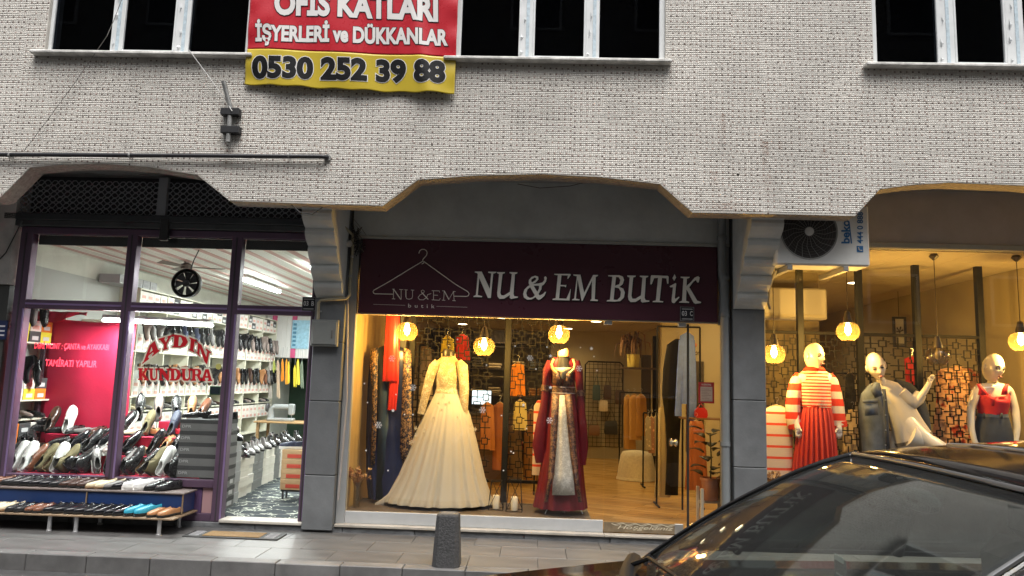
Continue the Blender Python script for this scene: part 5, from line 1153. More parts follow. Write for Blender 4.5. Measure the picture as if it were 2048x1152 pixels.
MB().tube([A(1128, 1000, Yr), Vector((A(1128, 1000, Yr).x, Yr, .2))], .015, 8).build('stand_pole', steel, rb)

# ================================================================== blue sequined dress with red scarf
Yb_ = .62; q = A(778, 1005, Yb_); bdz = thing('blue_dress', 'navy evening dress with sequined edges on a hanger beside the gown', 'dress', (q.x, Yb_, .2))
navy = M('navy satin', (.014, .02, .065), .35, var=.2, vs=4); seq = sequin_mat('copper sequins', (.02, .02, .035), (.42, .25, .12), 120, .08, .25); teal = M('slate blue cloth', (.03, .055, .085), .5, var=.15)
sil(smooth_rows([(692, 765, 800, .04), (700, 748, 815, .07), (720, 740, 822, .09), (780, 736, 824, .1), (880, 733, 826, .13), (960, 734, 826, .14), (997, 738, 824, .14)], 4), Yb_, folds=8, amp=.12, n=90).build('dress_body', navy, bdz, smooth=80)
def facing(L_, R_, Y, name, m_, par, bow=.01):
    P = []; 
    for a, b in zip(L_, R_): a, b = A(*a, Y), A(*b, Y); c = (a+b)/2; c.y -= bow; P += [a, c, b]
    F = [(i*3+j, i*3+j+1, i*3+j+4, i*3+j+3) for i in range(len(L_)-1) for j in range(2)]
    return MB().add(P, F).build(name, m_, par, smooth=60, solid=.006, fixn=False)
facing([(742, 700), (740, 730), (745, 780), (744, 850), (742, 930)], [(757, 694), (756, 730), (755, 780), (753, 850), (750, 930)], Yb_-.13, 'sequin_edge', seq, bdz)
facing([(757, 696), (757, 760), (756, 850), (752, 1000)], [(775, 694), (776, 760), (777, 850), (790, 1000)], Yb_-.125, 'slate_panel', teal, bdz)
facing([(808, 696), (806, 750), (803, 820), (800, 900), (806, 930)], [(822, 700), (823, 750), (823, 820), (826, 900), (826, 920)], Yb_-.13, 'sequin_edge', seq, bdz)
MB().tube([A(781, 640, Yb_), A(781, 680, Yb_), A(790, 690, Yb_)], .004, 6).build('hanger_hook', steel, bdz)
sc = thing('red_scarf', 'long red satin scarf hanging over the navy dress', 'scarf', A(785, 820, Yb_-.17)); rsat = M('red satin', (.45, .022, .015), .35, var=.15, vs=4)
sil(smooth_rows([(630, 773, 797, .02), (700, 769, 796, .025), (760, 766, 795, .025), (763, 766, 793, .02)], 3), Yb_-.17, folds=4, amp=.5, n=40).build('scarf_end', rsat, sc, smooth=80)
sil(smooth_rows([(632, 782, 799, .02), (760, 778, 797, .02), (820, 774, 791, .02)], 3), Yb_-.15, folds=3, amp=.5, n=40).build('scarf_end', rsat, sc, smooth=80)
# dark grey post between
MB_ = MB().box((A(796, 760, .8).x, .78, .2), (A(809, 760, .8).x, .84, CL), .004).build('dividing_post', M('slate post', (.07, .075, .08), .4)); tag(MB_, 'slate grey post between the navy dress and the gown', 'post')
# dried flowers in a glass vase
v = A(712, 1015, .22); vs_ = thing('flower_vase', 'glass vase of dried brown flowers in the left corner of the window', 'vase', (v.x, .22, .2))
MB().lathe([(.03, .0), (.034, .01), (.034, .2), (.045, .26), (.042, .26), (.03, .2), (.03, .012)], (v.x, .22, .2), 20, cap=False).build('vase', GLASS('vase glass', (.8, .78, .7), .08), vs_, smooth=50)
dry = [M('dried petal %d' % i, c, .9) for i, c in enumerate(((.32, .17, .06), (.42, .26, .12), (.22, .10, .04)))]
def bunch(par, c, n_, spread, h, rr=.018):
    for k in range(n_):
        a = random.uniform(0, 2*pi); r = spread*sqrt(random.random()); e = Vector((c[0]+r*cos(a), c[1]+r*sin(a)*.7, c[2]+h*random.uniform(.55, 1.0)))
        MB().tube([(c[0], c[1], c[2]+.02), ((c[0]+e.x)/2, (c[1]+e.y)/2, c[2]+h*.5), e], .002, 4).build('stem', dry[2], par)
        mb = MB()
        for j in range(7):
            u = Vector((random.gauss(0, 1), random.gauss(0, 1), random.gauss(.4, 1))); u.normalize(); s = u.orthogonal().normalized()*rr*.6
            mb.add([e, e+u*rr*.6+s, e+u*rr*1.5, e+u*rr*.6-s], [(0, 1, 2, 3)])
        tag(mb.build('flower_head', random.choice(dry), par, fixn=False), kind='stuff')
bunch(vs_, (v.x, .22, .38), 34, .13, .22)
v2 = A(1546, 975, .3); vs2 = thing('flower_vase', 'vase of brown dried flowers at the foot of the pillar beside the car', 'vase', (v2.x, .3, .2))
MB().lathe([(.05, .0), (.06, .1), (.05, .2), (.03, .3), (.04, .34)], (v2.x, .3, .2), 20).build('vase', M('brown vase', (.15, .08, .04), .4), vs2, smooth=50)
bunch(vs2, (v2.x, .3, .5), 22, .10, .2)
# wire lanterns with candles
cand = M('candle wax', (.75, .66, .48), .6)
def lantern(px0, px1, py0, py1, Y, label):
    a, b = A(px0, py1, Y), A(px1, py0, Y); c = (a.x+b.x)/2; w_ = (b.x-a.x)/2; zb = .2; zt = b.z
    t = thing('wire_lantern', label, 'lantern', (c, Y, zb)); 
    B_ = [(c-w_, Y-w_, zb+.004), (c+w_, Y-w_, zb+.004), (c+w_, Y+w_, zb+.004), (c-w_, Y+w_, zb+.004)]; T_ = [(c-w_*.7, Y-w_*.7, zt), (c+w_*.7, Y-w_*.7, zt), (c+w_*.7, Y+w_*.7, zt), (c-w_*.7, Y+w_*.7, zt)]
    for i in range(4):
        for p, q_ in ((B_[i], B_[(i+1) % 4]), (T_[i], T_[(i+1) % 4]), (B_[i], T_[i]), (B_[i], T_[(i+1) % 4])): MB().cyl(p, q_, .0035, n=5).build('wire', iron, t)
    MB().lathe([(.034, 0), (.036, .01), (.036, .13), (.03, .14), (.01, .136)], (c, Y, zb+.006), 18).build('candle', cand, t, smooth=50)
    MB().cyl((c, Y, zb+.14), (c, Y, zb+.155), .002, n=4).build('wick', iron, t)
lantern(977, 1008, 962, 1020, .42, 'black wire lantern with a candle beside the gown hem'); lantern(1012, 1046, 958, 1024, .36, 'black wire lantern with a candle beside the burgundy robe')

# ================================================================== mannequins
manq = M('glossy mannequin', (.72, .65, .54), .22, spec=.5, coat=.3)
def skin(name, nodes, edges, mat, parent, sub=2):
    P = [(A(n_[0], n_[1], n_[2])-WL[parent]) for n_ in nodes]
    me = bpy.data.meshes.new(name); me.from_pydata([tuple(p) for p in P], edges, []); o = bpy.data.objects.new(name, me); COL.objects.link(o)
    o.modifiers.new('s', 'SKIN'); 
    for i, sv_ in enumerate(me.skin_vertices[0].data):
        r = nodes[i][3]*(nodes[i][2]-CAM[1])/FOC; sv_.radius = (r, r); sv_.use_root = (i == 0)
    md = o.modifiers.new('d', 'SUBSURF'); md.levels = sub; md.render_levels = sub
    dg = bpy.context.evaluated_depsgraph_get(); dg.update(); nm = bpy.data.meshes.new_from_object(o.evaluated_get(dg)); nm.name = name
    bpy.data.objects.remove(o); nm.materials.clear(); nm.materials.append(mat); nm.polygons.foreach_set('use_smooth', [True]*len(nm.polygons))
    r = bpy.data.objects.new(name, nm); link(r, parent); WL[r] = WL[parent]; return r
def hand(nodes, edges, wrist, px, py, Y, dx, dy, s=1.0, mirror=1):
    """adds palm and five fingers continuing from node index wrist, pointing along (dx,dy) px"""
    L_ = sqrt(dx*dx+dy*dy); ux, uy = dx/L_, dy/L_; vx, vy = -uy*mirror, ux*mirror
    b = len(nodes); nodes.append((px+ux*6*s, py+uy*6*s, Y, 5.6*s)); edges.append((wrist, b))
    b2 = len(nodes); nodes.append((px+ux*11*s, py+uy*11*s, Y, 5.4*s)); edges.append((b, b2))
    for k, (off, ln) in enumerate(((-4.6, 10), (-1.6, 12), (1.5, 11.5), (4.4, 8.5))):
        i0 = len(nodes); nodes.append((px+ux*15*s+vx*off*s, py+uy*15*s+vy*off*s, Y-.005, 1.75*s)); edges.append((b2, i0))
        i1 = len(nodes); nodes.append((px+ux*(15+ln*.55)*s+vx*off*1.1*s, py+uy*(15+ln*.55)*s+vy*off*1.1*s, Y-.012, 1.6*s)); edges.append((i0, i1))
        i2 = len(nodes); nodes.append((px+ux*(15+ln)*s+vx*off*1.05*s, py+uy*(15+ln)*s+vy*off*1.05*s, Y+.004, 1.25*s)); edges.append((i1, i2))
    i0 = len(nodes); nodes.append((px+ux*8*s-vx*6*s, py+uy*8*s-vy*6*s, Y-.02, 2.0*s)); edges.append((b, i0))
    i1 = len(nodes); nodes.append((px+ux*15*s-vx*8.5*s, py+uy*15*s-vy*8.5*s, Y-.03, 1.6*s)); edges.append((i0, i1))
def head(parent, px, py, Y, hpx, yaw, tilt, roll, male=False):
    """bald head with modelled face; hpx = head height in px; yaw>0 turns to the right of the picture"""
    c = A(px, py, Y); H_ = hpx*(Y-CAM[1])/FOC; s = H_/.24
    nu, nv = 44, 34; R_ = []
    ga = lambda x, m_, sg: math.exp(-((x-m_)/sg)**2)
    for j in range(1, nv):
        e = -pi/2+pi*j/nv; ring = []
        for i in range(nu):
            a = -pi+2*pi*i/nu                       # 0 = front
            rx, ry, rz = .074, .094, .12
            x, y, z = rx*cos(e)*sin(a), -ry*cos(e)*cos(a), rz*sin(e)
            zz_ = sin(e); fr = max(0, cos(a))
            if zz_ < 0:
                k = (-zz_)**1.4; x *= 1-.34*k; y = y*(1-.18*k)-(.018*fr-.02*(1-fr))*k
            if zz_ > .1 and cos(a) < 0: y *= 1.06
            d = .026*ga(a, 0, .14)*ga(zz_, -.22, .13)+.012*ga(a, 0, .11)*ga(zz_, -.05, .16)     # nose
            d -= .011*(ga(a, .36, .17)+ga(a, -.36, .17))*ga(zz_, .03, .11)                        # eye sockets
            d += .006*ga(zz_, .16, .08)*ga(a, 0, .6)                                              # brow
            d += .009*ga(a, 0, .24)*ga(zz_, -.50, .07)-.005*ga(a, 0, .3)*ga(zz_, -.41, .04)+.010*ga(a, 0, .25)*ga(zz_, -.82, .12)
            d += .005*(ga(a, .7, .3)+ga(a, -.7, .3))*ga(zz_, -.15, .2)
            x += d*sin(a); y -= d*cos(a)
            ring.append((x*s, y*s, z*s))
        R_.append(ring)
    mb = MB().rings(R_)
    for sg in (-1, 1): mb.ell((sg*.075*s, .008*s, -.005*s), (.009*s, .018*s, .03*s), 10, 8)
    Rm = Matrix.Rotation(yaw, 3, 'Z') @ Matrix.Rotation(tilt, 3, 'X'); Rm = Matrix.Rotation(roll, 3, 'Y') @ Rm
    def place(m_, nm, mt, par, sm=60): m_.v = [tuple(c+Rm @ Vector(p)) for p in m_.v]; return m_.build(nm, mt, par, smooth=sm)
    ho = place(mb, 'head', manq, parent, 80)
    ey = M('painted eye', (.03, .02, .015), .3); lp = M('painted lip', (.28, .10, .08), .35); bw_ = M('painted brow', (.2, .14, .09), .5)
    for sg in (-1, 1):
        place(MB().ell((sg*.029*s, -.083*s, .004*s), (.016*s, .009*s, .0065*s), 10, 6), 'eye', ey, ho)
        place(MB().tube([(sg*.014*s, -.0935*s, .022*s), (sg*.03*s, -.090*s, .028*s), (sg*.045*s, -.080*s, .024*s)], .0032*s, 5), 'eyebrow', bw_, ho)
    place(MB().ell((0, -.101*s, -.062*s), (.022*s, .011*s, .009*s), 12, 6), 'lips', lp, ho)
    return ho
# --- first mannequin: striped sweater and pleated skirt
Ym = .42; b0 = A(1628, 1000, Ym); m1 = thing('mannequin', 'bald mannequin in a red striped sweater and pleated red skirt', 'mannequin', (b0.x, Ym, .2))
N = [(1630, 800, Ym, 24), (1630, 765, Ym, 25), (1628, 748, Ym, 14), (1628, 735, Ym, 9.5), (1628, 722, Ym, 9.5), (1598, 756, Ym, 12), (1590, 800, Ym, 9), (1592, 850, Ym-.05, 6.5), (1656, 756, Ym, 12), (1668, 800, Ym, 9), (1678, 850, Ym-.05, 6.5), (1630, 840, Ym, 27), (1618, 900, Ym, 15), (1616, 960, Ym, 11), (1615, 1010, Ym, 7), (1645, 900, Ym, 15), (1646, 960, Ym, 11), (1647, 1010, Ym, 7)]
E_ = [(0, 1), (1, 2), (2, 3), (3, 4), (1, 5), (5, 6), (6, 7), (1, 8), (8, 9), (9, 10), (0, 11), (11, 12), (12, 13), (13, 14), (11, 15), (15, 16), (16, 17)]
hand(N, E_, 7, 1593, 852, Ym-.06, 3.5, 14, .95, 1); hand(N, E_, 10, 1679, 852, Ym-.06, -.5, 14, .95, -1)
skin('body', N, E_, manq, m1); head(m1, 1628, 712, Ym-.03, 52, rad(30), rad(4), rad(2))
kn = stripe_mat('thin red stripes', (.72, .045, .012), (.74, .52, .36), .034, .45); kn2 = stripe_mat('wide red stripes', (.72, .04, .012), (.74, .58, .44), .152, .5, .10); ribr = cl('red rib knit', (.68, .04, .012), .85)
swt = sil(smooth_rows([(737, 1614, 1644, .07), (742, 1606, 1652, .085), (750, 1596, 1661, .105), (762, 1594, 1663, .13), (785, 1598, 1660, .135), (805, 1600, 1662, .135), (814, 1602, 1662, .13)], 3), Ym, folds=5, amp=.03, n=60).build('sweater', kn, m1, smooth=80)
sil([(734, 1613, 1645, .066), (741, 1607, 1650, .085)], Ym-.004, n=40, cap=False).build('neck_rib', ribr, swt, smooth=70, solid=.006); sil([(811, 1602, 1661, .136), (822, 1606, 1658, .12)], Ym, n=40).build('waist_rib', ribr, swt, smooth=70)
for pts, rp in (([(1600, 749, 9), (1594, 763, 13), (1588, 785, 13.5), (1585, 810, 14), (1586, 835, 14), (1590, 853, 13)], [(1589, 846, 13.8), (1592, 856, 13.5)]), ([(1656, 749, 9), (1662, 763, 13), (1668, 785, 13.5), (1672, 810, 14.5), (1675, 835, 15), (1677, 850, 15)], [(1677, 843, 15.2), (1679, 854, 15)])):
    spine(pts, Ym-.01, .85, 20, 3, .03).build('sleeve', kn2, swt, smooth=70); spine(rp, Ym-.01, .85, 20).build('cuff', ribr, swt, smooth=70)
red_sk = M('rust red pleats', (.46, .035, .018), .6, var=.1, vs=3)
sil(smooth_rows([(812, 1604, 1660, .125), (830, 1600, 1664, .14), (880, 1594, 1669, .18), (940, 1588, 1673, .21), (1000, 1583, 1677, .235)], 3), Ym, folds=24, amp=.16, n=240, sharp=.7).build('pleated_skirt', red_sk, m1, smooth=40)
# --- second mannequin: leaning, denim jacket
b0 = A(1790, 1000, Ym); m2_ = thing('mannequin', 'bald mannequin leaning sideways in a denim jacket and cream shirt', 'mannequin', (b0.x, Ym, .2))
N = [(1806, 840, Ym, 17), (1788, 797, Ym, 17), (1768, 775, Ym, 12), (1764, 766, Ym, 10), (1758, 752, Ym, 9.5), (1748, 785, Ym+.02, 12), (1738, 830, Ym+.02, 9), (1744, 880, Ym, 7), (1808, 788, Ym, 11), (1830, 808, Ym-.06, 8.5), (1848, 784, Ym-.10, 6.5), (1858, 768, Ym-.11, 5.5), (1820, 870, Ym, 22), (1855, 882, Ym-.12, 14), (1884, 892, Ym-.2, 12), (1878, 950, Ym-.1, 9.5), (1872, 1012, Ym-.05, 6.5), (1800, 920, Ym+.05, 16), (1792, 970, Ym+.05, 11), (1788, 1012, Ym+.05, 7)]
E_ = [(0, 1), (1, 2), (2, 3), (3, 4), (1, 5), (5, 6), (6, 7), (1, 8), (8, 9), (9, 10), (10, 11), (0, 12), (12, 13), (13, 14), (14, 15), (15, 16), (12, 17), (17, 18), (18, 19)]
hand(N, E_, 11, 1857, 768, Ym-.11, 8, -14, .8, 1)
skin('body', N, E_, manq, m2_); head(m2_, 1752, 733, Ym-.03, 56, rad(-14), rad(12), rad(-16), True)
crs = M('cream jersey', (.62, .53, .40), .8, var=.06, vs=3, bump=.1, bs=120); wt = M('cream trousers', (.66, .60, .50), .75, var=.05)
sh_ = spine([(1762, 764, 10), (1767, 770, 14), (1777, 780, 22), (1793, 800, 26), (1804, 825, 28), (1815, 850, 31), (1826, 876, 36)], Ym-.01, .62, 36, 7, .035).build('shirt', crs, m2_, smooth=80)
MB().tube([A(1753+11*cos(t*pi/8)+1.0*t*.2, 770-4.5*sin(t*pi/8), Ym-.06-.05*sin(t*pi/8)*-1) for t in range(0, 9)], .006, 6).build('neck_rib', cl('grey rib', (.25, .23, .2), .8), sh_)
spine([(1825, 874, 36.6), (1828, 881, 36.5)], Ym-.01, .625, 36, 7, .035).build('hem_rib', cl('shirt hem', (.2, .16, .11), .8), sh_, smooth=70)
spine([(1800, 784, 13), (1814, 799, 14), (1826, 805, 14), (1836, 797, 12.5), (1842, 788, 11)], Ym-.05, .8, 20, 3, .04).build('sleeve', crs, sh_, smooth=70)
spine([(1820, 870, 22), (1842, 880, 15), (1868, 885, 12), (1887, 893, 11), (1881, 940, 11), (1874, 1006, 9)], Ym-.10, .8, 22).build('trousers', wt, m2_, smooth=80)
spine([(1808, 868, 30), (1800, 920, 19), (1793, 965, 15), (1789, 1008, 12)], Ym+.06, .8, 22).build('trouser_leg', wt, m2_, smooth=80)
den = M('grey denim', (.085, .10, .125), .8, var=.35, vs=9, bump=.3, bs=160); den2 = M('dark denim', (.03, .036, .05), .8, var=.3, vs=9, bump=.3, bs=160)
jk = spine([(1757, 768, 6), (1750, 776, 13), (1743, 792, 20), (1742, 812, 23), (1747, 845, 25), (1751, 880, 25), (1752, 906, 25)], Ym-.02, .75, 30, 5, .05).build('jacket_front', den, m2_, smooth=75)
spine([(1788, 768, 12), (1812, 778, 15), (1832, 798, 15), (1844, 830, 13), (1852, 860, 10), (1857, 884, 6)], Ym+.10, .6, 24, 3, .06).build('jacket_back', den2, m2_, smooth=75)
facing([(1750, 764), (1740, 780), (1750, 796)], [(1760, 766), (1758, 780), (1766, 790)], Ym-.17, 'jacket_collar', den, m2_)
facing([(1725, 800), (1726, 806)], [(1755, 798), (1756, 806)], Ym-.235, 'pocket_flap', den, m2_); facing([(1728, 807), (1730, 832)], [(1755, 807), (1757, 830)], Ym-.228, 'pocket', den, m2_)
facing([(1764, 778), (1767, 810), (1770, 860), (1772, 905)], [(1771, 778), (1775, 810), (1778, 860), (1780, 905)], Ym-.17, 'button_band', den2, m2_)
for y in (800, 830, 860, 890):
    c = A(1771, y, Ym-.19); MB().lathe([(.008, -.004), (.008, 0)], c, 10, 'y').build('button', steel, m2_)
# --- third mannequin: red top and denim shorts
b0 = A(1985, 1000, Ym); m3 = thing('mannequin', 'bald mannequin in a red camisole top and dark denim shorts', 'mannequin', (b0.x, Ym, .2))
N = [(1985, 838, Ym, 22), (1985, 800, Ym, 24), (1985, 778, Ym, 20), (1985, 766, Ym, 9.5), (1986, 752, Ym, 8.5), (1953, 780, Ym, 10), (1942, 818, Ym, 8.2), (1942, 855, Ym-.03, 6.8), (1949, 882, Ym-.05, 5.2), (2018, 780, Ym, 10), (2030, 820, Ym, 8.2), (2034, 858, Ym-.03, 6.8), (2031, 885, Ym-.05, 5.2), (1985, 866, Ym, 27), (1970, 915, Ym, 16), (1970, 965, Ym, 11), (1971, 1012, Ym, 7), (2001, 915, Ym, 16), (2001, 965, Ym, 11), (2001, 1012, Ym, 7)]
E_ = [(0, 1), (1, 2), (2, 3), (3, 4), (2, 5), (5, 6), (6, 7), (7, 8), (2, 9), (9, 10), (10, 11), (11, 12), (0, 13), (13, 14), (14, 15), (15, 16), (13, 17), (17, 18), (18, 19)]
hand(N, E_, 8, 1950, 884, Ym-.05, 3, 14, .9, 1); hand(N, E_, 12, 2030, 887, Ym-.05, -2, 14, .9, -1)
skin('body', N, E_, manq, m3); head(m3, 1986, 735, Ym-.03, 54, rad(10), rad(10), rad(8))
cam_m = M('red jersey', (.62, .022, .03), .7, var=.08, bump=.1, bs=100)
tp = sil(smooth_rows([(785, 1958, 2013, .135), (793, 1955, 2016, .15), (803, 1956, 2016, .16), (815, 1958, 2014, .145), (830, 1960, 2011, .13)], 3), Ym-.005, folds=4, amp=.02, n=50, vneck=.075).build('camisole', cam_m, m3, smooth=80)
for a_, b_ in (((1956, 768), (1963, 790)), ((2013, 768), (2009, 790))):
    facing([(a_[0]-3, a_[1]), (b_[0]-5, (a_[1]+b_[1])/2), (b_[0]-7, b_[1])], [(a_[0]+4, a_[1]), (b_[0]+6, (a_[1]+b_[1])/2), (b_[0]+14 if a_[0] < 1980 else b_[0]+5, b_[1])] if a_[0] < 1980 else [(a_[0]+4, a_[1]), (b_[0]+6, (a_[1]+b_[1])/2), (b_[0]+6, b_[1])], Ym-.15, 'strap', cam_m, m3)
facing([(1975, 794), (1980, 800), (1982, 812)], [(1995, 794), (1990, 800), (1988, 812)], Ym-.17, 'bow', cam_m, m3)
sil(smooth_rows([(829, 1959, 2012, .13), (845, 1954, 2017, .15), (870, 1950, 2022, .165), (905, 1949, 2024, .165)], 3), Ym, folds=3, amp=.02, n=44).build('shorts', den2, m3, smooth=80)
sil([(827, 1959, 2012, .136), (834, 1957, 2014, .142)], Ym, n=40).build('waistband', den, m3, smooth=70)
for px in (1968, 2003): facing([(px-2, 826)]*1+[(px-2, 837)], [(px+2, 826), (px+2, 837)], Ym-.15, 'belt_loop', den2, m3)

# ================================================================== hanging clothes and furnishings
def hanger(par, c, w_): 
    MB().tube([c+Vector((-w_, 0, -.06)), c+Vector((-w_*.5, 0, -.02)), c, c+Vector((w_*.5, 0, -.02)), c+Vector((w_, 0, -.06))], .007, 6).build('hanger', M('wood hanger', (.5, .38, .22), .5), par)
    MB().tube([c, c+Vector((0, 0, .04)), c+Vector((.02, 0, .06)), c+Vector((.01, 0, .085)), c+Vector((-.015, 0, .08))], .003, 5).build('hanger_hook', steel, par)
def garment(name, label, cat, rows, Y, mat, folds=6, amp=.14, hang=True, sleeves=(), group=None, dep=.35, sm=None):
    r = rows[-1]; b_ = A((r[1]+r[2])/2, r[0], Y); t = thing(name, label, cat, b_, group)
    g_ = sil(smooth_rows(rows, 3), Y, depth=dep, folds=folds, amp=amp, n=72, ph=random.uniform(0, 6)).build('cloth', mat, t, smooth=75)
    for s in sleeves: spine(s, Y-.01, .6, 16, 3, .05).build('sleeve', sm or mat, t, smooth=70)
    if hang: c = A((rows[0][1]+rows[0][2])/2, rows[0][0], Y); hanger(t, c+Vector((0, 0, .01)), (A(rows[1][2], rows[1][0], Y).x-A(rows[1][1], rows[1][0], Y).x)*.4)
    return t
ps = stripe_mat('pullover stripes', (.66, .50, .36), (.72, .06, .02), .118, .78)
garment('striped_pullover', 'cream pullover with red stripes on a hanger beside the pillar', 'pullover', [(812, 1548, 1560), (822, 1520, 1586), (850, 1514, 1586), (900, 1513, 1586), (957, 1514, 1584)], .5, ps, 4, .08, dep=.3)
fl = sequin_mat('orange floral', (.58, .07, .03), (.72, .42, .30), 14, .32, .8)
garment('orange_dress', 'orange and white patterned dress behind the lattice screen', 'dress', [(733, 1905, 1925), (740, 1880, 1950), (752, 1872, 1962), (800, 1874, 1958), (850, 1868, 1962), (930, 1860, 1970)], 1.25, fl, 7, .1)
garment('red_blouse', 'red and black blouse on a hanger behind the second mannequin', 'blouse', [(713, 1820, 1828), (718, 1808, 1842), (740, 1810, 1842), (800, 1812, 1842)], 1.3, M('red crepe', (.5, .02, .03), .7), 5, .15)
garment('pink_top', 'crimson sleeveless top hanging on the right wall of the boutique', 'top', [(672, 1990, 2000), (680, 1980, 2008), (710, 1978, 2012), (745, 1972, 2010)], 2.2, M('crimson jersey', (.55, .01, .07), .7), 4, .1)
garment('grey_dress', 'pale pleated skirt behind the striped sweater mannequin', 'skirt', [(820, 1695, 1715), (850, 1688, 1722), (920, 1684, 1728), (980, 1680, 1732)], 1.3, cl('pale peach cloth', (.55, .42, .3), .8), 9, .15)
for i, (px, c, nm) in enumerate(((1540, (.5, .42, .3), 'cream'), (1556, (.05, .045, .04), 'black'), (1700, (.04, .04, .045), 'charcoal'), (1712, (.5, .48, .45), 'grey striped'), (1720, (.06, .06, .06), 'dark'))):
    garment('rack_garment', '%s garment on the rack behind the right lattice screens' % nm, 'garment', [(745+(i % 2)*8, px-3, px+3), (752+(i % 2)*8, px-9, px+9), (800, px-10, px+10), (870, px-12, px+12)], 1.9+.1*i, cl(nm+' rack cloth', c, .8), 4, .15, group='clothes behind the right lattice')
# clothes seen through the left lattice
for i, (px, y0, y1, c, nm) in enumerate(((895, 672, 740, (.62, .50, .06), 'yellow'), (925, 668, 720, (.5, .03, .02), 'red'), (1036, 725, 792, (.75, .24, .015), 'orange'), (1040, 800, 860, (.62, .52, .2), 'pale yellow'), (975, 805, 900, (.5, .2, .06), 'copper'), (1000, 805, 940, (.36, .13, .05), 'rust'), (1030, 850, 960, (.10, .06, .03), 'dark brown'), (1062, 820, 960, (.22, .10, .03), 'chestnut'), (850, 690, 800, (.55, .46, .32), 'cream'), (862, 700, 850, (.06, .05, .05), 'black'))):
    garment('rack_garment', '%s garment hanging behind the left lattice screens' % nm, 'garment', [(y0, px-2, px+2), (y0+6, px-12, px+12), (y0+20, px-13, px+13), (y1, px-15, px+15)], 2.0+.15*i, cl(nm+' hung cloth', c, .75), 5, .16, group='clothes behind the left lattice')
garment('striped_pullover', 'red and white striped pullover half hidden behind the burgundy robe', 'pullover', [(800, 1076, 1082), (812, 1068, 1090), (950, 1064, 1092)], .8, ps, 4, .08, hang=False)
# rail and shelves behind left lattice
def rail(name, label, p0, p1, zf, posts=True, r=.012):
    t = thing(name, label, 'clothes rail', ((p0[0]+p1[0])/2, (p0[1]+p1[1])/2, zf))
    MB().cyl(p0, p1, r, n=10).build('bar', iron, t, smooth=40)
    for p in (p0, p1): MB().cyl((p[0], p[1], zf), (p[0], p[1], p[2]+.0), r, n=10).build('post', iron, t, smooth=40)
    for p in (p0, p1): MB().cyl((p[0], p[1]-.2, zf+r), (p[0], p[1]+.2, zf+r), r, n=8).build('foot', iron, t, smooth=40)
    return t
a_, b_ = A(840, 690, 2.4), A(1075, 700, 2.4); rail('clothes_rail', 'black clothes rail behind the left lattice screens', (a_.x, 2.4, a_.z), (b_.x, 2.4, a_.z), FZ)
a_, b_ = A(1535, 742, 2.2), A(1740, 742, 2.2); rail('clothes_rail', 'black clothes rail behind the right lattice screens', (a_.x, 2.2, a_.z), (b_.x, 2.2, a_.z), FZ)
# counter with screen
p = A(950, 775, 3.4); ct = thing('counter', 'dark sales counter with shelves behind the gown', 'counter', (p.x, 3.5, FZ))
MB().box((p.x-.5, 3.3, FZ), (p.x+.6, 3.8, 1.05), .006).build('body', M('walnut', (.12, .065, .03), .45, var=.2, stretch=(1, 1, 8)), ct); MB().box((p.x-.54, 3.26, 1.052), (p.x+.64, 3.84, 1.09), .006).build('worktop', M('dark top', (.05, .04, .03), .3), ct)
for z in (1.35, 1.62): MB().box((p.x-.4, 3.9, z), (p.x+.5, 4.1, z+.02)).build('shelf', MATS['dark top'], ct)
mo = thing('monitor', 'small bright monitor on the counter behind the gown', 'monitor', (p.x+.1, 3.5, 1.09))
MB().box((p.x-.05, 3.45, 1.2), (p.x+.25, 3.48, 1.42), .004).build('case', dk, mo); MB().box((p.x-.04, 3.446, 1.21), (p.x+.24, 3.449, 1.41)).build('screen', EM('screen glow', (.55, .75, .85), .8), mo); MB().cyl((p.x+.1, 3.5, 1.092), (p.x+.1, 3.48, 1.25), .015, n=8).build('stand', dk, mo)
p = A(930, 700, 5.0); du = thing('display_shelving', 'tall dark wooden shelving with folded clothes, added to darken the left lattice background', 'shelves', (-.8, 5.1, FZ)); dwm = M('dark shelf wood', (.045, .03, .02), .5, var=.2)  # dark shelving added so the background behind the lattice reads darker and fuller
MB().box((-1.85, 5.28, FZ), (.25, 5.32, 2.45)).build('back_board', dwm, du)
for x_ in (-1.85, -1.15, -.45, .22): MB().box((x_, 4.95, FZ), (x_+.03, 5.28, 2.45), .002).build('upright', dwm, du)
for z_ in (.4, .85, 1.3, 1.75, 2.2):
    for x_ in (-1.82, -1.12, -.42): MB().box((x_, 4.95, z_), (x_+.67 if x_ < -.5 else .22, 5.28, z_+.025), .002).build('shelf_board', dwm, du)
k = 0; FC = [((.5, .42, .3), 'cream'), ((.08, .07, .06), 'black'), ((.3, .05, .03), 'red'), ((.45, .22, .06), 'amber'), ((.12, .14, .16), 'slate'), ((.36, .3, .2), 'beige')]
for z_ in (.425, .875, 1.325, 1.775):
    for x_ in (-1.7, -1.4, -1.0, -.7, -.3, .0):
        c_, nm = FC[(k*5+k//6) % 6]; h_ = random.uniform(.08, .22); t = thing('folded_clothes', '%s folded clothes, %s along the %s shelf behind the gown' % (nm, ORD(k % 6), ORD(k//6)), 'clothes', (x_, 5.1, z_), 'folded clothes on the dark shelving'); n_ = max(2, int(h_/.045))
        for j in range(n_): MB().box((x_-.11+random.uniform(-.01, .01), 5.0, z_+.001+j*.045), (x_+.11+random.uniform(-.01, .01), 5.22, z_+.043+j*.045), .014).build('folded_piece', cl(nm+' folded cloth', c_, .85), t)
        k += 1
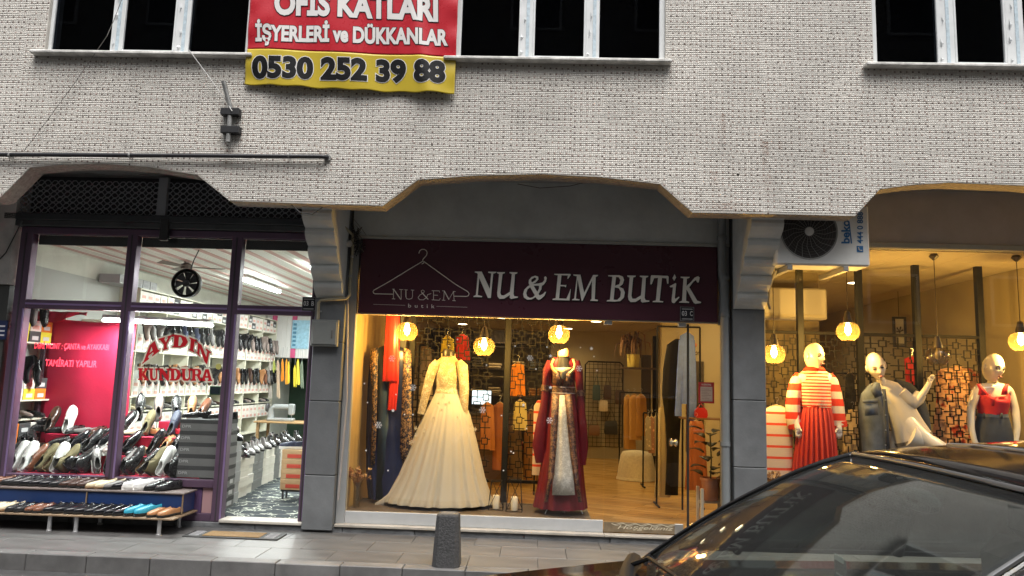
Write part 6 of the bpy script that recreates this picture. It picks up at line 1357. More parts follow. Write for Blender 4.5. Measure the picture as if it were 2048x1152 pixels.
# grid rack with handbags at the back
Yk = 7.2; a_, b_ = A(1168, 892, Yk), A(1246, 725, Yk); gk = thing('grid_rack', 'black wire grid rack with handbags on the boutique back wall', 'rack', ((a_.x+b_.x)/2, Yk, a_.z))
MB().tube([(a_.x, Yk, a_.z), (a_.x, Yk, b_.z-.06), (a_.x+.06, Yk, b_.z), (b_.x-.06, Yk, b_.z), (b_.x, Yk, b_.z-.06), (b_.x, Yk, a_.z)], .014, 8, closed=True).build('frame', iron, gk)
k = a_.x+.08
while k < b_.x-.03: MB().cyl((k, Yk, a_.z), (k, Yk, b_.z), .004, n=4).build('wire', iron, gk); k += .085
k = a_.z+.08
while k < b_.z-.03: MB().cyl((a_.x, Yk+.008, k), (b_.x, Yk+.008, k), .004, n=4).build('wire', iron, gk); k += .085
def bag(px, py, wpx, hpx, c, nm, strap=24):
    p_ = A(px, py, Yk-.09); s = (Yk-.09-CAM[1])/FOC; w_, h_ = wpx*s/2, hpx*s; t = thing('handbag', nm+' handbag hanging on the grid rack', 'handbag', (p_.x, Yk-.09, p_.z-h_), 'handbags on the grid rack')
    m_ = M(nm+' bag leather', c, .5, var=.1)
    MB().rings([[(p_.x-w_*a, Yk-.09-.05*b, p_.z-h_), (p_.x+w_*a, Yk-.09-.05*b, p_.z-h_), (p_.x+w_*a, Yk-.09+.05*b, p_.z-h_), (p_.x-w_*a, Yk-.09+.05*b, p_.z-h_)] if 0 else [(p_.x+sx*w_*a, Yk-.09+sy*.05*b, z) for sx, sy in ((-1, -1), (1, -1), (1, 1), (-1, 1))] for a, b, z in ((.9, .9, p_.z-h_), (1, 1, p_.z-h_*.85), (.95, .8, p_.z-h_*.2), (.8, .4, p_.z))]).build('bag_body', m_, t, smooth=40)
    MB().tube([(p_.x-w_*.7, Yk-.09, p_.z-.02), (p_.x-w_*.3, Yk-.09, p_.z+strap*s*.6), (p_.x, Yk-.05, p_.z+strap*s), (p_.x+w_*.3, Yk-.09, p_.z+strap*s*.6), (p_.x+w_*.7, Yk-.09, p_.z-.02)], .006, 6).build('strap', m_, t)
bag(1193, 770, 15, 30, (.03, .06, .06), 'dark teal', 20); bag(1215, 770, 15, 28, (.06, .03, .02), 'dark brown', 18); bag(1240, 780, 20, 28, (.08, .045, .03), 'brown flap', 34)
bag(1207, 800, 17, 22, (.6, .5, .35), 'cream scarf', 4); bag(1188, 850, 22, 20, (.16, .07, .03), 'tan and cream', 26); bag(1222, 842, 26, 26, (.02, .018, .016), 'large black', 24)
# coats, pouffe, racks by the door
garment('camel_coat', 'camel coat nearest the handbags on the rear rail', 'coat', [(790, 1254, 1258), (797, 1248, 1266), (830, 1247, 1268), (898, 1248, 1272)], 5.0, cl('camel wool', (.42, .22, .06), .85), 4, .12, group='camel coats on the rear rail')
garment('camel_coat', 'middle camel coat on the rear rail', 'coat', [(788, 1266, 1270), (796, 1258, 1280), (830, 1258, 1282), (880, 1258, 1284)], 4.9, cl('camel wool b', (.48, .26, .08), .85), 4, .12, group='camel coats on the rear rail')
garment('camel_coat', 'camel coat nearest the black rack posts', 'coat', [(788, 1280, 1284), (796, 1272, 1292), (830, 1272, 1294), (872, 1272, 1296)], 4.8, cl('camel wool c', (.40, .20, .055), .85), 4, .12, group='camel coats on the rear rail')
a_ = A(1240, 788, 4.9); b_ = A(1300, 788, 4.9); rail('clothes_rail', 'black clothes rail carrying the camel coats', (a_.x, 4.9, a_.z+.03), (b_.x, 4.9, a_.z+.03), FZ)
p = A(1273, 945, 4.2); pf = thing('pouffe', 'white fur covered pouffe on the wooden floor', 'pouffe', (p.x, 4.2, FZ))
fur = M('white fur', (.66, .60, .46), .95, var=.12, vs=30, bump=.9, bs=45)
MB().lathe([(.24, .0), (.30, .03), (.28, .2), (.25, .36), (.22, .42), (.1, .44)], (p.x, 4.2, FZ+.002), 36).build('cover', fur, pf, smooth=70); MB().lathe([(.315, .005), (.31, .03), (.29, .06)], (p.x, 4.2, FZ), 36, cap=False).build('fringe', fur, pf, smooth=70)
a_ = A(1286, 962, 3.4); b_ = A(1342, 962, 3.4); zb_ = A(1300, 826, 3.4).z
rail('clothes_rail', 'black clothes rack with patterned blouses in the middle of the boutique', (a_.x, 3.4, zb_), (b_.x, 3.4, zb_), FZ)
for i, (px, c, nm) in enumerate(((1296, (.62, .52, .36), 'cream patterned'), (1303, (.6, .3, .2), 'salmon'), (1311, (.55, .46, .3), 'beige'), (1318, (.5, .26, .16), 'terracotta'), (1325, (.6, .56, .46), 'ivory'))):
    garment('blouse', nm+' blouse on the rack in the middle of the boutique', 'blouse', [(833, px-1, px+1), (838, px-6, px+6), (870, px-6, px+6), (900+i % 3*6, px-6, px+7)], 3.35+.02*i, sequin_mat(nm+' print', c, tuple(k*.45 for k in c), 18, .35, .8), 3, .15, group='blouses on the middle rack')
Yd = 1.9
garment('striped_skirt', 'long cream striped skirt hanging just inside the door', 'skirt', [(815, 1318, 1330), (840, 1314, 1332), (900, 1312, 1335), (960, 1310, 1338), (994, 1308, 1340)], Yd, cl('cream stripe cloth', (.62, .54, .38), .8), 7, .16)
garment('black_jacket', 'black jacket with long black trousers hanging inside the door', 'jacket', [(678, 1350, 1360), (690, 1334, 1366), (740, 1326, 1366), (790, 1324, 1364), (835, 1330, 1362), (900, 1334, 1358), (990, 1330, 1356)], Yd-.15, cl('black wool', (.012, .011, .011), .85), 5, .08)
garment('denim_shirt', 'light blue denim shirt hanging at the edge of the glass door', 'shirt', [(664, 1372, 1378), (672, 1360, 1388), (720, 1358, 1392), (780, 1360, 1393), (808, 1362, 1391)], Yd-.3, M('light denim', (.13, .22, .80), .8, var=.15, vs=8), 5, .1, sleeves=([(1364, 680, 6), (1360, 740, 6), (1357, 800, 6), (1356, 832, 7)], [(1384, 680, 6), (1386, 740, 6), (1386, 800, 7), (1384, 842, 8)]))
a_, b_ = A(1315, 662, Yd-.2), A(1400, 658, Yd-.2); rail('clothes_rail', 'tall clothes rail just inside the glass door', (a_.x, Yd-.2, a_.z+.06), (b_.x, Yd-.2, a_.z+.06), FZ)
garment('brown_skirt', 'rust brown satin skirt hanging behind the potted plant', 'skirt', [(842, 1380, 1404), (850, 1378, 1408), (900, 1374, 1412), (980, 1370, 1416)], 1.2, M('rust satin', (.30, .09, .025), .4, var=.1), 7, .14)
p = A(1392, 836, 1.3); sbk = thing('accessory_shelf', 'narrow dark shelf with red bags behind the fixed side pane', 'shelf', (p.x, 1.4, FZ))
MB().box((p.x-.15, 1.3, p.z-.02), (p.x+.35, 1.6, p.z), .003).build('board', M('walnut b', (.15, .08, .04), .5), sbk)
for sx in (-.13, .33): MB().cyl((p.x+sx, 1.45, FZ), (p.x+sx, 1.45, p.z-.02), .012, n=8).build('post', iron, sbk)
rbg = thing('red_handbag', 'small red handbag on the narrow shelf beside the door', 'handbag', (p.x+.08, 1.4, p.z)); MB().rings([[(p.x+.08+sx*.075*a, 1.4+sy*.04, p.z+z) for sx, sy in ((-1, -1), (1, -1), (1, 1), (-1, 1))] for a, z in ((.8, .001), (1, .03), (.9, .09), (.5, .12))]).build('body', M('red leather bag', (.4, .01, .015), .35), rbg, smooth=40); MB().tube([(p.x+.03, 1.4, p.z+.11), (p.x+.08, 1.4, p.z+.17), (p.x+.13, 1.4, p.z+.11)], .005, 6).build('handle', MATS['red leather bag'], rbg)
# shelf with pampas
p = A(1272, 735, 5.2); ws_ = thing('wall_shelf', 'dark floating shelf on a black post with a plant', 'shelf', (p.x, 5.2, p.z)); MB().box((p.x-.25, 5.05, p.z-.03), (p.x+.35, 5.35, p.z), .003).build('board', M('shelf dark', (.06, .035, .02), .5), ws_); MB().box((p.x+.3, 5.25, FZ), (p.x+.36, 5.31, CL-.2), .003).build('post', iron, ws_); MB().box((p.x+.1, 5.2, p.z-.9), (p.x+.26, 5.28, p.z+.22), .003).build('panel', M('dark plank', (.05, .035, .025), .5), ws_)
pp = thing('pampas_pot', 'yellow pot of drooping dried palm on the floating shelf', 'plant', (p.x-.05, 5.2, p.z)); MB().lathe([(.09, 0), (.1, .02), (.11, .22), (.1, .22), (.09, .05)], (p.x-.05, 5.2, p.z+.001), 20).build('pot', M('yellow pot', (.6, .48, .12), .5), pp, smooth=50)
for k in range(26):
    a = random.uniform(0, 2*pi); r = random.uniform(.15, .36); h = random.uniform(.2, .42)
    P = [Vector((p.x-.05, 5.2, p.z+.2)), Vector((p.x-.05+r*.5*cos(a), 5.2+r*.3*sin(a), p.z+.22+h)), Vector((p.x-.05+r*cos(a), 5.2+r*.6*sin(a), p.z+.2+h*.9)), Vector((p.x-.05+r*1.15*cos(a), 5.2+r*.6*sin(a), p.z+.1+h*.3))]
    MB().tube(P, [.004, .012, .016, .003], 5).build('frond', M('dried frond', (.24, .13, .06), .9) if k % 2 else M('dark frond', (.10, .055, .03), .9), pp)
# mirror and slogan on the partition
p = A(1372, 760, 3.45); mr_ = thing('wall_mirror', 'tall frameless mirror on the light partition wall', 'mirror', (p.x, 3.48, .5)); MB().box((A(1372, 760, 3.48).x, 3.475, .6), (A(1408, 760, 3.48).x, 3.495, A(1380, 722, 3.48).z), .004).build('glass', M('mirror', (.8, .8, .78), .04, metal=1.0), mr_)
p = A(1375, 712, 3.49); fit(text_geo('cuyor', 0, .01, .3), A(1376, 714, 3.498), A(1400, 714, 3.498), A(1376, 703, 3.498), .002).build('wall_slogan', M('slogan black', (.03, .02, .015), .6), None, fixn=False); tag(bpy.data.objects['wall_slogan'], 'black script lettering on the partition above the mirror', 'lettering')
for i, px in enumerate((1378, 1384, 1390)):
    c = A(px, 690+(i % 2)*3, 3.48); MB().ell((c.x, c.y, c.z), (.03, .012, .03), 10, 8).build('blossom', M('coral blossom', (.7, .25, .12), .6), mr_, smooth=50)
# notice on the side pane
p = A(1412, 785, .02); nt_ = thing('notice_card', 'red framed notice card hanging inside the narrow side pane', 'notice', (p.x, .03, p.z)); q0, q1 = A(1397, 806, .03), A(1428, 765, .03)
MB().box((q0.x, .025, q0.z), (q1.x, .03, q1.z)).build('frame', M('notice red', (.35, .015, .015), .4), nt_); MB().box((q0.x+.018, .0225, q0.z+.02), (q1.x-.018, .0245, q1.z-.045)).build('paper', M('notice paper', (.42, .30, .22), .7), nt_)
for k in range(8): MB().box((q0.x+.03, .0215, q0.z+.03+k*.016), (q1.x-.03-(k % 3)*.02, .0222, q0.z+.034+k*.016)).build('text_line', M('notice text', (.22, .13, .1), .7), nt_)
fit(text_geo('HOSGELDINIZ', 0, .01), Vector((q0.x+.03, .0245, q1.z-.032)), Vector((q1.x-.03, .0245, q1.z-.032)), Vector((q0.x+.03, .0245, q1.z-.015)), .001).build('title', M('notice title', (.7, .6, .5), .6), nt_, fixn=False)
# potted plant on a white stand
p = A(1421, 1000, .28); pl_ = thing('potted_plant', 'dark leaved rubber plant in a clay pot on a pale wooden stand', 'plant', (p.x, .28, .2))
ws2 = M('pale wood', (.52, .45, .34), .5); cx = p.x
pz = A(1421, 1000, .28).z
for sx in (-.11, .11):
    for sy in (-.1, .1): MB().box((cx+sx-.016, .28+sy-.016, FZ+.002), (cx+sx+.016, .28+sy+.016, .52), .003).build('stand_leg', ws2, pl_)
MB().box((cx-.125, .265, .36), (cx+.125, .295, .39), .003).build('cross_bar', ws2, pl_)
MB().lathe([(.07, 0), (.075, .01), (.095, .2), (.105, .2), (.105, .23), (.09, .23), (.085, .18)], (cx, .28, .393), 24).build('pot', M('terracotta', (.36, .14, .06), .75, var=.15), pl_, smooth=45)
lf = M('dark rubber leaf', (.012, .022, .012), .3, coat=.2)
for k in range(18):
    a = k*2.4; h = .60+.030*k; r = .05+.05*random.random(); c = Vector((cx+r*cos(a), .28+r*sin(a), h)); d = Vector((cos(a)*.8, sin(a)*.8, .45+.3*random.random())); d.normalize(); s = d.cross(Vector((0, 0, 1))); s.normalize(); u = s.cross(d)
    L_ = .19; P = []
    for i in range(7):
        t = i/6; wd = .062*sin(pi*min(1, t*.96+.04))**.7; q = c+d*L_*t-Vector((0, 0, .09*t*t)); P += [q-s*wd+u*.012, q, q+s*wd+u*.012]
    F = [(i*3+j, i*3+j+1, i*3+j+4, i*3+j+3) for i in range(6) for j in range(2)]
    MB().add(P, F).build('leaf', lf, pl_, smooth=60, solid=.003, fixn=False)
MB().tube([(cx, .28, .58), (cx+.01, .28, .8), (cx, .29, 1.08)], .008, 6).build('stem', M('plant stem', (.06, .05, .02), .7), pl_)
# wall pictures and indoor unit on the right
def picture(pxl, pxr, pyt, pyb, Y, label):
    a, b = A(pxl, pyb, Y), A(pxr, pyt, Y); t = thing('framed_picture', label, 'picture', ((a.x+b.x)/2, Y, a.z)); f = .03
    for q0, q1 in (((a.x, a.z), (b.x, a.z+f)), ((a.x, b.z-f), (b.x, b.z)), ((a.x, a.z+f), (a.x+f, b.z-f)), ((b.x-f, a.z+f), (b.x, b.z-f))): MB().box((q0[0], Y-.02, q0[1]), (q1[0], Y+.02, q1[1]), .002).build('frame_side', dk, t)
    MB().box((a.x+f, Y, a.z+f), (b.x-f, Y+.01, b.z-f)).build('print', M('picture paper', (.6, .58, .5), .6), t); c = ((a.x+b.x)/2, Y-.002, (a.z+b.z)/2)
    for k in range(5): MB().tube([c, (c[0]+.05*cos(k*1.2), Y-.003, c[2]+.05*sin(k*1.2)+.03)], [.004, .012], 5).build('drawn_leaf', M('picture ink', (.08, .07, .06), .7), t)
    MB().cyl(((a.x+b.x)/2, Y+.005, b.z), ((a.x+b.x)/2, Y+.005, CR), .003, n=5).build('hanging_wire', iron, t)
picture(1787, 1811, 634, 694, 3.2, 'black framed botanical print behind the second mannequin'); picture(1936, 1960, 604, 668, 2.4, 'black framed botanical print above the orange dress')
p = A(1592, 606, 1.45); au = thing('indoor_air_conditioner', 'white indoor air conditioner above the striped sweater mannequin', 'air conditioner', (p.x, 1.4, p.z-.17)); wac = M('white plastic', (.46, .44, .42), .4)
q0, q1 = A(1500, 636, 1.45), A(1652, 578, 1.45)
MB().box((q0.x, 1.42, q0.z), (q1.x, 1.68, q1.z), .02).build('body', wac, au); MB().box((q0.x+.03, 1.412, q0.z+.02), (q1.x-.03, 1.425, q0.z+.06), .004).build('louvre', M('louvre', (.5, .46, .38), .5), au)
MB().box((q0.x, 1.69, FZ), (q1.x+.0, 1.85, CR), .004).build('mounting_pier', M('pier brown', (.2, .16, .10), .8), au)
# ================================================================== banner
YB = YW-.06
BXL, BXR = A(488, 140, YB).x, A(909, 140, YB).x
def ban_y(x, z):
    u = (x-BXL)/(BXR-BXL); v = (5.7-z)/1.5
    return .022*sin(u*7+v*3.1)*v*.6+.012*sin(u*19-v*6)*v+.018*math.exp(-((u-.86+.10*(z-4.4))/.035)**2)*(-1 if True else 1)+.006*sin(v*22+u*5)*(u < .12)*1.0+.007*sin(v*30)*math.exp(-(u/.05)**2)+.007*sin(v*28)*math.exp(-((1-u)/.05)**2)
def ban_low(u): 
    P = [(0, 167), (.13, 171), (.34, 176), (.67, 182), (1, 187)]
    y = interp(u, P); px = 484+(907-484)*u; return A(px, y+1.2*sin(u*40), YB).z
def ban_mid(u): return A(493+(909-493)*u, interp(u, [(0, 96), (.46, 106), (1, 113)]), YB).z
bn_ = thing('banner', 'red and yellow rental banner hanging from the first floor windows', 'banner', ((BXL+BXR)/2, YB, 4.4))
ban_r = M('red banner vinyl', (.50, .022, .035), .28, spec=.4, var=.05); ban_yl = M('yellow banner vinyl', (.52, .39, .035), .3, spec=.4)
def bxl(z): return BXL+(z-4.4)*.012
def bgrid(z0f, z1f, nv):
    def fn(u, v):
        x = bxl(5)+(BXR-BXL)*u; z0, z1 = z0f(u), z1f(u); z = z0+(z1-z0)*v; return (x, YB+ban_y(x, z), z)
    return MB().grid(fn, 110, nv)
bgrid(ban_low, ban_mid, 24).build('yellow_band', ban_yl, bn_, smooth=80, solid=.002, fixn=False)
bgrid(lambda u: ban_mid(u)+.0005, lambda u: 5.75, 60).build('red_field', ban_r, bn_, smooth=80, solid=.002, fixn=False)
MB().cyl((BXL-.02, YB+.01, 5.76), (BXR+.02, YB+.01, 5.76), .012, n=8).build('top_rod', iron, bn_)
bl = M('banner black print', (.006, .006, .007), .5, spec=.2); wt_ = M('banner white print', (.74, .72, .70), .35)
def btext(txt, bl_, br_, h, m_, off, lift):
    p0, p1 = A(*bl_, YB), A(*br_, YB); tl = A(bl_[0]+h*.02, bl_[1]-h, YB)
    g = text_geo(txt, 0, off); mb = fit(g, p0, p1, tl, 0, base=lambda x, z: ban_y(x, z)-lift); return mb
def bold(txt, bl_, br_, h, fill, edge, off, eoff):
    base = text_geo(txt, 0, off); bb = (min(v[0] for v in base[0]), max(v[0] for v in base[0]), min(v[1] for v in base[0]), max(v[1] for v in base[0]))
    p0, p1, tl = A(*bl_, YB), A(*br_, YB), A(bl_[0]+h*.03, bl_[1]-h, YB)
    def sub(geo):   # split long triangles so that the print follows the wrinkles
        bm = bmesh.new(); vv = [bm.verts.new(v) for v in geo[0]]
        for f in geo[1]:
            try: bm.faces.new([vv[i] for i in f])
            except ValueError: pass
        bmesh.ops.triangulate(bm, faces=bm.faces[:]); bm.verts.index_update()
        for _ in range(3):
            lng = [e for e in bm.edges if e.calc_length() > .16]
            if lng: bmesh.ops.subdivide_edges(bm, edges=lng, cuts=1); bmesh.ops.triangulate(bm, faces=[f for f in bm.faces if len(f.verts) > 3])
        bm.verts.index_update(); r = ([tuple(v.co) for v in bm.verts], [tuple(v.index for v in f.verts) for f in bm.faces]); bm.free(); return r
    fit(sub(text_geo(txt, 0, eoff)), p0, p1, tl, 0, base=lambda x, z: ban_y(x, z)-.004, box=bb).build('lettering_edge', edge, bn_, fixn=False)
    fit(sub(base), p0, p1, tl, 0, base=lambda x, z: ban_y(x, z)-.0065, box=bb).build('lettering', fill, bn_, fixn=False)
bold('OFİS KATLARI', (548, 30), (876, 44), 66, wt_, bl, .045, .07)
bold('İŞYERLERİ ve DÜKKANLAR', (510, 91), (896, 100), 52, wt_, bl, .045, .075)
bold('0530 252 39 88', (503, 158), (891, 168), 47, bl, wt_, .05, .075)
# ================================================================== pipes and fixings on the facade
YP = YW-.05
ps_ = thing('antenna_stub', 'bent grey pipe stub held by two black clamps on the tiled wall', 'pipe', A(456, 285, YP))
gp = M('galvanised pipe', (.32, .32, .31), .45, metal=.6, var=.25, vs=12)
MB().tube([A(447, 162, YP-.06), A(455, 195, YP-.02), A(461, 214, YP), A(459, 250, YP), A(456, 284, YP)], .022, 12).build('pipe', gp, ps_, smooth=50)
for y in (226, 262): a, b = A(444, y+6, YW-.03), A(482, y-7, YW-.03); MB().box((a.x, YW-.078, a.z), (b.x, YW-.004, b.z), .004).build('clamp', M('black iron', (.02, .02, .022), .5), ps_)
hp = thing('black_pipe', 'long black horizontal pipe fixed across the tiled wall above the shoe shop', 'pipe', A(330, 312, YP))
a, b = A(0, 309, YP), A(648, 313, YP)
MB().tube([(a.x-1.2, YP, a.z), (a.x, YP, a.z), (b.x-.02, YP, b.z), (b.x+.02, YP+.015, b.z), (b.x+.025, YW, b.z)], .021, 10).build('pipe', M('black pipe', (.022, .022, .025), .4), hp, smooth=50)
MB().lathe([(.032, -.012), (.034, 0), (.032, .012)], (b.x+.025, YW-.01, b.z), 16, 'y').build('end_flange', gp, hp, smooth=40)
for px in (20, 260, 578): c = A(px, 311, YP); MB().lathe([(.026, -.008), (.026, .008)], c, 14, 'x').build('pipe_clip', gp, hp); MB().box((c.x-.006, YP, c.z-.008), (c.x+.006, YW, c.z+.008)).build('clip_stem', gp, hp)
def wire(label, pts, r=.004, mt='wire black', c=(.03, .03, .03), name='cable'):
    o = MB().tube(pts, r, 5).build(name, M(mt, c, .6)); tag(o, label, 'cable'); return o
wire('thin dark cable slanting down from the left window', [A(246, -8, YW-.03), A(228, 40, YW-.03), A(214, 72, YW-.09), A(150, 165, YW-.04), A(95, 240, YW-.03), A(48, 302, YW-.03)], .003, 'wire grey', (.12, .11, .1))
wire('pale cord running from the left window to the pipe stub', [A(378, 100, YW-.09), A(415, 150, YW-.06), A(452, 202, YW-.05), A(464, 222, YW-.09)], .004, 'cord pale', (.6, .6, .58))
wire('black cable on the plaster at the left edge', [A(45, 440, -.14), A(30, 470, -.115), A(12, 505, -.112), A(-2, 520, -.112)], .006)
wire('sagging black cables on the corbel under the wall band', [A(583, 410, -.93), A(600, 425, -.94), A(625, 428, -.94), A(645, 415, -.93)], .006)
wire('cable sagging under the middle arch', [A(1035, 368, -.72), A(1080, 376, -.72), A(1140, 372, -.72), A(1165, 366, -.72)], .004, 'wire grey', (.12, .11, .1))
wire('cable sagging under the left arch', [A(170, 346, -.72), A(240, 353, -.72), A(320, 347, -.72)], .004, 'wire grey', (.12, .11, .1))
# gas pipe on the left pillar
yp = thing('gas_pipe', 'thin yellowish pipe winding round the pillar beside the boutique sign', 'pipe', A(650, 600, -.16)); ym = M('cream painted pipe', (.36, .32, .22), .5, var=.2, vs=10)
MB().tube([A(636, 640, -.17), A(637, 606, -.17), A(642, 600, -.17), A(693, 597, -.17), A(699, 590, -.16), A(701, 548, -.12), A(705, 505, -.1), A(706, 470, -.1), A(697, 462, -.14), A(668, 434, -.5), A(664, 426, -.6), A(664, 405, -.6)], .0155, 9).build('pipe', ym, yp, smooth=50)
MB().tube([A(695, 600, -.115), A(693, 800, -.115), A(668, 1030, -.115)][:2]+[A(676, 1000, -.115)], .012, 8).build('lower_pipe', M('warm grey pipe', (.33, .30, .28), .5), yp, smooth=50)  # lower run of the pipe in a warm grey
for px, py in ((701, 552), (640, 623), (704, 513)): c = A(px, py, -.13); MB().lathe([(.021, -.008), (.021, .008)], c, 12).build('clip', gp, yp)
cm = A(690, 487, -.14); wc = thing('security_camera', 'small white wall camera under tangled cables beside the sign', 'camera', cm); MB().lathe([(.03, -.05), (.036, -.03), (.036, .06), (.02, .07)], cm, 16, 'x').build('housing', M('camera white', (.55, .53, .5), .4), wc, smooth=40); MB().lathe([(.024, -.056), (.024, -.05)], cm, 14, 'x').build('lens', M('lens black', (.01, .01, .01), .1), wc); MB().cyl(cm, (cm.x+.06, -.02, cm.z+.03), .01, n=8).build('arm', gp, wc)
tg = thing('cable_tangle', 'tangled cables bundled at the top left corner of the boutique sign', 'cable', A(714, 490, -.1))
for k in range(12):
    c = A(714+random.uniform(-8, 8), 480+random.uniform(-18, 18), -.09); P = []
    for j in range(9): P.append(c+Vector((random.gauss(0, .035), random.uniform(-.04, .03), random.gauss(0, .05))))
    MB().tube(P, .004, 5).build('loose_cable', M('tangle cable %d' % (k % 3), ((.05, .045, .04), (.16, .14, .11), (.03, .03, .03))[k % 3], .6), tg, smooth=60)
MB().tube([A(690, 450, -.06), A(703, 433, -.06), A(722, 456, -.06), A(732, 470, -.06)], .004, 5).build('loose_cable', M('tangle cable 3', (.3, .3, .28), .6), tg)
# utility cabinet
a, b = A(620, 692, -.2), A(677, 640, -.2); ub = thing('meter_cabinet', 'grey metal meter cabinet on the pillar beside the shoe shop doorway', 'cabinet', ((a.x+b.x)/2, -.2, a.z))
ug = M('cabinet grey', (.20, .21, .20), .45, var=.08)
MB().box((a.x, -.2, a.z), (b.x, -.132, b.z), .006).build('case', ug, ub); MB().box((a.x+.02, -.212, a.z+.02), (b.x-.012, -.2005, b.z-.02), .004).build('door', ug, ub)
c = A(664, 668, -.21); MB().box((c.x-.006, -.226, c.z-.04), (c.x+.008, -.2125, c.z+.04), .004).build('handle', M('cabinet handle', (.13, .135, .13), .4), ub)
# downpipe left of right pillar
dp = thing('downpipe', 'grey rain downpipe running down the left side of the right pillar', 'pipe', (1.93, -.1, 0)); dpx = A(1447, 700, -.08).x
MB().tube([(dpx-.05, -.5, 3.62), (dpx-.03, -.3, 3.45), (dpx-.012, -.085, 3.25), (dpx-.012, -.085, 2.75), (dpx+.012, -.085, 2.62), (dpx+.012, -.085, 1.0), (dpx+.012, -.085, .1)], .042, 14).build('pipe', M('grey downpipe', (.20, .215, .22), .45, var=.08), dp, smooth=50)
for z in (3.1, 2.68, 2.3, 1.0): MB().lathe([(.05, -.02), (.05, .02)], (dpx+(.012 if z < 2.7 else -.012), -.085, z), 16).build('collar', MATS['grey downpipe'], dp, smooth=40)
# outdoor air conditioner
ya = -.62; a, b = A(1552, 533, ya), A(1737, 400, ya); zb_ = A(1640, 531, ya).z
ac = thing('outdoor_air_conditioner', 'white outdoor air conditioner unit with round fan hung beside the pillar', 'air conditioner', ((a.x+b.x)/2, ya, zb_)); acw = M('ac enamel', (.72, .72, .69), .4, var=.06); zt_ = zb_+.60
MB().box((a.x, ya, zb_), (b.x, ya+.3, zt_), .018).build('case', acw, ac)
fc = A(1618, 463, ya); fr_ = .262
MB().lathe([(fr_, -.003), (fr_+.012, -.006), (fr_+.012, .0)], fc, 40, 'y', False).build('fan_ring', M('ac ring', (.32, .32, .3), .5), ac, smooth=40)
MB().lathe([(fr_-.002, -.0015), (fr_-.002, -.0005)], fc, 40, 'y').build('fan_well', M('fan dark', (.035, .03, .027), .6), ac)
for k in range(9): r_ = fr_*(k+2)/10.5; MB().tube([(fc.x+r_*cos(t*pi/18), ya-.006, fc.z+r_*sin(t*pi/18)) for t in range(36)], .0016, 4, closed=True).build('guard_ring', M('guard wire', (.11, .10, .095), .5), ac)
for k in range(20):
    t = k*pi/10; MB().tube([(fc.x+.04*cos(t), ya-.007, fc.z+.04*sin(t)), (fc.x+.15*cos(t+.14), ya-.008, fc.z+.15*sin(t+.14)), (fc.x+fr_*cos(t+.36), ya-.006, fc.z+fr_*sin(t+.36))], .0022, 4).build('guard_spoke', M('spoke wire', (.26, .25, .23), .5), ac)
MB().lathe([(.02, -.022), (.042, -.016), (.044, -.004)], fc, 20, 'y').build('hub_cap', acw, ac, smooth=40)
blu_p = M('blue print', (.02, .13, .32), .5)
def vtext(txt, px, py0, py1, wpx, nm, off=.03):  # reads upwards
    p0, p1 = A(px+wpx/2, py0, ya-.002), A(px+wpx/2, py1, ya-.002); tl = A(px-wpx/2, py0, ya-.002)
    fit(text_geo(txt, 0, off), p0, p1, tl, .0015).build(nm, blu_p, ac, fixn=False)
vtext('beko', 1691, 487, 440, 17, 'brand_lettering', .03); vtext('444 0 888', 1720, 487, 424, 12, 'phone_lettering', .02)
q0, q1 = A(1703, 487, ya-.002), A(1698, 443, ya-.002); MB().add([q0+Vector((-.006, 0, 0)), q0+Vector((.006, 0, 0)), q1+Vector((.006, 0, 0)), q1+Vector((-.006, 0, 0))], [(0, 1, 2, 3)]).build('brand_rule', blu_p, ac, fixn=False)
c = A(1720, 498, ya-.004); MB().box((c.x-.03, ya-.004, c.z-.03), (c.x+.03, ya-.001, c.z+.03)).build('phone_badge', blu_p, ac); MB().tube([(c.x-.016, ya-.006, c.z+.016), (c.x-.012, ya-.006, c.z-.006), (c.x+.004, ya-.006, c.z-.014), (c.x+.018, ya-.006, c.z-.014)], [.006, .004, .004, .006], 6).build('phone_glyph', wt_, ac)
for px in (1578, 1690):
    c = A(px, 531, ya); MB().box((c.x-.025, ya-.03, zb_-.055), (c.x+.025, -.03, zb_-.003), .006).build('bracket_arm', M('bracket grey', (.3, .29, .27), .5), ac)
MB().tube([A(1553, 540, -.4), A(1545, 555, -.25), A(1538, 580, -.2), A(1536, 605, -.16), A(1540, 618, -.15)], .014, 8).build('hose', M('hose grey', (.25, .24, .23), .6), ac, smooth=50)
# ================================================================== stone bollard
c = AZ(890, 1136, 0); bo = thing('stone_bollard', 'squat dark granite bollard on the pavement edge before the boutique', 'bollard', (c.x, c.y+.11, 0))
gran = M('dark granite', (.055, .055, .056), .75, var=.45, vs=60, bump=.8, bs=70)
cx, cy = c.x, c.y+.11
mb = MB(); R_ = []
for z, h in ((0.002, .116), (.05, .113), (.2, .106), (.36, .097), (.412, .094), (.425, .087)):
    rr = []
    for k in range(16):
        t = 2*pi*(k+.5)/16; q_ = max(abs(cos(t)), abs(sin(t))); f_ = min(1/q_, 1.40)*h; rr.append((cx+f_*cos(t), cy+f_*sin(t), z))
    R_.append(rr)
mb.rings(R_).build('shaft', gran, bo, smooth=12)
MB().box((cx-.06, cy-.06, .4251), (cx+.06, cy+.06, .4275)).build('light_cap', M('lighter granite', (.10, .10, .10), .8, var=.4, vs=40), bo)  # lighter granite plate on top of the shaft
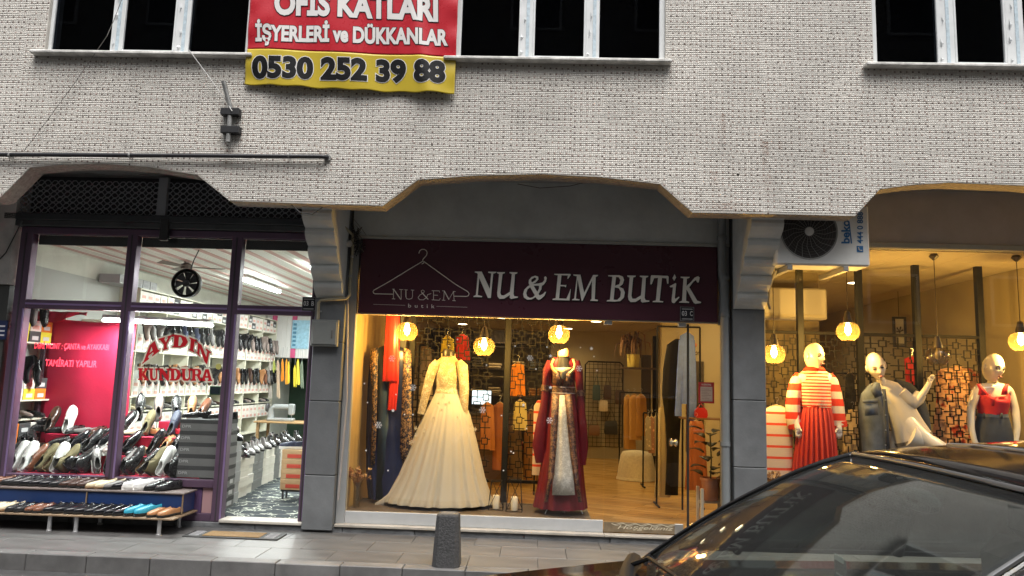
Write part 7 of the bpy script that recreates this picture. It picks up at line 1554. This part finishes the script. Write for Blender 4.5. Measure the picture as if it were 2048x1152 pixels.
# ================================================================== parked car
YC = -5.37; car = thing('parked_car', 'dark brown car parked in front of the boutique, windscreen and roof in view', 'car', (1.0, YC, -.14))
paint = M('dark metallic paint', (.012, .010, .010), .10, coat=0, spec=.35); blk = M('car black trim', (.010, .010, .011), .65, spec=.2); wgl = GLASS('windscreen glass', (.72, .78, .75), .04, haze=.014); sgl_ = GLASS('tinted car glass', (.18, .2, .2), .05)
tyre = M('tyre rubber', (.015, .015, .015), .85); rim = M('alloy rim', (.4, .4, .42), .3, metal=.9); intr = M('car interior', (.02, .02, .022), .7); seatm = M('seat cloth', (.035, .035, .038), .9, var=.2, vs=30)
WK = 1.08
ST = [(-1.42, .40, .50, .10), (-1.38, .50, .64, .06), (-1.22, .60, .76, .04), (-.9, .665, .83, .03), (-.4, .745, .86, .03), (.10, .815, .868, .03), (.44, .862, .868, .03), (1.3, .885, .87, .03), (2.3, .905, .868, .03), (2.9, .92, .85, .05), (3.05, .86, .80, .10), (3.1, .6, .7, .16)]
R_ = []
for (x, zt, w_, zb2) in ST:
    w_ *= WK
    h = [(0, zb2), (w_*.82, zb2), (w_*.95, zb2+.05), (w_*.985, zb2+.18), (w_, zb2+(zt-zb2)*.55), (w_*.985, zt-.10), (w_*.95, zt-.045), (w_*.87, zt-.012), (w_*.55, zt+.010), (w_*.25, zt+.018), (0, zt+.02)]
    full = [(x, YC+y, z) for y, z in h]+[(x, YC-y, z) for y, z in h[-2:0:-1]]
    R_.append(full)
MB().rings(R_).build('body', paint, car, smooth=35)
# bonnet shut line and raised bonnet panel
PP = [(1295, 1110, -4.535), (1350, 1072, -4.55), (1400, 1040, -4.57), (1450, 1011, -4.59), (1500, 985, -4.61), (1550, 960, -4.63), (1600, 938, -4.65), (1650, 920, -4.67), (1712, 904, -4.69), (1800, 892, -4.69), (1900, 886, -4.69), (2048, 882, -4.69)]
PP = [A(*p) for p in PP]; NW = 8
def prof(t):      # t 0..1 up the screen pillar, beyond 1 along the roof edge
    k = t*NW
    if k < 0: return PP[0]+(PP[1]-PP[0])*k
    i = min(int(k), len(PP)-2); f = k-i
    return PP[i]+(PP[i+1]-PP[i])*f
def ws(u, v):   # u across -1..1 (far=+1), v bottom..top
    p = prof(v); hw = p.y-YC; bowx = -.11*(1-u*u)*(1-.45*v); return Vector((p.x+bowx, YC+hw*u, p.z-.012+.02*(1-u*u)))
MB().grid(lambda a, b: ws((2*a-1)*.985, .02+.955*b), 24, 14).build('windscreen', wgl, car, smooth=80, solid=.005, fixn=False)
for s, nm in ((1, 'far'), (-1, 'near')):
    MB().tube([ws(s*1.0, -.06+1.06*k/8)+Vector((.012, s*.012, .0)) for k in range(9)], [.018]*9, 10).build('a_pillar', paint, car, smooth=60)
    MB().tube([ws(s*.965, .02+.95*k/8)+Vector((-.004, 0, .009)) for k in range(9)], [.007]*9, 6).build('pillar_trim', M('pillar gloss trim', (.25, .25, .25), .25, metal=.6) if s < 0 else blk, car, smooth=60)
def roof(u, v):  # v from windscreen top back
    hw = .575+.02*sin(pi*v); e = ws(u*.999, 1.0); hw = PP[8].y-YC; x = e.x+1.42*v; q = 1+v*1.42/(PP[-1].x-PP[8].x)*3/NW; zr = prof(min(q, 11/NW)).z if q <= 11/NW else PP[-1].z-.10*((q-11/NW)/1.0)**1.6; z = zr-.012+.03*(1-u*u); return Vector((x, YC+hw*u*(1), z))
MB().grid(lambda a, b: roof(2*a-1, b), 24, 20).build('roof', paint, car, smooth=80, solid=.02, fixn=False)
MB().grid(lambda a, b: roof((2*a-1)*.80, .22+.62*b)+Vector((0, 0, .014)), 20, 14).build('sunroof_glass', M('black roof glass', (.006, .006, .007), .06, coat=.5), car, smooth=80, solid=.004, fixn=False)
MB().tube([roof((2*k/20-1)*.80, .215)+Vector((0, 0, .013)) for k in range(21)], .007, 6).build('sunroof_seal', M('seal grey', (.16, .15, .14), .4), car, smooth=60)
MB().tube([ws((2*k/20-1)*.985, .985)+Vector((0, 0, .008)) for k in range(21)], .008, 6).build('windscreen_seal', M('screen seal', (.10, .10, .10), .35), car, smooth=60)
for s in (1, -1):
    e0 = ws(s, 1.0); MB().tube([Vector((e0.x+1.42*k/10, YC+s*(PP[8].y-YC+.004), roof(s, k/10).z-.012)) for k in range(11)], .018, 10).build('roof_rail', paint, car, smooth=60)
    def sw(u, v): b0 = Vector((.62+1.95*u, YC+s*.90, .885+.02*u)); t0 = roof(s, min(1, max(0, (.62+1.95*u-e0.x)/1.42))) if .62+1.95*u > e0.x else ws(s, (.62+1.95*u-PP[0].x)/(PP[8].x-PP[0].x)); return b0+(Vector((b0.x, YC+s*(.67), t0.z-.01))-b0)*v
    MB().grid(lambda a, b: sw(a, .03+.94*b), 16, 5).build('side_window', sgl_, car, smooth=80, solid=.004, fixn=False)
    MB().tube([sw(.46, v/5)+Vector((0, s*.006, 0)) for v in range(6)], .028, 8).build('b_pillar', blk, car, smooth=50)
    MB().tube([sw(k/12, 0)+Vector((0, s*.006, 0)) for k in range(13)], .012, 6).build('belt_trim', blk, car)
    for x in (-.72, 2.25):
        cw = Vector((x, YC+s*.86, .18-.14+.14)); cw.z = .175
        wh_ = MB().lathe([(.20, -.09), (.30, -.085), (.315, -.05), (.315, .05), (.30, .085), (.20, .09)], cw, 32, 'y', False).build('wheel', tyre, car, smooth=40)
        MB().lathe([(.20, -.07), (.05, -.05), (.03, -.03), (.03, .03), (.05, .05), (.20, .07)], cw, 32, 'y').build('rim', rim, wh_, smooth=40)
        MB().tube([(x+.36*cos(t*pi/12), YC+s*.94, .175+.36*sin(t*pi/12)) for t in range(13)], .02, 6).build('wheel_arch', blk, car)
    MB().box((1.42, YC+s*.925, .72), (1.56, YC+s*.95, .745), .006).build('door_handle', steel, car)
    MB().ell((.88, YC+s*1.0, .91), (.06, .07, .055), 14, 10).build('side_mirror', paint, car, smooth=60); MB().cyl((.86, YC+s*.9, .88), (.87, YC+s*.98, .90), .02, n=8).build('mirror_stalk', blk, car)
    MB().ell((-1.30, YC+s*.55, .56), (.08, .17, .06), 16, 10).build('headlight', M('headlight lens', (.5, .5, .5), .1), car, smooth=60)
    MB().ell((3.03, YC+s*.6, .70), (.06, .14, .08), 14, 10).build('tail_light', M('tail red', (.35, .01, .01), .2), car, smooth=60)
MB().grid(lambda a, b: (2.70+.30*b-.02*sin(pi*a), YC+(2*a-1)*(.56+.15*b), 1.27-.36*b), 14, 6).build('rear_window', sgl_, car, smooth=80, solid=.004, fixn=False)
MB().box((-1.44, YC-.35, .30), (-1.405, YC+.35, .42), .01).build('radiator_grille', blk, car)
MB().tube([ws((2*k/16-1)*.98, -.02)+Vector((-.035, 0, .002)) for k in range(17)], .034, 8).build('cowl', blk, car, smooth=60)
for u0 in (.72, -.05): MB().tube([ws(u0, -.02)+Vector((-.02, 0, .03)), ws(u0-.12, .05)+Vector((-.02, 0, .028)), ws(u0-.55, .10)+Vector((-.012, 0, .022)), ws(u0-.68, .11)+Vector((-.01, 0, .02))], [.010, .008, .007, .004], 6).build('wiper', blk, car)
MB().grid(lambda a, b: ws((2*a-1)*.96, .0)+Vector((.05+.42*b, 0, -.03-.02*b+.01*sin(pi*a))), 12, 6).build('dashboard', intr, car, smooth=70, solid=.03, fixn=False)
MB().box((.75, YC-.80, .3), (2.6, YC+.80, .34)).build('cabin_floor', intr, car)
cen = Vector((1.02, YC-.34, .90)); MB().tube([cen+Vector((.06*cos(t*pi/12)*.5, .17*sin(t*pi/12), .17*cos(t*pi/12))) for t in range(24)], .015, 8, closed=True).build('steering_wheel', intr, car, smooth=60)
for s in (1, -1):
    st = MB().box((1.65, YC+s*.36-.24, .48), (1.85, YC+s*.36+.24, 1.05), .06).build('seat', seatm, car); MB().box((1.70, YC+s*.36-.12, 1.06), (1.80, YC+s*.36+.12, 1.22), .03).build('headrest', seatm, st)
MB().box((2.35, YC-.66, .45), (2.5, YC+.66, 1.02), .05).build('rear_seat', seatm, car)
MB().ell(ws(0, .86)+Vector((.09, 0, -.05)), (.025, .12, .035), 14, 8).build('rear_view_mirror', intr, car, smooth=60)
p = ws(-.12, .42)+Vector((.16, 0, -.03)); tgc = thing('parking_tag', 'small dark card with pale print hanging behind the windscreen', 'tag', p); MB().box((p.x, p.y-.04, p.z-.10), (p.x+.004, p.y+.04, p.z), .002).build('card', M('tag card', (.03, .04, .045), .5), tgc); MB().box((p.x-.002, p.y-.03, p.z-.012), (p.x-.0005, p.y+.03, p.z+.004)).build('clip', wt_, tgc)
for k in range(4): MB().box((p.x-.0025, p.y-.028, p.z-.05-.012*k), (p.x-.0005, p.y+.02, p.z-.046-.012*k)).build('text_line', M('tag print', (.35, .38, .38), .6), tgc)
# ================================================================== unseen building across the street, added to block low sky and darken reflections
op = thing('unseen_building', 'plain rendered block across the street, unseen and added to block low sky light', 'building', (0, -15, -.1))
MB().box((-22, -17, -.14), (22, -14.5, 14.0)).build('wall', M('dun render', (.22, .21, .19), .9, var=.15, vs=1.5), op)
for r in range(4):
    for c_ in range(11):
        x = -19+c_*3.6; wn = MB().box((x, -14.5, 3.6+r*2.7), (x+1.5, -14.44, 5.1+r*2.7), .01).build('window', pvc, op); MB().box((x+.08, -14.439, 3.68+r*2.7), (x+1.42, -14.43, 5.02+r*2.7)).build('pane', M('dark pane', (.02, .022, .025), .08), wn)
